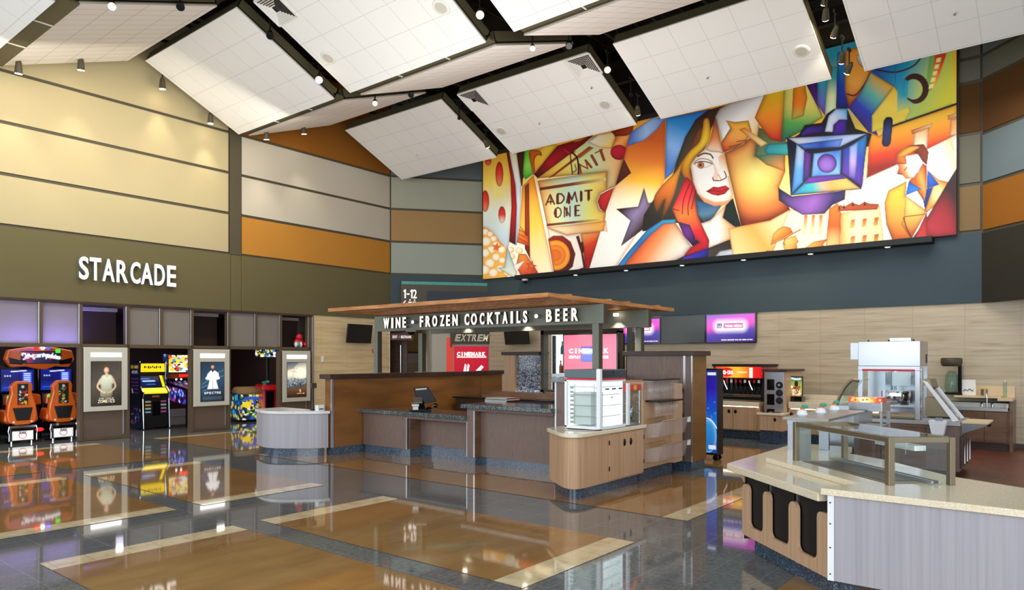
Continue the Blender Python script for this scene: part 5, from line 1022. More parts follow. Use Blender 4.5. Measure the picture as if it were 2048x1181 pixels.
sw = thing('switch_plate', 'small pale plate on the stone wall right of the third poster', 'switch', LW.pt(LW.hit(645, 719, 0)[0], 0, Z(645, 719)), LW.a)
k = MB(); k.box(-.05, .05, -.012, 0, -.09, .09); k.build('plate', 'white_matte', sw, world=False, bevel=.004); k = MB(); k.box(-.015, .015, -.02, -.012, -.03, .03); k.build('rocker', 'white_gloss', sw, world=False)
# ---- corridor behind the corner
cor = CH
q0 = 0.0
cw = wall('wall_corridor_left', CH, -0.12, 0.0, 0, 3.05, 'travertine_left', 4.5)
cm = wall('wall_corridor_back', CH, -.1, LCH, 0, 3.05, 'tan_panel', .1); cm.location = CH.pt(0, 3.6, 0)
s_o = CH.hit(858, 700)[0]; s_r = CH.hit(892, 700)[0]
cr_ = wall('wall_corridor_right', CH, s_o, s_o + .1, 0, 3.05, 'cream_panel', 3.6)
cc = wall('ceiling_corridor', CH, -.1, LCH + .6, 3.05, 3.1, 'white_trim', 3.8)
cf = wall('wall_theatre_entry', CH, s_o, LCH + .6, 0, 3.05, 'cream_panel', .1)
dr = thing('door_1', None, None, CH.pt(CH.hit(836, 700, 3.55)[0], 3.57, 0), CH.a, kind='structure')
k = MB(); k.box(-.5, .5, 0, .05, 0, 2.05); k.build('door_leaf', 'wood_amber', dr, world=False); k = MB(); k.box(-.72, -.5, -.03, .03, 0, 2.12); k.box(.5, .56, -.03, .03, 0, 2.12); k.box(-.72, .56, -.03, .03, 2.05, 2.12); k.build('door_frame', 'black_matte', dr, world=False)
dr2 = thing('door_2', None, None, CH.pt(CH.hit(791, 700, .5)[0], .5, 0), CH.a - .5, kind='structure')
k = MB(); k.box(-.42, .42, 0, .05, 0, 2.75); k.build('door_leaf', 'wood_dark', dr2, world=False); k = MB(); k.cyl((.22, -.06, .9), (.22, -.06, 2.3), .018, 8); k.build('pull_handle', 'steel', dr2, world=False)
ex = thing('exit_sign', 'dark red hanging sign reading EXIT and RESTROOMS in the corridor mouth', 'sign', CH.pt(CH.hit(804, 675, -.02)[0], -.02, CH.hit(804, 681, -.02)[1]), CH.a)
wx = CH.hit(826, 675)[0] - CH.hit(782, 675)[0]; hx = CH.hit(800, 668)[1] - CH.hit(800, 681)[1]
k = MB(); k.box(-wx / 2, wx / 2, 0, .04, 0, hx); k.build('board', 'exit_sign', ex, world=False)
def word(mb, txt, x0, x1, z0, h, y, depth=.006, bold=.0, gap=.25):
    n = len(txt); cw_ = (x1 - x0) / (n + (n - 1) * gap)
    for i, ch in enumerate(txt):
        if ch == ' ': continue
        narrow = ch in 'Il1.!/'; w_ = cw_ * (.35 if narrow else 1)
        lettering(mb, ch, (x0 + i * cw_ * (1 + gap) + (cw_ - w_) / 2, y, z0 if ch not in '-.' else z0 + (h * .45 if ch == '-' else 0)), (1, 0, 0), (0, 0, 1), w_, h if ch not in '-.' else h * .15, depth, bold, res=2)
    return mb
k = MB(); word(k, 'EXIT / RESTROOMS', -wx * .42, wx * .42, hx * .3, hx * .4, -.001, .004); k.build('lettering', 'white_letter', ex, world=False)
sm = thing('dome_camera', 'white dome camera under the left end of the bar sign board', 'camera', P(822, 661, 2.42) + (2.42,))
b_ = MB(); b_.lathe([(.0, -.1), (.06, -.08), (.085, -.03), (.09, 0)], n=20); b_.build('dome', 'black_gloss', sm, world=False, smooth=True); b_ = MB(); b_.lathe([(.09, -.03), (.11, -.01), (.11, .03), (.0, .035)], n=20); b_.build('housing', 'white_gloss', sm, world=False, smooth=True)
# theatre entrance: dark lintel with outlined letters, red door panels
s1, s2 = CH.hit(903, 700)[0], CH.hit(978, 700)[0]
en = thing('entrance_sign', 'dark lintel sign with outlined slanting letters over the red panel', 'sign', CH.pt(s1, -.12, CH.hit(903, 688, -.1)[1]), CH.a)
hz = CH.hit(903, 664)[1] - CH.hit(903, 688)[1]; we = s2 - s1
k = MB(); k.box(0, we, 0, .12, 0, hz); k.box(-.04, 0.0, .0, .12, -.1, hz); k.build('lintel', 'olive_metal_dark', en, world=False)
k = MB()
for i, ch in enumerate('EXTREM'): lettering(k, ch, (.1 + i * (we - .15) / 6, -.001, hz * .22), (1, 0, 0), (.22, 0, 1), (we - .15) / 6 * .86, hz * .56, .012, .02)
mat('cream_outline', '#e6dcc0', .4, emit='#e6dcc0', es=.35); k.build('letters', 'cream_outline', en, world=False)
k = MB()
for i, ch in enumerate('EXTREM'): lettering(k, ch, (.117 + i * (we - .15) / 6, -.014, hz * .25), (1, 0, 0), (.22, 0, 1), (we - .15) / 6 * .76, hz * .49, .006, -.022)
k.build('letter_faces', 'olive_metal_dark', en, world=False)
a0, a1 = CH.hit(908, 700)[0], CH.hit(976, 700)[0]; zt2 = CH.hit(908, 693)[1]
rp = thing('door_banner', 'bright red panel under the slanted sign with white wordmark and food drawings', 'banner', CH.pt((a0 + a1) / 2, -.03, 0), CH.a)
wp = a1 - a0; mat('red_panel', '#d4082c', 0.4, emit='#e01038', es=0.25); k = MB(); k.box(-wp / 2, wp / 2, 0, .03, 0, zt2); k.build('panel', 'red_panel', rp, world=False)
zc = CH.hit(940, 713)[1]; k = MB(); word(k, 'CINEMARK', -wp * .42, wp * .42, zc, .14, -.001, .006, .05, .1); k.box(-wp * .42, wp * .45, -.006, 0, zc - .05, zc - .015); k.build('wordmark', 'white_letter', rp, world=False)
k = MB()
for c_ in (-.22, -.12): k.front([(c_ - .05, zc - .55), (c_ + .02, zc - .6), (c_ + .06, zc - .3), (c_ + .01, zc - .25)], -.006, 0)
k.front([(.1, zc - .62), (.14, zc - .5), (.34, zc - .3), (.42, zc - .36), (.3, zc - .5), (.18, zc - .64)], -.006, 0); k.build('food_drawing', 'white_letter', rp, world=False)
mat('red_side', '#d84030', .5, emit='#e04838', es=.3)
k = MB(); k.box(0, 1, 0, 1, 0, 1)
rs = thing('door_3', None, None, CH.pt(CH.hit(893, 700)[0], -.01, 0), CH.a, kind='structure'); wr_ = CH.hit(906, 700)[0] - CH.hit(893, 700)[0]
k = MB(); k.box(0, wr_, -.01, .02, 0, 2.55); k.build('red_jamb', 'red_side', rs, world=False)
# ---- sign on the slate band of the corner wall
g0, g1 = CH.hit(801, 570)[0], CH.hit(987, 570)[0]; zt3 = CH.hit(801, 570)[1]
ds = thing('direction_sign', 'big olive sign box with white 1-12, arrow and restroom figures, teal glass strip on top', 'sign', CH.pt((g0 + g1) / 2, -.2, 3.15), CH.a)
wd = g1 - g0; h3 = zt3 - 3.15
k = MB(); k.box(-wd / 2, wd / 2, 0, .17, 0, h3); k.build('box', 'olive_metal_dark', ds, world=False, bevel=.01)
k = MB(); k.box(-wd / 2 + wd * .27, wd / 2 - wd * .05, -.012, 0, -.0, h3 - .2); k.build('dark_window', 'screen_off', ds, world=False)
mat('screen_navy', '#242c3c', .15); 
k = MB(); n_ = 52; tw = wd * .92 / n_
for i in range(n_): k.box(-wd / 2 + .03 + i * tw, -wd / 2 + .03 + i * tw + tw * .88, .02, .1 + .03 * ((i * 7) % 3), h3 + .0, h3 + .1)
k.build('glass_strip', 'teal_tile', ds, world=False)
lx = lambda p: CH.hit(p, 600, -.2)[0] - (g0 + g1) / 2; lz = lambda y_: CH.hit(820, y_, -.2)[1] - 3.15
for ch, p0, p1 in (('1', 807, 811.5), ('-', 813.5, 819), ('1', 820.5, 825), ('2', 825.8, 833.5)):
    k = MB(); z0_, z1_ = (lz(597), lz(579.5)) if ch != '-' else (lz(590), lz(587.5)); w1 = lx(p1) - lx(p0)
    if ch == '1': k.front([(lx(p1) - w1 * .55, z0_), (lx(p1), z0_), (lx(p1), z1_), (lx(p1) - w1 * .4, z1_), (lx(p0), z1_ - .05), (lx(p0), z1_ - .08), (lx(p1) - w1 * .55, z1_ - .06)], -.011, -.001)
    else: lettering(k, ch, (lx(p0), -.001, z0_), (1, 0, 0), (0, 0, 1), w1, z1_ - z0_, .01, .01)
    k.build('numeral', 'white_letter', ds, world=False)
k = MB(); k.front([(lx(811), lz(601)), (lx(806.5), lz(606)), (lx(811), lz(611)), (lx(811.5), lz(609)), (lx(808.5), lz(606)), (lx(811.5), lz(603))], -.011, -.001); k.build('arrow', 'white_letter', ds, world=False)
for c_ in (820, 829):
    k = MB(); k.cyl((lx(c_), -.011, lz(600.5)), (lx(c_), -.001, lz(600.5)), .022, 12); k.front([(lx(c_ - 3), lz(613)), (lx(c_ - 3.4), lz(604)), (lx(c_ + 3.4), lz(604)), (lx(c_ + 3), lz(613))], -.011, -.001); k.build('person_symbol', 'white_letter', ds, world=False)
dc = thing('dome_camera', 'tiny white dome camera under the left end of the mural', 'camera', (17.58, ray(1050)[1] / ray(1050)[0] * 17.58, 4.3))
b_ = MB(); b_.lathe([(0, -.09), (.05, -.07), (.07, 0)], n=16); b_.build('dome', 'black_gloss', dc, world=False, smooth=True); b_ = MB(); b_.lathe([(.07, 0), (.1, .01), (.1, .06)], n=16); b_.build('housing', 'white_gloss', dc, world=False)
tv('television', 'dark tilted television on the stone wall above the sparkling panel', MW, 1008, 1060, 664, 690, -.35, .16, -.1)
def bulb(name, loc, e, col=(1, .84, .62), r=.04):
    l = bpy.data.lights.new(name, 'SPOT'); l.energy = e; l.color = col; l.shadow_soft_size = r; l.spot_size = 1.9; l.spot_blend = .9
    o = bpy.data.objects.new(name, l); COL.objects.link(o); o.location = loc; o['kind'] = 'structure'; return o
# ---- bar kiosk --------------------------------------------------------
pw = thing('partition_wall', 'long waist-high brown wood partition with dark cap behind the ordering counter', 'partition', (8.3, 11.15, 0))
b = MB(); b.box(8.34, 12.62, 11.15, 11.37, .15, 1.46); b.build('wood_panel', 'wood_amber', pw)
b = MB(); b.box(12.62, 13.45, 11.18, 11.37, .15, 1.47); b.box(12.60, 12.63, 11.13, 11.15, .15, 1.46, 0); b.build('end_panel', 'wood_amber', pw)
b = MB(); b.box(8.25, 12.66, 11.09, 11.43, 1.46, 1.55); b.box(12.66, 13.5, 11.12, 11.43, 1.47, 1.56); b.build('cap', 'wood_dark', pw, bevel=.004)
b = MB(); b.box(8.36, 13.4, 11.17, 11.35, 0, .15); b.build('plinth', 'plinth_stone', pw)
b = MB(); b.box(8.32, 8.36, 11.13, 11.17, .15, 1.46); b.build('corner_trim', 'aluminium', pw)
oc = thing('ordering_counter', 'low brown ordering counter with knee recess', 'counter', (9.1, 9.7, 0))
b = MB(); b.box(9.07, 9.75, 9.86, 11.12, .15, .79); b.box(9.35, 9.75, 8.315, 9.86, .22, .79); b.box(9.07, 9.4, 8.315, 9.86, .73, .79); b.box(9.12, 9.4, 9.78, 9.86, .15, .75); b.build('body', 'laminate_taupe', oc)
b = MB(); b.box(9.1, 9.7, 9.9, 11.1, 0, .15); b.box(9.38, 9.7, 8.315, 9.9, 0, .22); b.box(9.1, 9.4, 9.8, 9.9, 0, .15); b.build('plinth', 'plinth_stone', oc)
b = MB(); b.box(9.055, 9.075, 9.84, 9.87, .15, .75); b.box(9.055, 9.075, 8.313, 8.33, .15, .75); b.build('edge_trim', 'aluminium', oc)
b = MB(); b.box(9.07, 9.36, 9.775, 9.79, .15, .74); b.build('recess_side', 'wood_brown', oc)
b = MB(); b.box(8.98, 9.82, 8.31, 11.15, .79, .86); tag(b.build('countertop', 'granite_dark', bevel=.006), 'dark speckled granite top of the lower counter with the till', 'countertop')
bc = thing('bar_counter', 'tall brown bar counter between the ordering counter and the popcorn cabinet', 'counter', (9.1, 7.4, 0))
b = MB(); b.box(9.05, 9.6, 8.13, 8.31, .15, 1.0); b.box(9.2, 9.6, 6.47, 8.13, .15, 1.0); b.box(9.05, 9.25, 6.47, 8.13, .95, 1.0); b.build('body', 'laminate_taupe', bc)
b = MB(); b.box(9.08, 9.6, 8.15, 8.29, 0, .15); b.box(9.23, 9.6, 6.47, 8.15, 0, .15); b.build('plinth', 'plinth_stone', bc)
b = MB(); b.box(9.035, 9.055, 8.125, 8.15, .15, .95); b.build('edge_trim', 'aluminium', bc); b = MB(); b.box(9.05, 9.2, 8.12, 8.13, .15, .95); b.build('recess_side', 'wood_brown', bc)
b = MB(); b.box(8.93, 9.75, 6.43, 8.36, 1.0, 1.07); tag(b.build('countertop', 'granite_dark', bevel=.006), 'dark speckled granite top of the higher bar counter', 'countertop')
ew = thing('end_wall', 'brown end wall with dark cap rising behind the glass popcorn case', 'partition', (9.1, 6.4, 0))
b = MB(); b.box(9.05, 10.86, 6.24, 6.43, .15, 1.48); b.build('panel', 'laminate_taupe', ew); b = MB(); b.box(9.1, 10.86, 6.26, 6.41, 0, .15); b.build('plinth', 'plinth_stone', ew)
b = MB(); b.box(9.0, 10.86, 6.2, 6.48, 1.48, 1.56); b.build('cap', 'granite_dark', ew, bevel=.004); b = MB(); b.box(9.035, 9.05, 6.41, 6.435, .15, 1.48); b.build('corner_trim', 'white_gloss', ew)
# canopy
cn = thing('canopy', 'bar canopy: wooden slatted roof on olive posts with a lettered sign board', 'canopy', (10.2, 8.4, 0))
b = MB(); X0, X1, Y0, Y1 = 8.12, 12.1, 5.9, 10.98
b.box(X0, X0 + .04, Y0, Y1, 2.728, 2.79); b.box(X1 - .04, X1, Y0, Y1, 2.728, 2.79); b.box(X0 + .04, X1 - .04, Y0, Y0 + .04, 2.728, 2.79); b.box(X0 + .04, X1 - .04, Y1 - .04, Y1, 2.728, 2.79); b.build('perimeter_board', 'slat_wood', cn)
b = MB()
y = Y0 + .1
while y < Y1 - .08: b.box(X0 + .04, X1 - .04, y, y + .09, 2.74, 2.785); y += .15
x = X0 + .1
while x < X1 - .1: b.box(x, x + .11, Y0 + .04, Y1 - .04, 2.728, 2.74); x += .3
b.build('slats', 'slat_wood', cn)
b = MB(); y = Y0 + .2
while y < Y1 - .1: b.box(X0 + .05, X1 - .05, y, y + .04, 2.741, 2.76); y += .15
b.build('lit_dash_strips', 'slat_lit_tint', cn)  # pale colour imitates the bright dashes of lit slat faces
b = MB()
for x in (8.75, 9.9, 10.5, 11.6): b.box(x, x + .05, Y0 + .05, Y1 - .05, 2.786, 2.82)
b.build('cross_rails', 'slat_wood', cn)
b = MB(); b.box(9.5, 9.6, 5.83, 11.3, 2.405, 2.71); bd = b.build('sign_board', 'olive_metal', cn, bevel=.004)
b = MB(); b.box(9.499, 9.605, 5.825, 5.83, 2.405, 2.71); b.build('board_end_shaded', 'olive_metal_dark', bd)  # darker metal imitates the shaded end of the board
b = MB(); b.box(11.1, 11.2, 5.9, 11.3, 2.405, 2.71); rb = b.build('rear_beam', 'olive_metal', cn, bevel=.004)
b = MB(); b.box(11.1, 11.205, 5.895, 5.9, 2.405, 2.71); b.build('board_end_shaded', 'olive_metal_dark', rb)  # end of the rear beam darkened as if in shade
for x, y in ((9.5, 11.2), (10.75, 11.2), (9.5, 5.92), (11.2, 6.1), (12.75, 7.15)):
    b = MB(); b.box(x, x + .11, y, y + .12, 1.55 if y > 11 else .2, 2.405 if x < 12 else 2.7); p = b.build('post', 'olive_metal', cn, bevel=.003)
    b = MB(); b.box(x + .003, x + .113, y - .004, y, 1.57 if y > 11 else .9, 2.4); b.build('shaded_side', 'olive_metal_dark', p)  # thin darker sheet paints the shaded side of each post
    if y > 11:
        b = MB(); b.box(x - .06, x + .17, y - .05, y + .17, 1.551, 1.565); b.build('base_plate', 'steel_satin', p)
KP = Plane((9.5, 0), -PI / 2)
def kletter(ch, p0, p1, z0=2.455, z1=2.66):
    y0 = KP.hit(p0, 640, -.11)[0]; y1 = KP.hit(p1, 640, -.11)[0]; out = []
    if ch == '.':
        m = (y0 + y1) / 2; b = MB(); b.cyl((9.39, -m, (z0 + z1) / 2), (9.40, -m, (z0 + z1) / 2), .034, 20); o = b.build('dot', 'white_letter', bd); b = MB(); b.cyl((9.40, -m, (z0 + z1) / 2), (9.5, -m, (z0 + z1) / 2), .033, 20); b.build('dot_return', 'letter_return', o); return
    b = MB(); lettering(b, ch, (9.402, -y0, z0), (0, -1, 0), (0, 0, 1), y1 - y0, z1 - z0, .012, .022); o = b.build('letter', 'white_letter', bd)
    b = MB(); lettering(b, ch, (9.455, -y0, z0), (0, -1, 0), (0, 0, 1), y1 - y0, z1 - z0, .05, .022); b.build('letter_return', 'olive_metal_dark', o)
for ch, a, c in (('W', 767, 777.5), ('I', 782.5, 785.7), ('N', 791.3, 800), ('E', 804.8, 811), ('.', 821.5, 828), ('F', 839.5, 845.5), ('R', 851, 860), ('O', 864.5, 873.5), ('Z', 880, 888), ('E', 892.3, 899), ('N', 904.7, 914.5),
                 ('C', 929, 937.5), ('O', 942, 952.8), ('C', 959.5, 967.8), ('K', 974.5, 986), ('T', 989.7, 999), ('A', 1005, 1014.2), ('I', 1021, 1025), ('L', 1033, 1040), ('S', 1046, 1053.5), ('.', 1068.5, 1075.6), ('B', 1092, 1102.7), ('E', 1110.7, 1118.3), ('E', 1126.7, 1134.3), ('R', 1142.7, 1155)):
    kletter(ch, a, c)
for (px, py, x) in ((1232, 648, 11.0), (1161, 668, 11.9), (930, 664, 11.0), (1050, 657, 11.0)):
    d = ray(px); t = thing('canopy_downlight', 'small recessed downlight under the bar canopy', 'downlight', (x, d[1] / d[0] * x, 2.62), group='downlights under the bar canopy')
    b = MB(); b.lathe([(0, -.012), (.035, -.012), (.05, .0), (.05, .04)], n=16); b.build('housing', 'downlight_glow', t, world=False)
    bulb('downlight_lamp', (t.location.x, t.location.y, 2.55), 60)
# left rounded service counter
sc = thing('service_counter', 'curved pale wood counter with white top at the left end of the partition', 'counter', (8.0, 11.9, 0))
out = [(7.72, 12.75), (7.57, 12.3), (7.55, 12.02), (7.66, 11.78), (7.9, 11.5), (8.12, 11.3), (8.29, 11.22), (8.31, 12.75)]
arc = [(7.72, 12.75)] + cr([(7.57, 12.3), (7.55, 12.02), (7.66, 11.76), (7.9, 11.48), (8.12, 11.28), (8.29, 11.2)], 5, False) + [(8.31, 12.75)]
def inset(pl, c, k): return [(c[0] + (x - c[0]) * k, c[1] + (y - c[1]) * k) for x, y in pl]
b = MB(); b.prism(arc, .15, .80); b.build('body', 'wood_daylit', sc, bevel=.003)
b = MB(); b.prism(inset(arc, (8.05, 12.1), .9), 0, .15); b.build('plinth', 'plinth_stone', sc)
b = MB(); b.prism(inset(arc, (8.1, 12.1), 1.05), .80, .855); tag(b.build('countertop', 'quartz_white', bevel=.008), 'white stone top of the curved counter at the left of the partition', 'countertop')
nb = thing('napkin_box', 'small white box at the right end of the curved white countertop', 'box', (8.2, 11.36, .855)); b = MB(); b.box(8.13, 8.27, 11.3, 11.4, .855, .965); b.build('body', 'white_gloss', nb, bevel=.006); b = MB(); b.box(8.15, 8.25, 11.298, 11.302, .88, .90); b.build('slot', 'black_matte', nb)
kp = thing('card_stand', 'thin dark card stand behind the white box beside the partition end', 'stand', (8.2, 11.55, .855)); b = MB(); b.box(8.16, 8.24, 11.5, 11.6, .855, .87); b.build('base', 'black_matte', kp); b = MB(); b.cyl((8.2, 11.55, .87), (8.2, 11.55, 1.3), .015, 8); b.build('pole', 'black_matte', kp); b = MB(); b.box(8.14, 8.26, 11.52, 11.58, 1.28, 1.38); b.build('head', 'olive_metal_dark', kp, bevel=.01)
# till on the lower counter
tx, ty_ = P(838, 822.5, .86); tx, ty_ = 9.25, P(838, 822.5, .86)[1] / P(838, 822.5, .86)[0] * 9.25
po = thing('till', 'black touchscreen till on the lower granite counter', 'till', (tx + .05, ty_, .86), facing(842, 8))
b = MB(); b.box(-.2, .18, -.12, .14, 0, .03); b.side([(-.1, .03), (.12, .03), (.05, .2), (-.02, .2)], -.06, .06); b.build('base', 'black_gloss', po, world=False, bevel=.01)
b = MB(); b.front([(-.13, .44), (.13, .46), (.3, .18), (.02, .14), (-.1, .3)], -.02, .05); b.build('monitor', 'black_gloss', po, world=False, bevel=.008)
b = MB(); b.front([(-.11, .425), (.11, .44), (.1, .41), (-.10, .395)], -.026, -.02); b.build('label_strip', 'poster_frame', po, world=False)
b = MB(); b.side([(-.2, .16), (-.19, .18), (-.08, .27), (-.07, .25)], -.16, .0); b.build('customer_display', 'steel_satin', po, world=False)
b = MB(); b.side([(-.22, .1), (-.21, .15), (-.1, .18), (-.12, .1)], -.2, -.06); b.box(-.18, -.07, -.2, -.1, .032, .11); b.build('card_reader', 'steel_satin', po, world=False, bevel=.008)
b = MB(); b.tube([(.02, 0, .12), (.1, 0, .05), (.2, 0, .06), (.27, 0, .13)], .02, 8); b.ball((.28, 0, .1), .045); b.build('cable_loop', 'black_gloss', po, world=False)
# popcorn cabinet with rounded nose
pc = thing('popcorn_cabinet', 'pale striped wood cabinet with a rounded end and two doors carrying the popcorn case', 'cabinet', (8.5, 5.5, 0))
body = [(9.39, 5.84), (8.07, 5.84)] + cr([(7.74, 5.42), (7.655, 5.29), (7.635, 5.19), (7.69, 5.11), (7.8, 5.085)], 6, False) + [(9.39, 5.085)]
b = MB(); b.prism(body, .15, .82); b.build('body', 'wood_light', pc)
b = MB(); b.prism([(9.36, 5.8), (8.15, 5.8)] + cr([(7.84, 5.40), (7.76, 5.30), (7.75, 5.22), (7.80, 5.17), (7.88, 5.155)], 5, False) + [(9.36, 5.155)], 0, .15); b.build('plinth', 'plinth_stone', pc)
for i, (x0, x1) in enumerate(((8.41, 8.895), (8.905, 9.385))):
    b = MB(); b.box(x0, x1, 5.067, 5.083, .17, .80); dd = b.build('door', 'wood_light', pc, bevel=.003)
    px_ = 8.82 if i == 0 else 9.0; b = MB(); b.ball((px_, 5.063, .66), .045, sc=(.75, .25, 1.2)); b.build('pull', 'black_gloss', dd, smooth=True)
    b = MB(); b.cyl((px_ - (0 if i else 0), 5.06, .745), (px_, 5.07, .745), .012, 8); b.build('lock', 'gold_emblem', dd)
b = MB()
for z in (.3, .66): b.box(8.4, 8.415, 5.06, 5.07, z, z + .06); b.box(9.383, 9.395, 5.06, 5.07, z, z + .06)
b.build('hinges', 'black_matte', pc)
b = MB(); b.prism([(9.44, 5.87), (8.05, 5.87)] + cr([(7.68, 5.43), (7.6, 5.30), (7.585, 5.18), (7.66, 5.07), (7.8, 5.045)], 6, False) + [(9.44, 5.045)], .82, .875); tag(b.build('countertop', 'quartz_cream', bevel=.012, seg=3), 'cream stone top with rounded nose under the popcorn case', 'countertop')
pm = thing('popcorn_warmer', 'lit glass popcorn warmer case with white frame, grey top and red stripe', 'food warmer', (8.5, 5.35, .875))
x0, x1, y0, y1 = 8.2, 8.86, 5.1, 5.64; zt = 1.71
b = MB()
for x, y in ((x0, y0), (x0, y1), (x1, y1)): b.box(x - .02, x + .02, y - .02, y + .02, .89, 1.6)
b.box(x0 - .03, x0 + .03, y0 - .03, y0 + .03, .89, 1.71); b.box(x0 - .02, x1 + .02, y0 - .02, y1 + .02, .88, .92); b.box(x0 - .02, x1 + .02, y0 - .02, y1 + .02, 1.53, 1.555); b.build('frame', 'white_gloss', pm, bevel=.004)
b = MB(); b.box(x0 - .02, x1 + .02, y0 - .015, y1 + .02, 1.58, 1.7); b.build('hood', 'slate_panel', pm, bevel=.006)
b = MB(); b.box(x0 + .05, x1 + .02, y0 - .022, y0 - .014, 1.59, 1.69); b.cyl((8.55, 5.07, 1.66), (8.55, 5.08, 1.66), .02, 12); b.build('control_face', 'black_gloss', pm)
b = MB(); b.box(x0 - .025, x1 + .025, y0 - .025, y1 + .025, 1.555, 1.578); b.build('red_stripe', 'red_trim', pm)
b = MB()
for a in ((x0, x0 + .004, y0, y1), (x0, x1, y0, y0 + .004)): b.box(*a, .92, 1.53)
b.build('glass_panes', 'glass', pm)
b = MB(); b.box(x1 - .01, x1, y0 + .02, y1, .92, 1.53); b.box(x0 + .02, x1, y1 - .01, y1, .92, 1.53); b.build('lit_back', 'case_light', pm)
b = MB(); b.box(x0 + .1, x0 + .42, y0 + .2, y1 - .05, .93, 1.38); b.build('paper_bags', 'cardboard', pm)
b = MB()
for z in (1.05, 1.2, 1.35, 1.46):
    b.tube([(x0 + .03, y0 + .04, z), (x1 - .03, y0 + .04, z)], .005, 5); b.tube([(x0 + .03, y0 + .04, z), (x0 + .03, y1 - .03, z)], .005, 5)
for y in (y0 + .1, y1 - .12): b.tube([(x0 + .03, y, .93), (x0 + .03, y, 1.5)], .006, 5)
for k_ in range(9): b.box(x0 + .02, x0 + .035, y1 - .1, y1 - .05, .95 + k_ * .06, .98 + k_ * .06)
for k_ in range(9): b.box(x0 + .02, x0 + .035, y0 + .03, y0 + .07, .95 + k_ * .06, .98 + k_ * .06)
b.build('wire_racks', 'steel_satin', pm)
b = MB(); b.box(x1 - .3, x1 - .28, y0 + .02, y0 + .03, 1.3, 1.32)
for k_ in range(3): b.box(x0 + .15 + k_ * .18, x0 + .25 + k_ * .18, y0 - .006, y0 - .002, 1.42, 1.44)
b.build('vent_slots', 'black_matte', pm)
b = MB(); b.box(x1 + .02, x1 + .09, y0 - .05, y0 - .02, .9, 1.5); b.build('open_door_edge', 'white_gloss', pm, bevel=.004)
ps = thing('pretzel_case', 'small glass warmer with red header and yellow oval emblem right of the popcorn case', 'food warmer', (9.17, 5.3, .875))
b = MB(); X0_, X1_, Ya, Yb = 8.99, 9.36, 5.12, 5.45
for x, y in ((X0_, Ya), (X0_, Yb), (X1_, Yb), (X1_, Ya)): b.box(x - .01, x + .01, y - .01, y + .01, .89, 1.4)
b.box(X0_, X1_, Ya, Yb, .88, .93); b.build('frame', 'steel', ps)
b = MB(); b.box(X0_ - .01, X1_ + .01, Ya - .015, Yb, 1.38, 1.47); b.build('header', 'red_gloss', ps, bevel=.003)
b = MB(); b.ball((9.2, Ya - .015, 1.425), .04, sc=(1.4, .12, 1)); b.build('emblem', 'gold_emblem', ps, smooth=True)
b = MB(); b.box(X0_, X1_, Ya, Ya + .004, .93, 1.38); b.box(X0_, X0_ + .004, Ya, Yb, .93, 1.38); b.build('glass_panes', 'glass', ps)
b = MB(); b.box(X0_ + .01, X1_ - .01, Yb - .02, Yb - .01, .93, 1.38); b.build('rear_panel', 'wood_light', ps); b = MB()
for z in (1.05, 1.2): b.box(X0_ + .02, X1_ - .02, Ya + .02, Yb - .03, z, z + .006)
b.ball((9.27, 5.2, 1.05), .05, sc=(1, .5, 2)); b.build('inner_rack', 'steel', ps)
tag(MB().tube([(8.02, 5.5, .885), (8.06, 5.3, .885), (8.1, 5.12, .885), (8.2, 5.055, .885)], .006, 6).build('power_cord', 'black_matte'), 'thin black cord lying before the popcorn case', 'cord')
# condiment and cutlery rack
rk = thing('condiment_rack', 'pale wood rack with clear cup tubes and tilted bins beside the brown column', 'rack', (9.95, 5.2, 0))
b = MB(); b.box(9.42, 10.3, 5.1, 5.8, .2, 1.5); b.box(10.3, 10.6, 5.02, 5.8, .2, 1.45); b.build('back_panel', 'wood_light', rk, bevel=.006)
b = MB(); b.box(9.42, 10.5, 5.16, 5.75, 0, .2); b.build('plinth', 'plinth_stone', rk)
b = MB(); b.box(9.42, 10.24, 4.93, 5.1, 1.24, 1.52); b.build('cup_tube_case', 'acrylic', rk)
for k_ in range(8):
    b = MB(); b.cyl((9.48 + k_ * .098, 5.02, 1.26), (9.48 + k_ * .098, 5.02, 1.5), .04, 12, .046); b.build('cup_stack', 'acrylic', rk, smooth=True)
b = MB(); b.box(9.42, 10.26, 4.9, 5.1, 1.52, 1.545); b.box(9.5, 10.3, 4.86, 5.1, 1.2, 1.225); b.build('black_rail', 'black_gloss', rk)
for k_ in range(9):
    b = MB(); b.cyl((9.52 + k_ * .083, 4.93, 1.02), (9.52 + k_ * .083, 4.93, 1.2), .034, 10, .03); b.cyl((9.52 + k_ * .083, 4.93, .99), (9.52 + k_ * .083, 4.93, 1.02), .02, 8); b.build('cutlery_tube', 'acrylic', rk, smooth=True)
for z in (.86, .5):
    b = MB(); b.side([(5.08, z), (4.8, z + .06), (4.78, z + .09), (4.86, z - .17), (5.08, z - .2)], 9.45, 10.32); bn = b.build('tilted_bin', 'acrylic', rk)
    b = MB()
    for k_ in range(5): b.side([(5.07, z), (4.81, z + .05), (4.88, z - .17), (5.07, z - .19)], 9.46 + k_ * .21, 9.463 + k_ * .21)
    b.build('dividers', 'acrylic', bn); b = MB(); b.tube([(9.45, 4.8, z + .07), (10.34, 4.8, z + .07)], .008, 6); b.build('front_bar', 'steel', bn)
    b = MB(); b.box(10.3, 10.4, 4.79, 4.8, z + .0, z + .08); b.build('price_tag', 'white_gloss', bn)
    b = MB(); b.tube([(9.46, 5.05, z + .08), (10.0, 5.04, z + .09), (10.0, 5.0, z + .05), (9.46, 5.0, z + .05)], .01, 6); b.build('lid_ring', 'tan_panel', bn)
b = MB()
for z in (.4, .9, 1.3): b.box(10.59, 10.61, 5.0, 5.02, z, z + .07)
b.build('hinges', 'black_matte', rk)
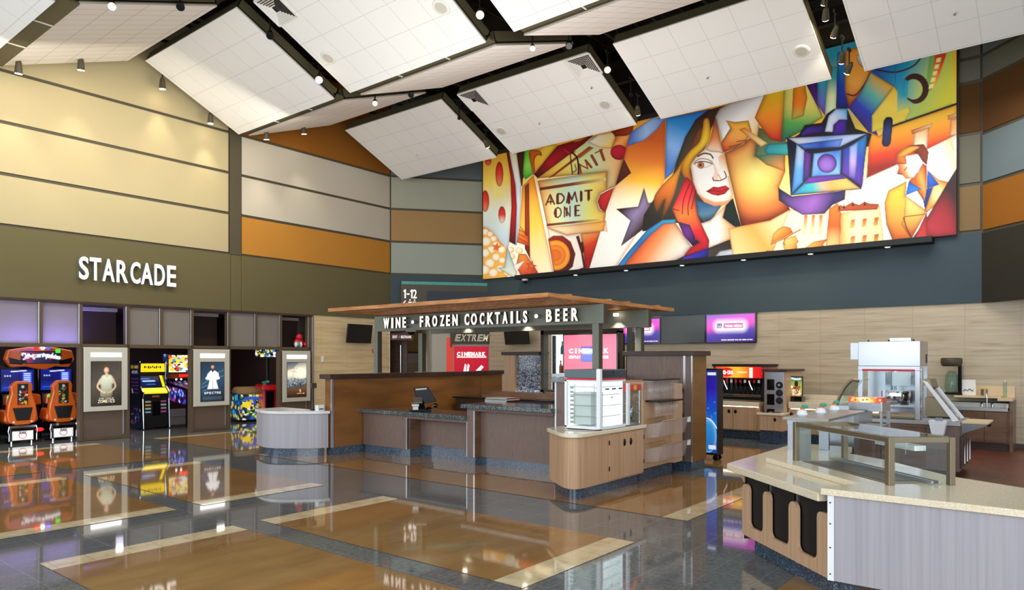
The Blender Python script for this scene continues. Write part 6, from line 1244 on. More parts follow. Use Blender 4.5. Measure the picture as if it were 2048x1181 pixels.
tc = thing('column_cabinet', 'tall square brown column cabinet with silver corner strips', 'cabinet', (11.1, 5.5, 0))
b = MB(); b.box(10.88, 11.44, 4.99, 6.2, .15, 1.9); b.build('body', 'laminate_taupe', tc); b = MB(); b.box(10.885, 11.44, 4.985, 4.992, .15, 1.9); b.build('amber_side', 'wood_amber', tc)
b = MB(); b.box(10.82, 11.5, 4.93, 6.26, 1.9, 1.98); b.build('cap', 'wood_dark', tc, bevel=.004); b = MB(); b.box(10.9, 11.42, 5.01, 6.18, 0, .15); b.build('plinth', 'plinth_stone', tc)
b = MB(); b.box(10.87, 10.885, 4.975, 5.0, .15, 1.9); b.box(10.87, 10.88, 5.1, 5.14, .15, 1.9); b.build('silver_strip', 'aluminium', tc)
bk = thing('brown_cupboard', 'brown wood cupboard standing behind the canopy post near the menu screens', 'cabinet', (13.2, 7.0, 0))
b = MB(); b.box(12.95, 13.5, 6.3, 7.4, 0, 1.9); b.build('body', 'wood_amber', bk); b = MB(); b.box(12.92, 13.52, 6.27, 7.43, 1.9, 1.98); b.build('cap', 'wood_dark', bk)
# drinks cooler
dc_ = thing('drinks_cooler', 'narrow blue water-splash drinks cooler beside the brown column', 'cooler', (12.5, 5.4, 0))
b = MB(); b.box(12.24, 12.5, 5.12, 5.75, .1, 1.67); b.build('body', 'black_matte', dc_, bevel=.01)
A_ = Art(.62, 1.5, 60, '#123a90'); A_.rect(0, 0, .62, 1.5, ['#1c2070', '#2818a0', '#1848b8', '#1c80c8', '#1848a0'], ((0, 0), (.1, 1.5)))
A_.scatter(160, ['#50a8e0', '#90d0f0', '#1858b8', '#103888'], .004, .02, (0, .45, .62, 1.5), .7); A_.line([(.3, .85), (.5, .9), (.62, 1.05)], .02, '#e8f4ff', True); A_.ell(.45, 1.2, .16, .3, ['#3090d8', '#1860b0'], ((.3, 1), (.6, 1.5)), '#90d0f0', .02); A_.rect(.44, .04, .6, .09, '#e0e4e8'); A_.rect(.46, 1.36, .6, 1.43, '#e0e4f0')
A_.mesh('graphic_wrap', (12.235, 5.74, 1.64), (0, -1, 0), (0, 0, -1), .61, 1.5, dc_, 'art_lit')
for x, y in ((12.3, 5.18), (12.45, 5.18), (12.3, 5.7), (12.45, 5.7)):
    b = MB(); b.cyl((x - .02, y, .05), (x + .02, y, .05), .05, 12); b.build('caster', 'black_gloss', dc_)
# ---- back bar inside the kiosk
BB = Plane((12.3, 0), -PI / 2)
def bb(px, py, off=0.0): return BB.hit(px, py, off)
def bbox_(mb, p0, p1, q0, q1, off0, off1):
    (a, z1), (c, _) = bb(p0, q0), bb(p1, q0); z0 = bb(p0, q1)[1]; mb.box(12.3 + off0, 12.3 + off1, -c, -a, z0, z1); return mb
gw = thing('sparkle_panel', 'blue sparkling mosaic panel in a brown frame behind the bar', 'decor panel', (12.35, 9.4, .9))
bbox_(MB(), 1033, 1084, 709, 785, .02, .1).build('mosaic', 'glitter', gw)
bbox_(MB(), 1011, 1033, 711, 786, -.05, .2).build('side_panel', 'wood_light', gw)
bbox_(MB(), 1008, 1084, 704.5, 711, -.1, .25).build('cap', 'wood_dark', gw); bbox_(MB(), 1010, 1084, 785, 800, -.02, .1).build('base_board', 'wood_dark', gw); bbox_(MB(), 1030, 1084, 784, 786, -.03, 0).build('light_line', 'strip_light', gw)
bs = thing('back_bar', 'olive framed back bar with glowing glass shelves behind the pink screen', 'shelving', (12.4, 8, 0))
for a in ((1084, 1090, 662, 784), (1084, 1241, 662, 670), (1236, 1241, 662, 760), (1084, 1110, 780, 784)): bbox_(MB(), *a, -.05, .12).build('frame_bar', 'olive_metal_dark', bs)
bbox_(MB(), 1090, 1128, 670, 780, .25, .27).build('lit_back', 'case_light', bs); bbox_(MB(), 1128, 1236, 670, 760, .25, .27).build('dark_back', 'black_matte', bs)
for q_ in (709, 747): bbox_(MB(), 1090, 1128, q_, q_ + 1.2, .02, .25).build('glass_shelf', 'glass_green', bs)
bbox_(MB(), 1104.5, 1106.5, 672, 780, .0, .1).build('upright', 'black_matte', bs)
bbox_(MB(), 1106, 1140, 748, 757, -.05, .2).build('steel_ledge', 'steel', bs)
for q_, m in ((1118, 'green_leaf'), (1115, 'tan_panel'), (1121, 'red_trim')):
    a, z = bb(q_, 704 if m == 'green_leaf' else 723); t = thing('bottle', {'green_leaf': 'teal bottle on the upper glowing shelf of the back bar', 'tan_panel': 'brown bottle on the glowing shelf, left one', 'red_trim': 'red bottle on the glowing shelf beside the pink screen'}[m], 'bottle', (12.42, -a, z - .0))
    zz = bb(q_, 709 if m == 'green_leaf' else 747)[1]; t.location.z = zz; WM[t.name] = Matrix.Translation(t.location)
    b = MB(); b.lathe([(.035, 0), (.035, .14), (.012, .2), (.012, .25)], n=12); b.build('glass_body', m, t, world=False, smooth=True); b = MB(); b.cyl((0, 0, .25), (0, 0, .27), .015, 8); b.build('cap', 'black_gloss', t, world=False)
(a, z1), (c, _) = bb(1128, 671, -.3), bb(1233, 671, -.3); z0 = bb(1128, 744, -.3)[1]; w_, h_ = c - a, z1 - z0
sn = thing('promo_screen', 'pink screen with white wordmark and a small blue notice window, behind the bar post', 'screen', (12.0, -a, z0), -PI / 2)
b = MB(); b.box(-.03, w_ + .03, 0, .07, -.03, h_ + .03); b.build('bezel', 'black_gloss', sn, world=False, bevel=.006)
A_ = Art(w_, h_, 60, '#f0708c'); A_.rect(0, 0, w_, h_, ['#e86884', '#f07a94'], ((0, 0), (w_, h_))); A_.rect(w_ * .34, h_ * .32, w_ * .62, h_ * .73, '#6a78d0', edge='#2838a8', ew=.015); A_.rect(w_ * .34, h_ * .32, w_ * .62, h_ * .35, '#2838b0')
for k_ in range(3): A_.line([(w_ * .37, h_ * (.4 + k_ * .06)), (w_ * .58, h_ * (.4 + k_ * .06))], .012, '#c8d0f4')
A_.mesh('picture', (0, -.004, h_), (1, 0, 0), (0, 0, -1), w_, h_, sn, 'art_screen', world=False)
b = MB(); word(b, 'CINEMARK', w_ * .1, w_ * .86, h_ * .5, h_ * .13, -.006, .003, .05, .12); b.build('wordmark', 'white_letter', sn, world=False); b = MB(); word(b, 'CENTURY', w_ * .1, w_ * .33, h_ * .36, h_ * .08, -.006, .003, .04, .15); word(b, 'THEATRES', w_ * .68, w_ * .86, h_ * .36, h_ * .08, -.006, .003, .04, .15); b.build('small_wordmark', 'white_letter', sn, world=False)
wc_ = thing('back_counter', 'dark back counter behind the bar below the sparkling panel', 'counter', (11.9, 8.5, 0))
b = MB(); b.box(11.6, 12.2, 6.6, 11.0, 0, .97); b.build('body', 'wood_dark', wc_); b = MB(); b.box(11.55, 12.25, 6.55, 11.05, .97, 1.0); b.build('black_top', 'black_gloss', wc_); b = MB(); b.box(11.8, 12.25, 6.6, 10.4, 1.0, 1.12); b.build('wood_riser', 'wood_brown', wc_, bevel=.005)
ib = thing('ice_bin', 'low steel ice bin behind the granite bar top', 'ice bin', (10.0, 8.3, 0)); b = MB(); b.box(10.0, 10.4, 8.2, 8.75, .3, 1.1); b.build('body', 'steel', ib, bevel=.02); b = MB(); b.box(10.02, 10.38, 8.22, 8.73, 1.101, 1.12); b.build('lid', 'steel_satin', ib)
b = MB()
for x in (10.05, 10.35):
    for y in (8.25, 8.7): b.cyl((x, y, 0), (x, y, .3), .02, 8)
b.build('legs', 'steel', ib)
# ---- menu screens on the back wall -------------------------------------
def mw(px, py, off=0.0): return MW.hit(px, py, off)
def menu(label, p0, p1, q0, q1, on):
    (a, z1), (c, _) = mw(p0, q0, -.12), mw(p1, q0, -.12); z0 = mw(p0, q1, -.12)[1]; w, h = c - a, z1 - z0
    r = thing('menu_screen', label, 'screen', (MX - .12, -a, z0), -PI / 2, group='row of menu screens over the drinks counter')
    b = MB(); b.box(.005, w - .005, 0, .09, 0, h); b.build('bezel', 'black_gloss', r, world=False, bevel=.004); f = .035
    if not on:
        b = MB(); b.box(f, w - f, -.004, 0, f, h - f); b.build('dark_picture', 'screen_grey', r, world=False); return
    A_ = Art(w, h, 100, '#a040b0'); A_.rect(0, 0, w, h, ['#6a60b8', '#d048c8', '#e040b8', '#4828a0', '#2c1c80'], ((0, 0), (.1, h)))
    X, Y = A_.X / w, A_.Y / h; d = np.sqrt((np.maximum(np.abs(X - .5) - .24, 0) * w / h) ** 2 + (np.maximum(np.abs(Y - .42) - .04, 0)) ** 2); g_ = np.clip(1.15 - d / .24, 0, 1)[..., None] ** 1.2
    A_.C = A_.C * (1 - g_) + g_ * np.array([1.0, .96, 1.0]); A_.rect(w * .22, h * .32, w * .33, h * .5, '#5a4a88')
    for k_ in range(4): A_.rect(w * (.24 + k_ * .024), h * (.36 + (k_ % 2) * .05), w * (.25 + k_ * .024), h * .49, '#e8e4f4')
    A_.rect(w * .36, h * .32, w * .76, h * .5, '#c8508c')
    A_.mesh('picture', (f, -.004, h - f), (1, 0, 0), (0, 0, -1), w - 2 * f, h - 2 * f, r, 'art_screen', world=False)
    b = MB(); word(b, 'Texas', w * .39, w * .55, h * .53, h * .08, -.006, .002, .02, .1); word(b, 'Digital', w * .57, w * .73, h * .53, h * .08, -.006, .002, .02, .1); b.build('title', 'white_letter', r, world=False)
    b = MB(); word(b, 'Targeted marketing worth its weight in gold', w * .32, w * .93, h * .09, h * .035, -.006, .002, .02, .12); b.build('caption', 'white_letter', r, world=False)
menu('menu screen behind the canopy post, pink and violet picture', 1240, 1321.5, 638, 689.5, True)
menu('switched-off grey menu screen in the middle of the row', 1321.5, 1411, 633, 688.5, False)
menu('pink and violet menu screen at the right end of the row', 1411, 1512.5, 628.5, 687.5, True)
# ---- drinks counter along the stone wall --------------------------------
dk = thing('drinks_counter', 'long pale wood base cabinets of the drinks counter along the stone wall', 'counter', (16.3, 5.5, 0))
XD = 15.95
def dy(px, x=XD): d = ray(px); return d[1] / d[0] * x
b = MB(); b.box(XD + .03, 17.6, 5.68, 9.0, .2, .76); b.build('body', 'wood_light', dk); b = MB(); b.box(XD + .03, 17.6, 3.2, 5.03, .2, .76); b.build('body', 'wood_light', dk); b = MB(); b.box(XD + .17, 17.6, 3.2, 9.0, 0, .195); b.build('plinth', 'plinth_stone', dk)
for a, c, kx in ((1424, 1465, 1458), (1466, 1513, 1471), (1577, 1602, 1583), (1604, 1640, 1634)):
    b = MB(); b.box(XD, XD + .03, dy(c), dy(a), .22, .74); dd = b.build('door', 'wood_light', dk, bevel=.003)
    b = MB(); b.ball((XD - .005, dy(kx), .63), .045, sc=(.3, .8, 1)); b.build('pull', 'black_gloss', dd, smooth=True)
for q0_, q1_ in ((3.25, 5.0), (5.72, 8.9)):
    b = MB(); b.box(XD + .005, XD + .02, q0_, q1_, .745, .755); b.build('under_light', 'downlight_glow', dk)
b = MB(); b.box(XD - .05, 17.62, 5.68, 9.0, .76, .86); b.box(XD - .05, 17.62, 3.2, 5.03, .76, .9); b.box(17.4, 17.62, 3.2, 9.0, .9, 1.0); tag(b.build('countertop', 'quartz_cream', bevel=.006), 'cream stone top of the drinks counter under the soda fountain', 'countertop')
ud = thing('lid_station', 'lower pull-out cabinet with cream top holding lids, below the cup dispenser', 'cabinet', (15.8, 5.3, 0))
xs = 15.45; b = MB(); b.box(xs + .03, 16.1, dy(1563, xs), dy(1517, xs), .28, .62); b.build('body', 'wood_light', ud); b = MB(); b.box(xs, xs + .03, dy(1557, xs) , dy(1519, xs), .29, .61); dd = b.build('door', 'wood_light', ud, bevel=.003); b = MB(); b.ball((xs - .005, dy(1550, xs), .53), .04, sc=(.3, .8, 1)); b.build('pull', 'black_gloss', dd, smooth=True)
b = MB(); b.box(xs - .03, 16.1, dy(1564, xs), dy(1514, xs), .62, .67); b.build('top', 'quartz_cream', ud, bevel=.008)
b = MB(); b.box(xs + .1, 16.08, dy(1560, xs), dy(1517, xs), .0, .28); b.build('plinth', 'plinth_stone', ud)
for px, x_ in ((1530, 15.55), (1551, 15.55), (1532, 15.74), (1554, 15.74)):
    b = MB(); b.cyl((x_, dy(px, x_), .668), (x_, dy(px, x_), .675), .08, 18); b.build('lid_well', 'black_gloss', ud)
sf = thing('soda_fountain', 'black soda fountain with glowing red and orange header and a row of nozzles', 'drink dispenser', (16.5, 6.6, .865))
xa = 16.25; ya, yb_ = dy(1527, xa), dy(1429, xa); z = lambda py, px=1480, x_=xa: EYE + (HOR - py) / FP * (x_ / ray(px)[0])
b = MB(); b.box(xa + .12, 17.2, ya, yb_, .865, 1.5); b.box(xa - .1, 17.2, ya - .02, yb_ + .02, z(734), z(729)); b.build('body', 'black_matte', sf)
b = MB(); b.box(xa - .08, 17.2, ya, yb_, z(757), z(734)); hd = b.build('header_box', 'red_gloss', sf, bevel=.01)
ya2, yb2 = dy(1522, xa - .09), dy(1431, xa - .09); w_ = yb2 - ya2; h_ = z(734) - z(756)
A_ = Art(w_, h_, 90, '#e03010'); A_.rect(0, 0, w_, h_, ['#d81c10', '#f0641c', '#f8a81c', '#f8b030', '#f08020', '#e02018', '#d01018'], ((0, 0), (w_, 0))); A_.ell(w_ * .25, h_ * .5, w_ * .16, h_ * .42, '#d01810')
A_.rect(w_ * .75, h_ * .1, w_ * .82, h_, '#f8f0e8'); A_.line([(w_ * .5, h_ * .5), (w_ * .68, h_ * .5)], h_ * .1, '#f8f0a0', soft=.02)
A_.mesh('lit_header', (xa - .085, yb2, z(734)), (0, -1, 0), (0, 0, -1), w_, h_, hd, 'art_screen')
b = MB(); word(b, 'Coca-Cola', 0, w_ * .3, 0, h_ * .36, 0, .003, .03, .02)
b.v = [(xa - .09 + v[1] * .5, yb2 - w_ * .1 - v[0], z(749.5) + v[2]) for v in b.v]; b.build('script_wordmark', 'white_letter', hd)
for k_ in range(10):
    y = yb_ - .1 - k_ * (yb_ - ya - .2) / 9; b = MB(); b.box(xa - .02, xa + .12, y - .03, y + .03, z(773), z(757)); b.cyl((xa, y, z(782)), (xa, y, z(773)), .02, 8); b.box(xa + .0, xa + .02, y - .012, y + .012, z(792), z(776)); n_ = b.build('nozzle', 'black_gloss', sf)
    b = MB(); b.box(xa - .026, xa - .02, y - .026, y + .026, z(766), z(760)); b.build('brand_tab', 'red_trim' if k_ % 3 else 'white_gloss', n_)
for px in (1448, 1498):
    b = MB(); y = dy(px, xa - .05); b.tube([(xa - .06, y, z(762)), (xa - .06, y - .02, z(768)), (xa - .05, y - .08, z(780))], .018, 8); b.build('ice_lever', 'chrome', sf)
b = MB(); b.box(xa - .12, 17.0, ya + .03, yb_, z(793), z(789)); b.build('drip_edge', 'chrome', sf, bevel=.003); b = MB(); b.box(xa - .05, 17.1, ya + .05, yb_, .865, z(800)); b.build('drip_tray', 'steel_warm', sf)
cd = thing('cup_dispenser', 'wood cabinet with silver face, dark cup slots and three round cup holders', 'dispenser', (15.9, 5.5, .67))
xc = 15.85; y0_, y1_ = dy(1572, xc), dy(1528, xc); zc0, zc1 = .68, EYE + (HOR - 744) / FP * (xc / ray(1550)[0])
b = MB(); b.box(xc + .02, 17.0, y0_, y1_, .675, zc1 - .0); b.build('cabinet', 'wood_light', cd); b = MB(); b.box(xc - .03, 17.1, y0_ - .03, y1_ + .03, zc1, zc1 + .05); b.build('dark_top', 'wood_dark', cd)
b = MB(); b.box(xc, xc + .02, dy(1567, xc), dy(1529, xc), .69, zc1 - .01); fc = b.build('steel_face', 'aluminium', cd, bevel=.003)
b = MB()
for k_ in range(3): zz = zc1 - .17 - k_ * .33; b.box(xc - .005, xc, dy(1549, xc), dy(1534, xc), zz - .24, zz)
b.build('cup_slots', 'black_gloss', fc)
for k_ in range(3):
    zz = EYE + (HOR - (771 + k_ * 15.5)) / FP * (xc / ray(1559)[0]); y = dy(1559, xc)
    b = MB(); b.cyl((xc - .02, y, zz), (xc, y, zz), .075, 24); hh = b.build('cup_ring', 'black_matte', fc); b = MB(); b.cyl((xc - .04, y, zz), (xc - .02, y, zz), .025, 14); b.build('cup_base', 'chrome', hh)
ch_ = thing('promo_stand', 'upright picture display of a chocolate treat on the drinks counter', 'display', (16.2, dy(1592, 16.2), .9))
wd_ = (dy(1580, 16.2) - dy(1605, 16.2)); b = MB(); b.box(16.15, 16.4, dy(1605, 16.2), dy(1579, 16.2), .902, 1.0); b.build('base', 'black_gloss', ch_); b = MB(); b.box(16.2, 16.28, dy(1604, 16.2), dy(1580, 16.2), 1.0, 1.46); b.build('panel', 'black_matte', ch_)
A_ = Art(.3, .46, 40, '#7a8a48'); A_.rect(0, 0, .3, .46, ['#182830', '#8a9a48', '#a8a050', '#6a4a28'], ((0, 0), (0, .46))); A_.line([(.03, .04), (.14, .06), (.26, .05)], .04, '#c8e0f0'); A_.ell(.15, .17, .05, .08, '#141414'); A_.ell(.15, .28, .1, .06, '#8a4a20'); A_.rect(.04, .3, .26, .44, '#d8c098'); A_.scatter(14, ['#3a2010', '#f0e0c0', '#a86a30'], .01, .03, (.03, .22, .27, .44))
A_.mesh('picture', (16.195, dy(1581.5, 16.2), 1.45), (0, -1, 0), (0, 0, -1), wd_ * .9, .44, ch_, 'art_lit')
# ---- sink cabinet with coffee maker at the far right ---------------------
xk = 17.05; sk_ = thing('sink_cabinet', 'brown wood sink cabinet against the stone wall at far right', 'cabinet', (17.3, 1.8, 0))
ky = lambda px, x=xk: ray(px)[1] / ray(px)[0] * x; kz = lambda py, px=1980, x=xk: EYE + (HOR - py) / FP * (x / ray(px)[0])
b = MB(); b.box(xk + .03, MX - .01, ky(2022), ky(1850), .15, .82); b.box(xk, MX - .01, ky(2026), ky(2019), 0, kz(802)); b.build('body', 'wood_brown', sk_); b = MB(); b.box(xk + .1, MX - .02, ky(2020), ky(1850), 0, .15); b.build('plinth', 'wood_dark', sk_)
for a, c, kx in ((1925, 1968, 1962), (1969, 2013, 1978)):
    b = MB(); b.box(xk, xk + .03, ky(c), ky(a), .17, .78); dd = b.build('door', 'wood_brown', sk_, bevel=.003); b = MB(); b.ball((xk - .005, ky(kx), kz(849)), .05, sc=(.3, .8, 1)); b.build('pull', 'black_gloss', dd, smooth=True)
b = MB(); b.box(xk - .02, MX - .05, ky(2016), ky(1880), .80, .86); b.box(xk + .25, MX - .01, ky(2016), ky(1880), .86, kz(806) - .02); b.build('steel_basin', 'steel_satin', sk_); b = MB(); b.box(xk - .021, xk, ky(2016), ky(2013), .86, kz(808)); b.build('steel_post', 'aluminium', sk_)
b = MB(); b.box(xk - .02, MX - .01, ky(2025), ky(1995), kz(802), kz(797)); b.box(xk + .2, MX - .01, ky(2000), ky(1905), kz(798), kz(794)); b.box(MX - .04, MX, ky(2024), ky(1930), kz(797), kz(797) + .22); b.build('upper_shelf', 'beige_board', sk_)
b = MB(); b.tube([(xk + .15, ky(1972), .86), (xk + .15, ky(1972), 1.12), (xk + .05, ky(1972), 1.14), (xk + .02, ky(1972), 1.06)], .014, 8)
for q_ in (1962, 1983): b.cyl((xk + .15, ky(q_), .86), (xk + .15, ky(q_), .93), .02, 8); b.box(xk + .1, xk + .2, ky(q_) - .02, ky(q_) + .02, .93, .95)
b.build('faucet', 'chrome', sk_)
for px, m, l, w_, h_ in ((1968.5, 'gold_emblem', 'small gold tin on the shelf over the sink', .06, .13),):
    t = thing('tin', l, 'tin', (xk + .45, ky(px, xk + .45), kz(794) + .002)); b = MB(); b.lathe([(w_, 0), (w_, h_)], n=16); b.build('can', 'steel_warm', t, world=False, smooth=False); b = MB(); b.lathe([(w_ * 1.03, h_), (w_ * 1.03, h_ + .01)], n=16); b.build('lid', m, t, world=False)
t = thing('picture_card', 'white box with a black script mark left of the gold tin', 'box', (xk + .4, ky(1937, xk + .4), kz(794) + .002)); b = MB(); b.add([(0, .13, 0), (0, -.13, 0), (0.03, -.12, .32), (.03, .12, .32), (.12, .13, 0), (.12, -.13, 0), (.11, -.12, .32), (.11, .12, .32)], [(0, 1, 2, 3), (5, 4, 7, 6), (0, 3, 7, 4), (1, 5, 6, 2), (3, 2, 6, 7), (0, 4, 5, 1)]); b.build('box', 'cardboard', t, world=False)
b = MB(); b.tube([(-.002, .09, .08), (-.0, .06, .12), (.0, .02, .09), (.0, -.02, .13), (.0, -.06, .09), (-.002, -.09, .11)], .006, 5); b.build('script_mark', 'black_matte', t, world=False)
t = thing('coffee_maker', 'dark coffee brewer with glass urn on the back shelf', 'coffee maker', (xk + .4, ky(1903, xk + .4), kz(794) + .002))
b = MB(); b.box(-.05, .25, -.19, -.12, 0, .62); b.box(-.1, .2, -.2, .14, 0.002, .05); b.build('stand', 'black_gloss', t, world=False, bevel=.01); b = MB(); b.lathe([(.17, .6), (.2, .66), (.2, .76), (.17, .78)], n=20); b.build('head', 'olive_metal_dark', t, world=False, smooth=True); b = MB(); b.lathe([(.1, .05), (.13, .15), (.11, .42), (.06, .5)], n=18); b.build('glass_urn', 'glass_green', t, world=False, smooth=True)
t = thing('soap_bottle', 'clear upright pump bottle at the right end of the sink shelf', 'bottle', (xk + .4, ky(2010, xk + .4), kz(797) + .002)); b = MB(); b.lathe([(.035, 0), (.035, .2), (.03, .32)], n=14); b.build('bottle_body', 'glass_green', t, world=False, smooth=True); b = MB(); b.cyl((0, 0, .32), (0, 0, .35), .012, 8); b.build('pump', 'white_gloss', t, world=False)
# ---- island with popper and warmer ---------------------------------------
XI = 12.96; iy = lambda px, x=XI: ray(px)[1] / ray(px)[0] * x; iz = lambda py, px, x=XI: EYE + (HOR - py) / FP * (x / ray(px)[0])
isl = thing('kitchen_island', 'dark wood island with drawers under the popcorn popper', 'cabinet', (13.4, 2.3, 0))
b = MB(); b.box(XI, 14.0, 1.5, 3.5, .08, .79); b.build('body', 'laminate_taupe', isl); b = MB(); b.box(XI + .05, 13.95, 1.55, 3.4, 0, .08); b.build('plinth', 'black_matte', isl)
for k_ in range(4):
    b = MB(); y = 1.95 + k_ * .36; b.box(XI - .02, XI, y, y + .34, .12, .76); dd = b.build('door', 'wood_brown', isl, bevel=.003); b = MB(); b.tube([(XI - .05, y + .28, .3), (XI - .05, y + .28, .5)], .01, 6); b.build('bar_handle', 'chrome', dd)
for k_ in range(3):
    b = MB(); x = 13.05 + k_ * .32; b.box(x, x + .28, 1.48, 1.5, .12, .62); dd = b.build('side_door', 'wood_dark', isl); b = MB(); b.tube([(x + .05, 1.44, .2), (x + .05, 1.44, .56)], .014, 6); b.build('bar_handle', 'chrome', dd)
b = MB(); b.box(XI - .03, 14.05, 1.48, 3.52, .79, .86); tag(b.build('steel_worktop', 'steel_satin', bevel=.01), 'thick steel worktop of the island behind the glass case', 'worktop')
XP = 12.98; pp = thing('popcorn_popper', 'tall stainless popcorn popper with glass window, red stripe and hanging kettle', 'popcorn machine', (13.3, 2.5, .86))
ya, yb_ = iy(1840, XP), iy(1716, XP); zt, zh = iz(683, 1780, XP), iz(733, 1780, XP)
b = MB(); b.box(XP, XP + .75, ya, yb_, zh, zt); hd = b.build('hood', 'steel', pp, bevel=.006)
b = MB(); b.box(XP + .3, XP + .55, ya + .18, ya + .5, zt, zt + .06); b.build('exhaust_box', 'aluminium', hd); b = MB(); b.box(XP + .1, XP + .5, yb_, yb_ + .14, zt - .3, zt - .02); b.build('side_box', 'aluminium', hd)
b = MB()
for y in (ya + .1, (ya + yb_) / 2, yb_ - .15): b.cyl((XP + .05, y, zt), (XP + .05, y, zt + .025), .014, 8)
b.build('bolt', 'black_matte', hd)
b = MB(); b.box(XP + .55, XP + .65, ya - .004, ya, zh + .05, zh + .2); b.build('side_vent', 'black_matte', hd)
fw = .07
for x0_, x1_, y0_, y1_ in ((-.01, .06, ya, ya + fw), (-.01, .06, yb_ - fw, yb_), (.68, .75, ya, ya + fw), (.68, .75, yb_ - fw, yb_)):
    b = MB(); b.box(XP + x0_, XP + x1_, y0_, y1_, .862, zh - .07 if x0_ < 0 else zh); b.build('upright', 'aluminium', pp, bevel=.004)
b = MB(); b.box(XP - .01, XP + .06, ya, yb_, zh - .07, zh); b.build('top_rail', 'aluminium', pp, bevel=.004)
b = MB(); b.box(XP - .016, XP - .01, ya + fw, yb_ - fw, iz(743, 1780, XP), iz(739, 1780, XP)); b.build('red_stripe', 'red_trim', pp)
zb1, zb0 = iz(745, 1780, XP), iz(780, 1780, XP)
b = MB(); b.box(XP + .01, XP + .014, ya + fw, yb_ - fw, zb0, zb1); b.build('front_glass', 'glass', pp); b = MB(); b.box(XP + .6, XP + .62, ya + fw, yb_ - fw, .95, zh - .05); b.build('rear_panel', 'steel', pp)
b = MB(); b.box(XP + .25, XP + .3, ya + .18, ya + .45, zb0 + .06, zb1); b.build('paper_notice', 'white_gloss', pp); b = MB(); b.box(XP + .08, XP + .5, yb_ - .4, yb_ - .36, 1.2, zb1); b.build('inner_post', 'aluminium', pp)
b = MB(); b.cyl((XP + .3, (ya + yb_) / 2 - .05, 1.3), (XP + .3, (ya + yb_) / 2 - .05, zh), .02, 8); b.lathe([(.02, 0), (.21, .0), (.22, .22), (.2, .24)], (XP + .32, (ya + yb_) / 2 - .05, 1.08), 24); b.build('kettle', 'chrome', pp, smooth=True)
b = MB(); b.box(XP + .0, XP + .6, ya + fw, yb_ - fw, .97, 1.03); b.build('popcorn_deck', 'steel', pp); b = MB(); b.box(XP + .02, XP + .58, ya + fw, yb_ - fw, zh - .06, zh - .05); b.build('case_lamp', 'case_light', pp)
sw_ = thing('slanted_warmer', 'slant-fronted hot food warmer with white side panels right of the popper', 'food warmer', (13.2, 1.7, .86))
tri = [(1.52, .86), (1.95, 1.5), (2.0, 1.5), (2.0, .86)]
for x in (XI, 13.62):
    b = MB(); b.side([(1.5, .88), (1.93, 1.48), (2.0, 1.5), (1.58, .86)], x - .01, x + .02); b.build('white_slanted_rail', 'white_gloss', sw_, bevel=.004)
b = MB(); b.side([(1.56, .90), (1.95, 1.44), (1.955, 1.43), (1.57, .89)], XI + .02, 13.6); b.build('slanted_glass', 'glass', sw_)
b = MB(); b.side([(1.93, 1.42), (2.0, 1.42), (2.0, 1.52), (1.9, 1.52), (1.86, 1.38)], XI + .02, 13.6); b.build('control_header', 'steel_warm', sw_)
b = MB(); b.side([(1.6, .95), (1.9, 1.37), (1.92, 1.36), (1.62, .94)], XI + .1, 13.52); b.build('brown_slanted_panel', 'steel_warm', sw_); b = MB(); b.side([(1.66, 1.04), (1.82, 1.26), (1.815, 1.265), (1.655, 1.045)], XI + .18, 13.4); b.build('dark_slot', 'black_gloss', sw_)
b = MB()
for k_ in range(5): b.side([(1.86, 1.375), (1.91, 1.44), (1.905, 1.445), (1.855, 1.38)], XI + .08 + k_ * .1, XI + .15 + k_ * .1)
b.build('vents', 'black_matte', sw_); b = MB(); b.side([(1.6, .93), (1.8, 1.22), (1.98, 1.22), (1.98, .93)], XI + .12, 13.5); b.build('warm_tray_box', 'steel_warm', sw_)
b = MB(); b.box(XI + .0, 13.62, 1.56, 2.0, .86, .9); b.build('base_pan', 'steel_satin', sw_)
cbd = thing('cutting_board', 'beige board jutting out to the right of the slanted warmer', 'board', (13.3, 1.3, .83)); MB().box(XI + .05, 13.75, 1.12, 1.475, .835, .865).build('board', 'beige_board', cbd, bevel=.006); MB().side([(1.475, .67), (1.475, .835), (1.15, .835), (1.15, .81)], XI + .1, XI + .14).build('bracket', 'steel', cbd)
for (x, y, s_, l) in ((12.93, 1.76, 1, 'white paper scoop cup hanging at the island edge, nearer the popper'),):
    t = thing('paper_bin', l, 'container', (x - .12, y, .66)); b = MB(); b.add([(-.08, .08, 0), (-.08, -.08, 0), (.08, -.08, 0), (.08, .08, 0), (-.1, .12, .22), (-.1, -.12, .22), (.1, -.12, .22), (.1, .12, .22)], [(3, 2, 1, 0), (0, 1, 5, 4), (1, 2, 6, 5), (2, 3, 7, 6), (3, 0, 4, 7)]); b.build('bin', 'white_gloss', t, world=False); b = MB(); b.box(.08, .1, -.05, .05, .1, .26); b.build('hook', 'steel', t, world=False)
# ---- near concession counter --------------------------------------------
ZT, ZL = .864, .814
nc = thing('concession_counter', 'big near counter front: pale panel with three black bins and a wide daylight-greyed wood panel', 'counter', (6.4, 1.6, 0))
pA, pB = Vector((6.66, 2.54, 0)), Vector((5.70, 1.50, 0)); dN = (pB - pA); LN = dN.length; angN = math.atan2(dN.y, dN.x); NP = Plane((pA.x, pA.y), angN)
def nl(px, py, off=0.0): return NP.hit(px, py, off)
M = Matrix.Translation(pA) @ Matrix.Rotation(angN, 4, 'Z')
def nbox(mb, s0, s1, o0, o1, z0, z1):
    st = len(mb.v); mb.box(s0, s1, o0, o1, z0, z1); return mb.xf(M, st)
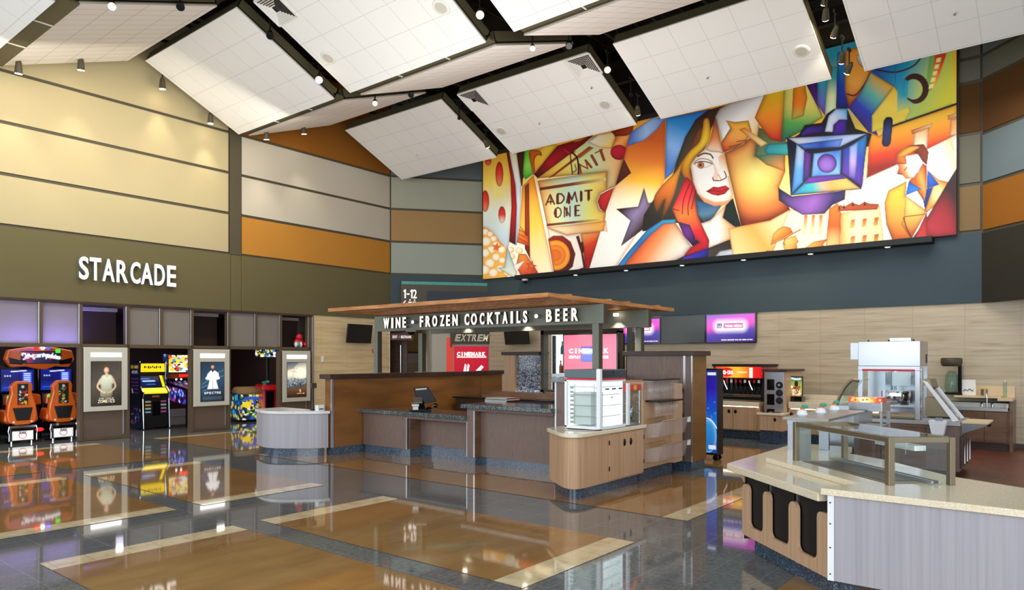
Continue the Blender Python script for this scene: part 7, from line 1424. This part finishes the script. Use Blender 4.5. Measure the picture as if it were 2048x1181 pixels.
# front panel with three U openings
b = MB(); segs = [(nl(p, 1000)[0]) for p in (1486, 1497, 1525.5, 1539, 1577, 1594, 1633.5, 1651)]
segs[0] = 0.0; segs[-1] = LN; zb = .17
ztop = [.72, .72, .705, .705]
def ucut(s0, s1, z0, z1, r=.06):
    pts = []
    for i in range(9): a = PI + i * PI / 16; pts.append((s0 + r + r * math.cos(a), z0 + r + r * math.sin(a)))
    for i in range(9): a = 1.5 * PI + i * PI / 16; pts.append((s1 - r + r * math.cos(a), z0 + r + r * math.sin(a)))
    return pts
zcut = .27; posts_top = .66
outl = [(segs[0], zb), (segs[7], zb)]
def cap(s0, s1, z):                        # rounded finger top, from right to left
    r = (s1 - s0) / 2; c = (s0 + s1) / 2; return [(c + r * math.cos(i * PI / 8), z - r + r * math.sin(i * PI / 8)) for i in range(9)]
outl += [(segs[7], posts_top)] + [(segs[6] + .05 - .05 * math.sin(i * PI / 8), posts_top - .05 + .05 * math.cos(i * PI / 8)) for i in range(5)]
outl += ucut(segs[4 + 1], segs[6], zcut, 0)[::-1] + cap(segs[4], segs[5], posts_top)[0:9]
outl += ucut(segs[3], segs[4], zcut, 0)[::-1] + cap(segs[2], segs[3], posts_top)
outl += ucut(segs[1], segs[2], zcut, 0)[::-1] + cap(segs[0], segs[1], posts_top)
st = 0; b.slab(outl, lambda a_, b2, k_: tuple(M @ Vector((a_, (-.0, .03)[k_], b2)))); b.build('slotted_panel', 'wood_light', nc)
b = MB(); nbox(b, .0, LN, .3, .32, zb, .742); nbox(b, .0, LN, .03, .3, zb, zb + .02); nbox(b, -.0, .015, .03, .3, zb, .742); b.build('bin_back', 'black_gloss', nc)
for i_, (a, c) in enumerate(((0, 2), (2, 4), (4, 7))):
    b = MB(); s0_, s1_ = segs[a] + (.03 if a else 0), segs[c]; nbox(b, s0_ + .01, min(s1_ + .02, LN - .01), .04, .28, zb + .03, .74); b.build('black_bin', 'void_black', nc)
b = MB()
for s_ in (segs[2] + .06, segs[4] + .07): nbox(b, s_, s_ + .012, .032, .04, .62, .742)
b.build('divider_wire', 'steel', nc)
b = MB(); b.slab([(0, .742), (-.12, .742), (0, .66)], lambda a_, b2, k_: tuple(M @ Vector((a_, (.02, .06)[k_], b2)))); b.build('bracket', 'wood_light', nc)
b = MB(); nbox(b, .06, LN + .0, .1, .5, 0, zb); b.prism([(5.80, 1.5), (6.1, 1.6), (6.1, -6), (5.80, -6)], 0, zb); b.build('plinth', 'plinth_stone', nc)
b = MB(); b.prism([(5.68, 1.49), (5.71, 1.49), (5.71, -6), (5.68, -6)], zb, .818); b.build('wide_panel', 'wood_daylit', nc)
b = MB(); b.box(5.672, 5.70, 1.46, 1.505, zb, .818); cs = b.build('corner_strip', 'white_gloss', nc)
b = MB()
for z_ in (.22, .42, .6, .76): b.cyl((5.668, 1.485, z_), (5.673, 1.485, z_), .006, 8)
b.build('screws', 'black_matte', cs)
b = MB(); b.prism([(6.93, 2.33), (6.0, 1.31), (5.73, 1.3), (5.73, -6), (6.35, -6), (6.35, .5), (7.4, 1.6), (7.6, 2.1), (8.9, 2.12), (8.9, 2.33)], .12, .742); b.prism([(6.68, 2.53), (6.90, 2.33), (8.9, 2.33), (8.9, 2.53)], .12, .742); b.build('carcass', 'wood_dark', nc)
low = [(6.78, 2.74), (5.725, 1.59), (6.0, 1.34), (6.3, 1.3), (7.6, 1.9), (7.95, 2.1), (8.95, 2.1), (8.95, 2.74)]
b = MB(); b.prism(low, .745, ZL); tag(b.build('lower_ledge', 'quartz_cream', bevel=.008), 'cream stone ledge over the black bins of the near counter', 'countertop')
high = [(7.08, 2.46), (6.06, 1.36), (5.78, 1.55), (5.66, 1.55), (5.66, -6), (6.62, -6), (6.62, .3), (6.92, .86), (7.66, 1.52), (8.0, 2.0), (8.0, 2.46)]
b = MB(); b.prism(high, ZL + .001, ZT); b.prism([(5.66, 1.54), (5.66, -6), (5.9, -6), (5.9, 1.38)], .822, ZL + .001); tag(b.build('upper_countertop', 'quartz_cream', bevel=.006), 'wide cream stone countertop under the glass display case', 'countertop')
# cold well under the glass case
gc = thing('glass_case', 'long empty glass display case with bronze metal frame on the near counter', 'display case', (6.6, 1.6, ZT))
F0, F1, G1, G0 = Vector((7.06, 2.16, 0)), Vector((6.14, 1.17, 0)), Vector((6.44, .80, 0)), Vector((7.38, 1.80, 0))
def post(mb, p, w=.032, z0=ZT, z1=1.236):
    a = angN; st = len(mb.v); mb.box(-w, w, -w, w, z0, z1); return mb.xf(Matrix.Translation((p.x, p.y, 0)) @ Matrix.Rotation(a, 4, 'Z'), st)
def bar(mb, p, q_, z0, z1, w=.012):
    d_ = q_ - p; a = math.atan2(d_.y, d_.x); st = len(mb.v); mb.box(0, d_.length, -w, w, z0, z1); return mb.xf(Matrix.Translation((p.x, p.y, 0)) @ Matrix.Rotation(a, 4, 'Z'), st)
for p in (F0, F1, G1, G0):
    b = MB(); post(b, p, .026 if p is F1 else .023); b.build('corner_post', 'steel_warm', gc, bevel=.003)
pl = F0.lerp(G0, .12); b = MB(); bar(b, F0, F0.lerp(G0, .3), ZT, 1.19, .006); b.build('end_plate', 'steel_satin', gc)
b = MB()
for p, q_ in ((F0, F1), (F1, G1), (G1, G0), (G0, F0)): bar(b, p, q_, 1.195, 1.236, .016)
b.build('top_frame', 'steel_warm', gc, bevel=.003)
b = MB()
for p, q_ in ((F0, F1), (F1, G1)): bar(b, p, q_, ZT + .01, 1.195, .003)
b.build('side_glass', 'glass', gc)
b = MB(); b.prism([tuple(p.xy) for p in (F0, F1, G1, G0)], 1.236, 1.243); b.build('top_glass', 'glass', gc)
b = MB(); bar(b, F0.lerp(F1, .04), F1.lerp(F0, .04), 1.155, 1.19, .01); b.xf(Matrix.Translation((.14, -.13, 0))); b.build('light_bar', 'white_matte', gc)
b = MB(); bar(b, F1.lerp(G1, .5), F1.lerp(G1, .5) + (F0 - F1) * .35, 1.13, 1.17, .05); b.build('light_housing', 'quartz_white', gc)
b = MB(); c4 = [F0, F1, G1, G0]; cen = sum(c4, Vector()) / 4; b.prism([tuple((cen + (p - cen) * .9).xy) for p in c4], ZT + .001, ZT + .006); b.build('well_rim', 'steel_warm', gc)
b = MB(); b.prism([tuple((cen + (p - cen) * .78).xy) for p in c4], ZT + .006, ZT + .009); b.build('dark_well', 'well_dark', gc)
b = MB(); bar(b, G0.lerp(F0, .3), G1.lerp(F1, .3), ZT + .009, ZT + .03, .008); bar(b, G0.lerp(F0, .18), G1.lerp(F1, .18), ZT + .009, ZT + .03, .008); b.build('sliding_track', 'aluminium', gc)
# steel shelf with three sauce pumps behind the case
ss = thing('steel_shelf', 'steel raised shelf standing on the counter behind the glass case', 'shelf', (8.4, 2.3, ZL))
b = MB(); b.box(8.02, 9.65, 2.12, 2.6, 1.17, 1.2); b.build('top', 'steel_satin', ss, bevel=.004); b = MB(); b.box(8.02, 8.06, 2.12, 2.55, 1.13, 1.17); b.build('apron', 'steel', ss)
for x, y in ((8.05, 2.5), (8.05, 2.17)):
    b = MB(); b.box(x - .02, x + .03, y - .05, y + .05, ZL + .001 if y > 2.46 else ZT + .001, 1.17); b.build('leg', 'steel', ss, bevel=.003)
b = MB(); b.box(9.2, 9.45, 2.14, 2.5, 0, 1.17); b.build('rear_support', 'steel', ss)
for px, py, l in ((1604, 833, 'sauce pump on the steel shelf, nearest the left edge'), (1641, 829, 'middle sauce pump on the steel shelf'), (1668, 823, 'sauce pump on the steel shelf, nearest the red lit warmer')):
    x, y = P(px, py, 1.2); t = thing('sauce_pump', l, 'dispenser', (x, y, 1.2), group='sauce pumps')
    b = MB(); b.lathe([(.045, 0), (.06, .02), (.05, .06), (.03, .075)], n=10); b.build('white_body', 'white_gloss', t, world=False); b = MB(); b.cyl((0, 0, .06), (.0, -.01, .1), .026, 10); b.build('orange_collar', 'orange_label', t, world=False); b = MB(); b.ball((.0, -.03, .11), .03, sc=(1, 1.3, .8)); b.build('teal_cap', 'green_leaf', t, world=False, smooth=True)
# lit warmer with red graphic header and curved sneeze guard
wx, wy = 9.75, 0; iy2 = lambda px, x=9.75: ray(px)[1] / ray(px)[0] * x; iz2 = lambda py, px=1730, x=9.75: EYE + (HOR - py) / FP * (x / ray(px)[0])
ht = thing('heated_display', 'steel heated display with glowing red and orange header left of the popper', 'food warmer', (9.9, 2.2, .9))
b = MB(); b.box(9.75, 10.25, iy2(1764), iy2(1697), iz2(824), iz2(806)); b.build('steel_box', 'steel', ht, bevel=.005)
for a in (1698, 1718): pass
b = MB(); b.box(9.75, 9.8, iy2(1715), iy2(1697), .0, iz2(824)); b.box(9.75, 9.8, iy2(1764), iy2(1760), .0, iz2(824)); b.box(10.2, 10.25, iy2(1764), iy2(1757), 0, iz2(824)); b.build('upright', 'steel', ht)
w_ = iy2(1697) - iy2(1765); h_ = iz2(795) - iz2(806); A_ = Art(w_, h_, 60, '#e83010'); A_.rect(0, 0, w_, h_, ['#e02010', '#f8a030', '#fff4c8', '#ffe890', '#f06018', '#e02010'], ((0, 0), (w_, 0))); A_.scatter(26, ['#c01810', '#ffe070', '#fff8e0', '#f07020'], .004, .014)
b = MB(); b.box(9.76, 10.0, iy2(1765), iy2(1697), iz2(806), iz2(795)); hb = b.build('header_box', 'red_gloss', ht); A_.mesh('glowing_header', (9.755, iy2(1697), iz2(795)), (0, -1, 0), (0, 0, -1), w_, h_, hb, 'art_screen')
b = MB(); b.box(9.8, 10.2, iy2(1762), iy2(1718), .9, 1.0); b.build('tray', 'steel_warm', ht)
sg_ = thing('sneeze_guard', 'curved glass sneeze guard with metal rib left of the popper', 'glass guard', (10.6, 2.9, .9))
iy3 = lambda px, x=10.6: ray(px)[1] / ray(px)[0] * x; iz3 = lambda py, px=1700, x=10.6: EYE + (HOR - py) / FP * (x / ray(px)[0])
arc_ = [(1674, 812), (1678, 798), (1685, 783), (1694, 770), (1704, 762), (1718, 762)]
b = MB(); b.tube([(10.6, iy3(a), iz3(c)) for a, c in cr(arc_, 4, False)], .022, 8); b.build('metal_rib', 'steel_warm', sg_); b = MB()
pp_ = cr(arc_, 4, False)
for i in range(len(pp_) - 1): b.quad((10.6, iy3(pp_[i][0]), iz3(pp_[i][1])), (10.6, iy3(pp_[i + 1][0]), iz3(pp_[i + 1][1])), (11.4, iy3(pp_[i + 1][0]), iz3(pp_[i + 1][1])), (11.4, iy3(pp_[i][0]), iz3(pp_[i][1])))
b.build('curved_glass', 'glass_green', sg_, smooth=True); b = MB(); b.box(10.55, 11.4, iy3(1718), iy3(1670), .84, iz3(812)); b.build('steel_base', 'steel', sg_)
b = MB(); b.box(10.55, 11.4, iy3(1718), iy3(1672), 0, .84); b.build('cabinet_base', 'wood_brown', sg_)
# ---- light ----------------------------------------------------------------
w = bpy.data.worlds.new('world'); SC.world = w; w.use_nodes = True
bg = w.node_tree.nodes['Background']; bg.inputs['Color'].default_value = (0.80, 0.90, 1.0, 1); bg.inputs['Strength'].default_value = 1.1
def area(name, loc, tgt, sx, sy, e, col=(1, 1, 1)):
    l = bpy.data.lights.new(name, 'AREA'); l.shape = 'RECTANGLE'; l.size = sx; l.size_y = sy; l.energy = e; l.color = col
    o = bpy.data.objects.new(name, l); COL.objects.link(o); o.location = loc; o['kind'] = 'structure'
    o.rotation_euler = (Vector(tgt) - Vector(loc)).to_track_quat('-Z', 'Y').to_euler(); return o
area('window_daylight', (-5, -3, 3.2), (9, 8, 2.2), 12, 5, 560, (0.93, 0.97, 1.0))
area('window_daylight', (1, 15, 3), (9, 11, 1.5), 6, 4, 160, (0.9, 0.95, 1.0))
area('kitchen_light', (14.5, 2.5, 6.8), (15.5, 2.5, 0), 4, 4, 160, (1, .97, .92))
area('ceiling_fill', (10.2, 8.4, 3.0), (10.2, 8.4, 9), 3.4, 4.4, 170, (1, .97, .92))  # added fill over the canopy, brightens the ceiling
area('ceiling_fill', (1.5, 3, 3.3), (3.5, 6, 9), 6, 6, 200, (1, .98, .95))  # added free-floating fill for the ceiling nearer the camera
area('left_wall_fill', (6.5, 14.5, 7.0), (6.8, 17.5, 4.9), 8, .5, 170, (1, .9, .72))  # added strip standing in for the combined track spots on the left wall
area('arcade_light', LW.pt(2, 2.2, 3.0), LW.pt(2, 2.2, 0), 6, 1.5, 45, (.85, .8, 1.0))
area('arcade_light', LW.pt(4.5, 1.7, 3.0), LW.pt(4.5, 1.2, .8), 8, .3, 32, (1, .9, .8))
bulb('corridor_lamp', CH.pt(.8, 1.6, 2.8), 60, r=.1)
for y in (6.2, 8.0): bulb('counter_lamp', (15.6, y, 2.9), 20, (1, .9, .75))
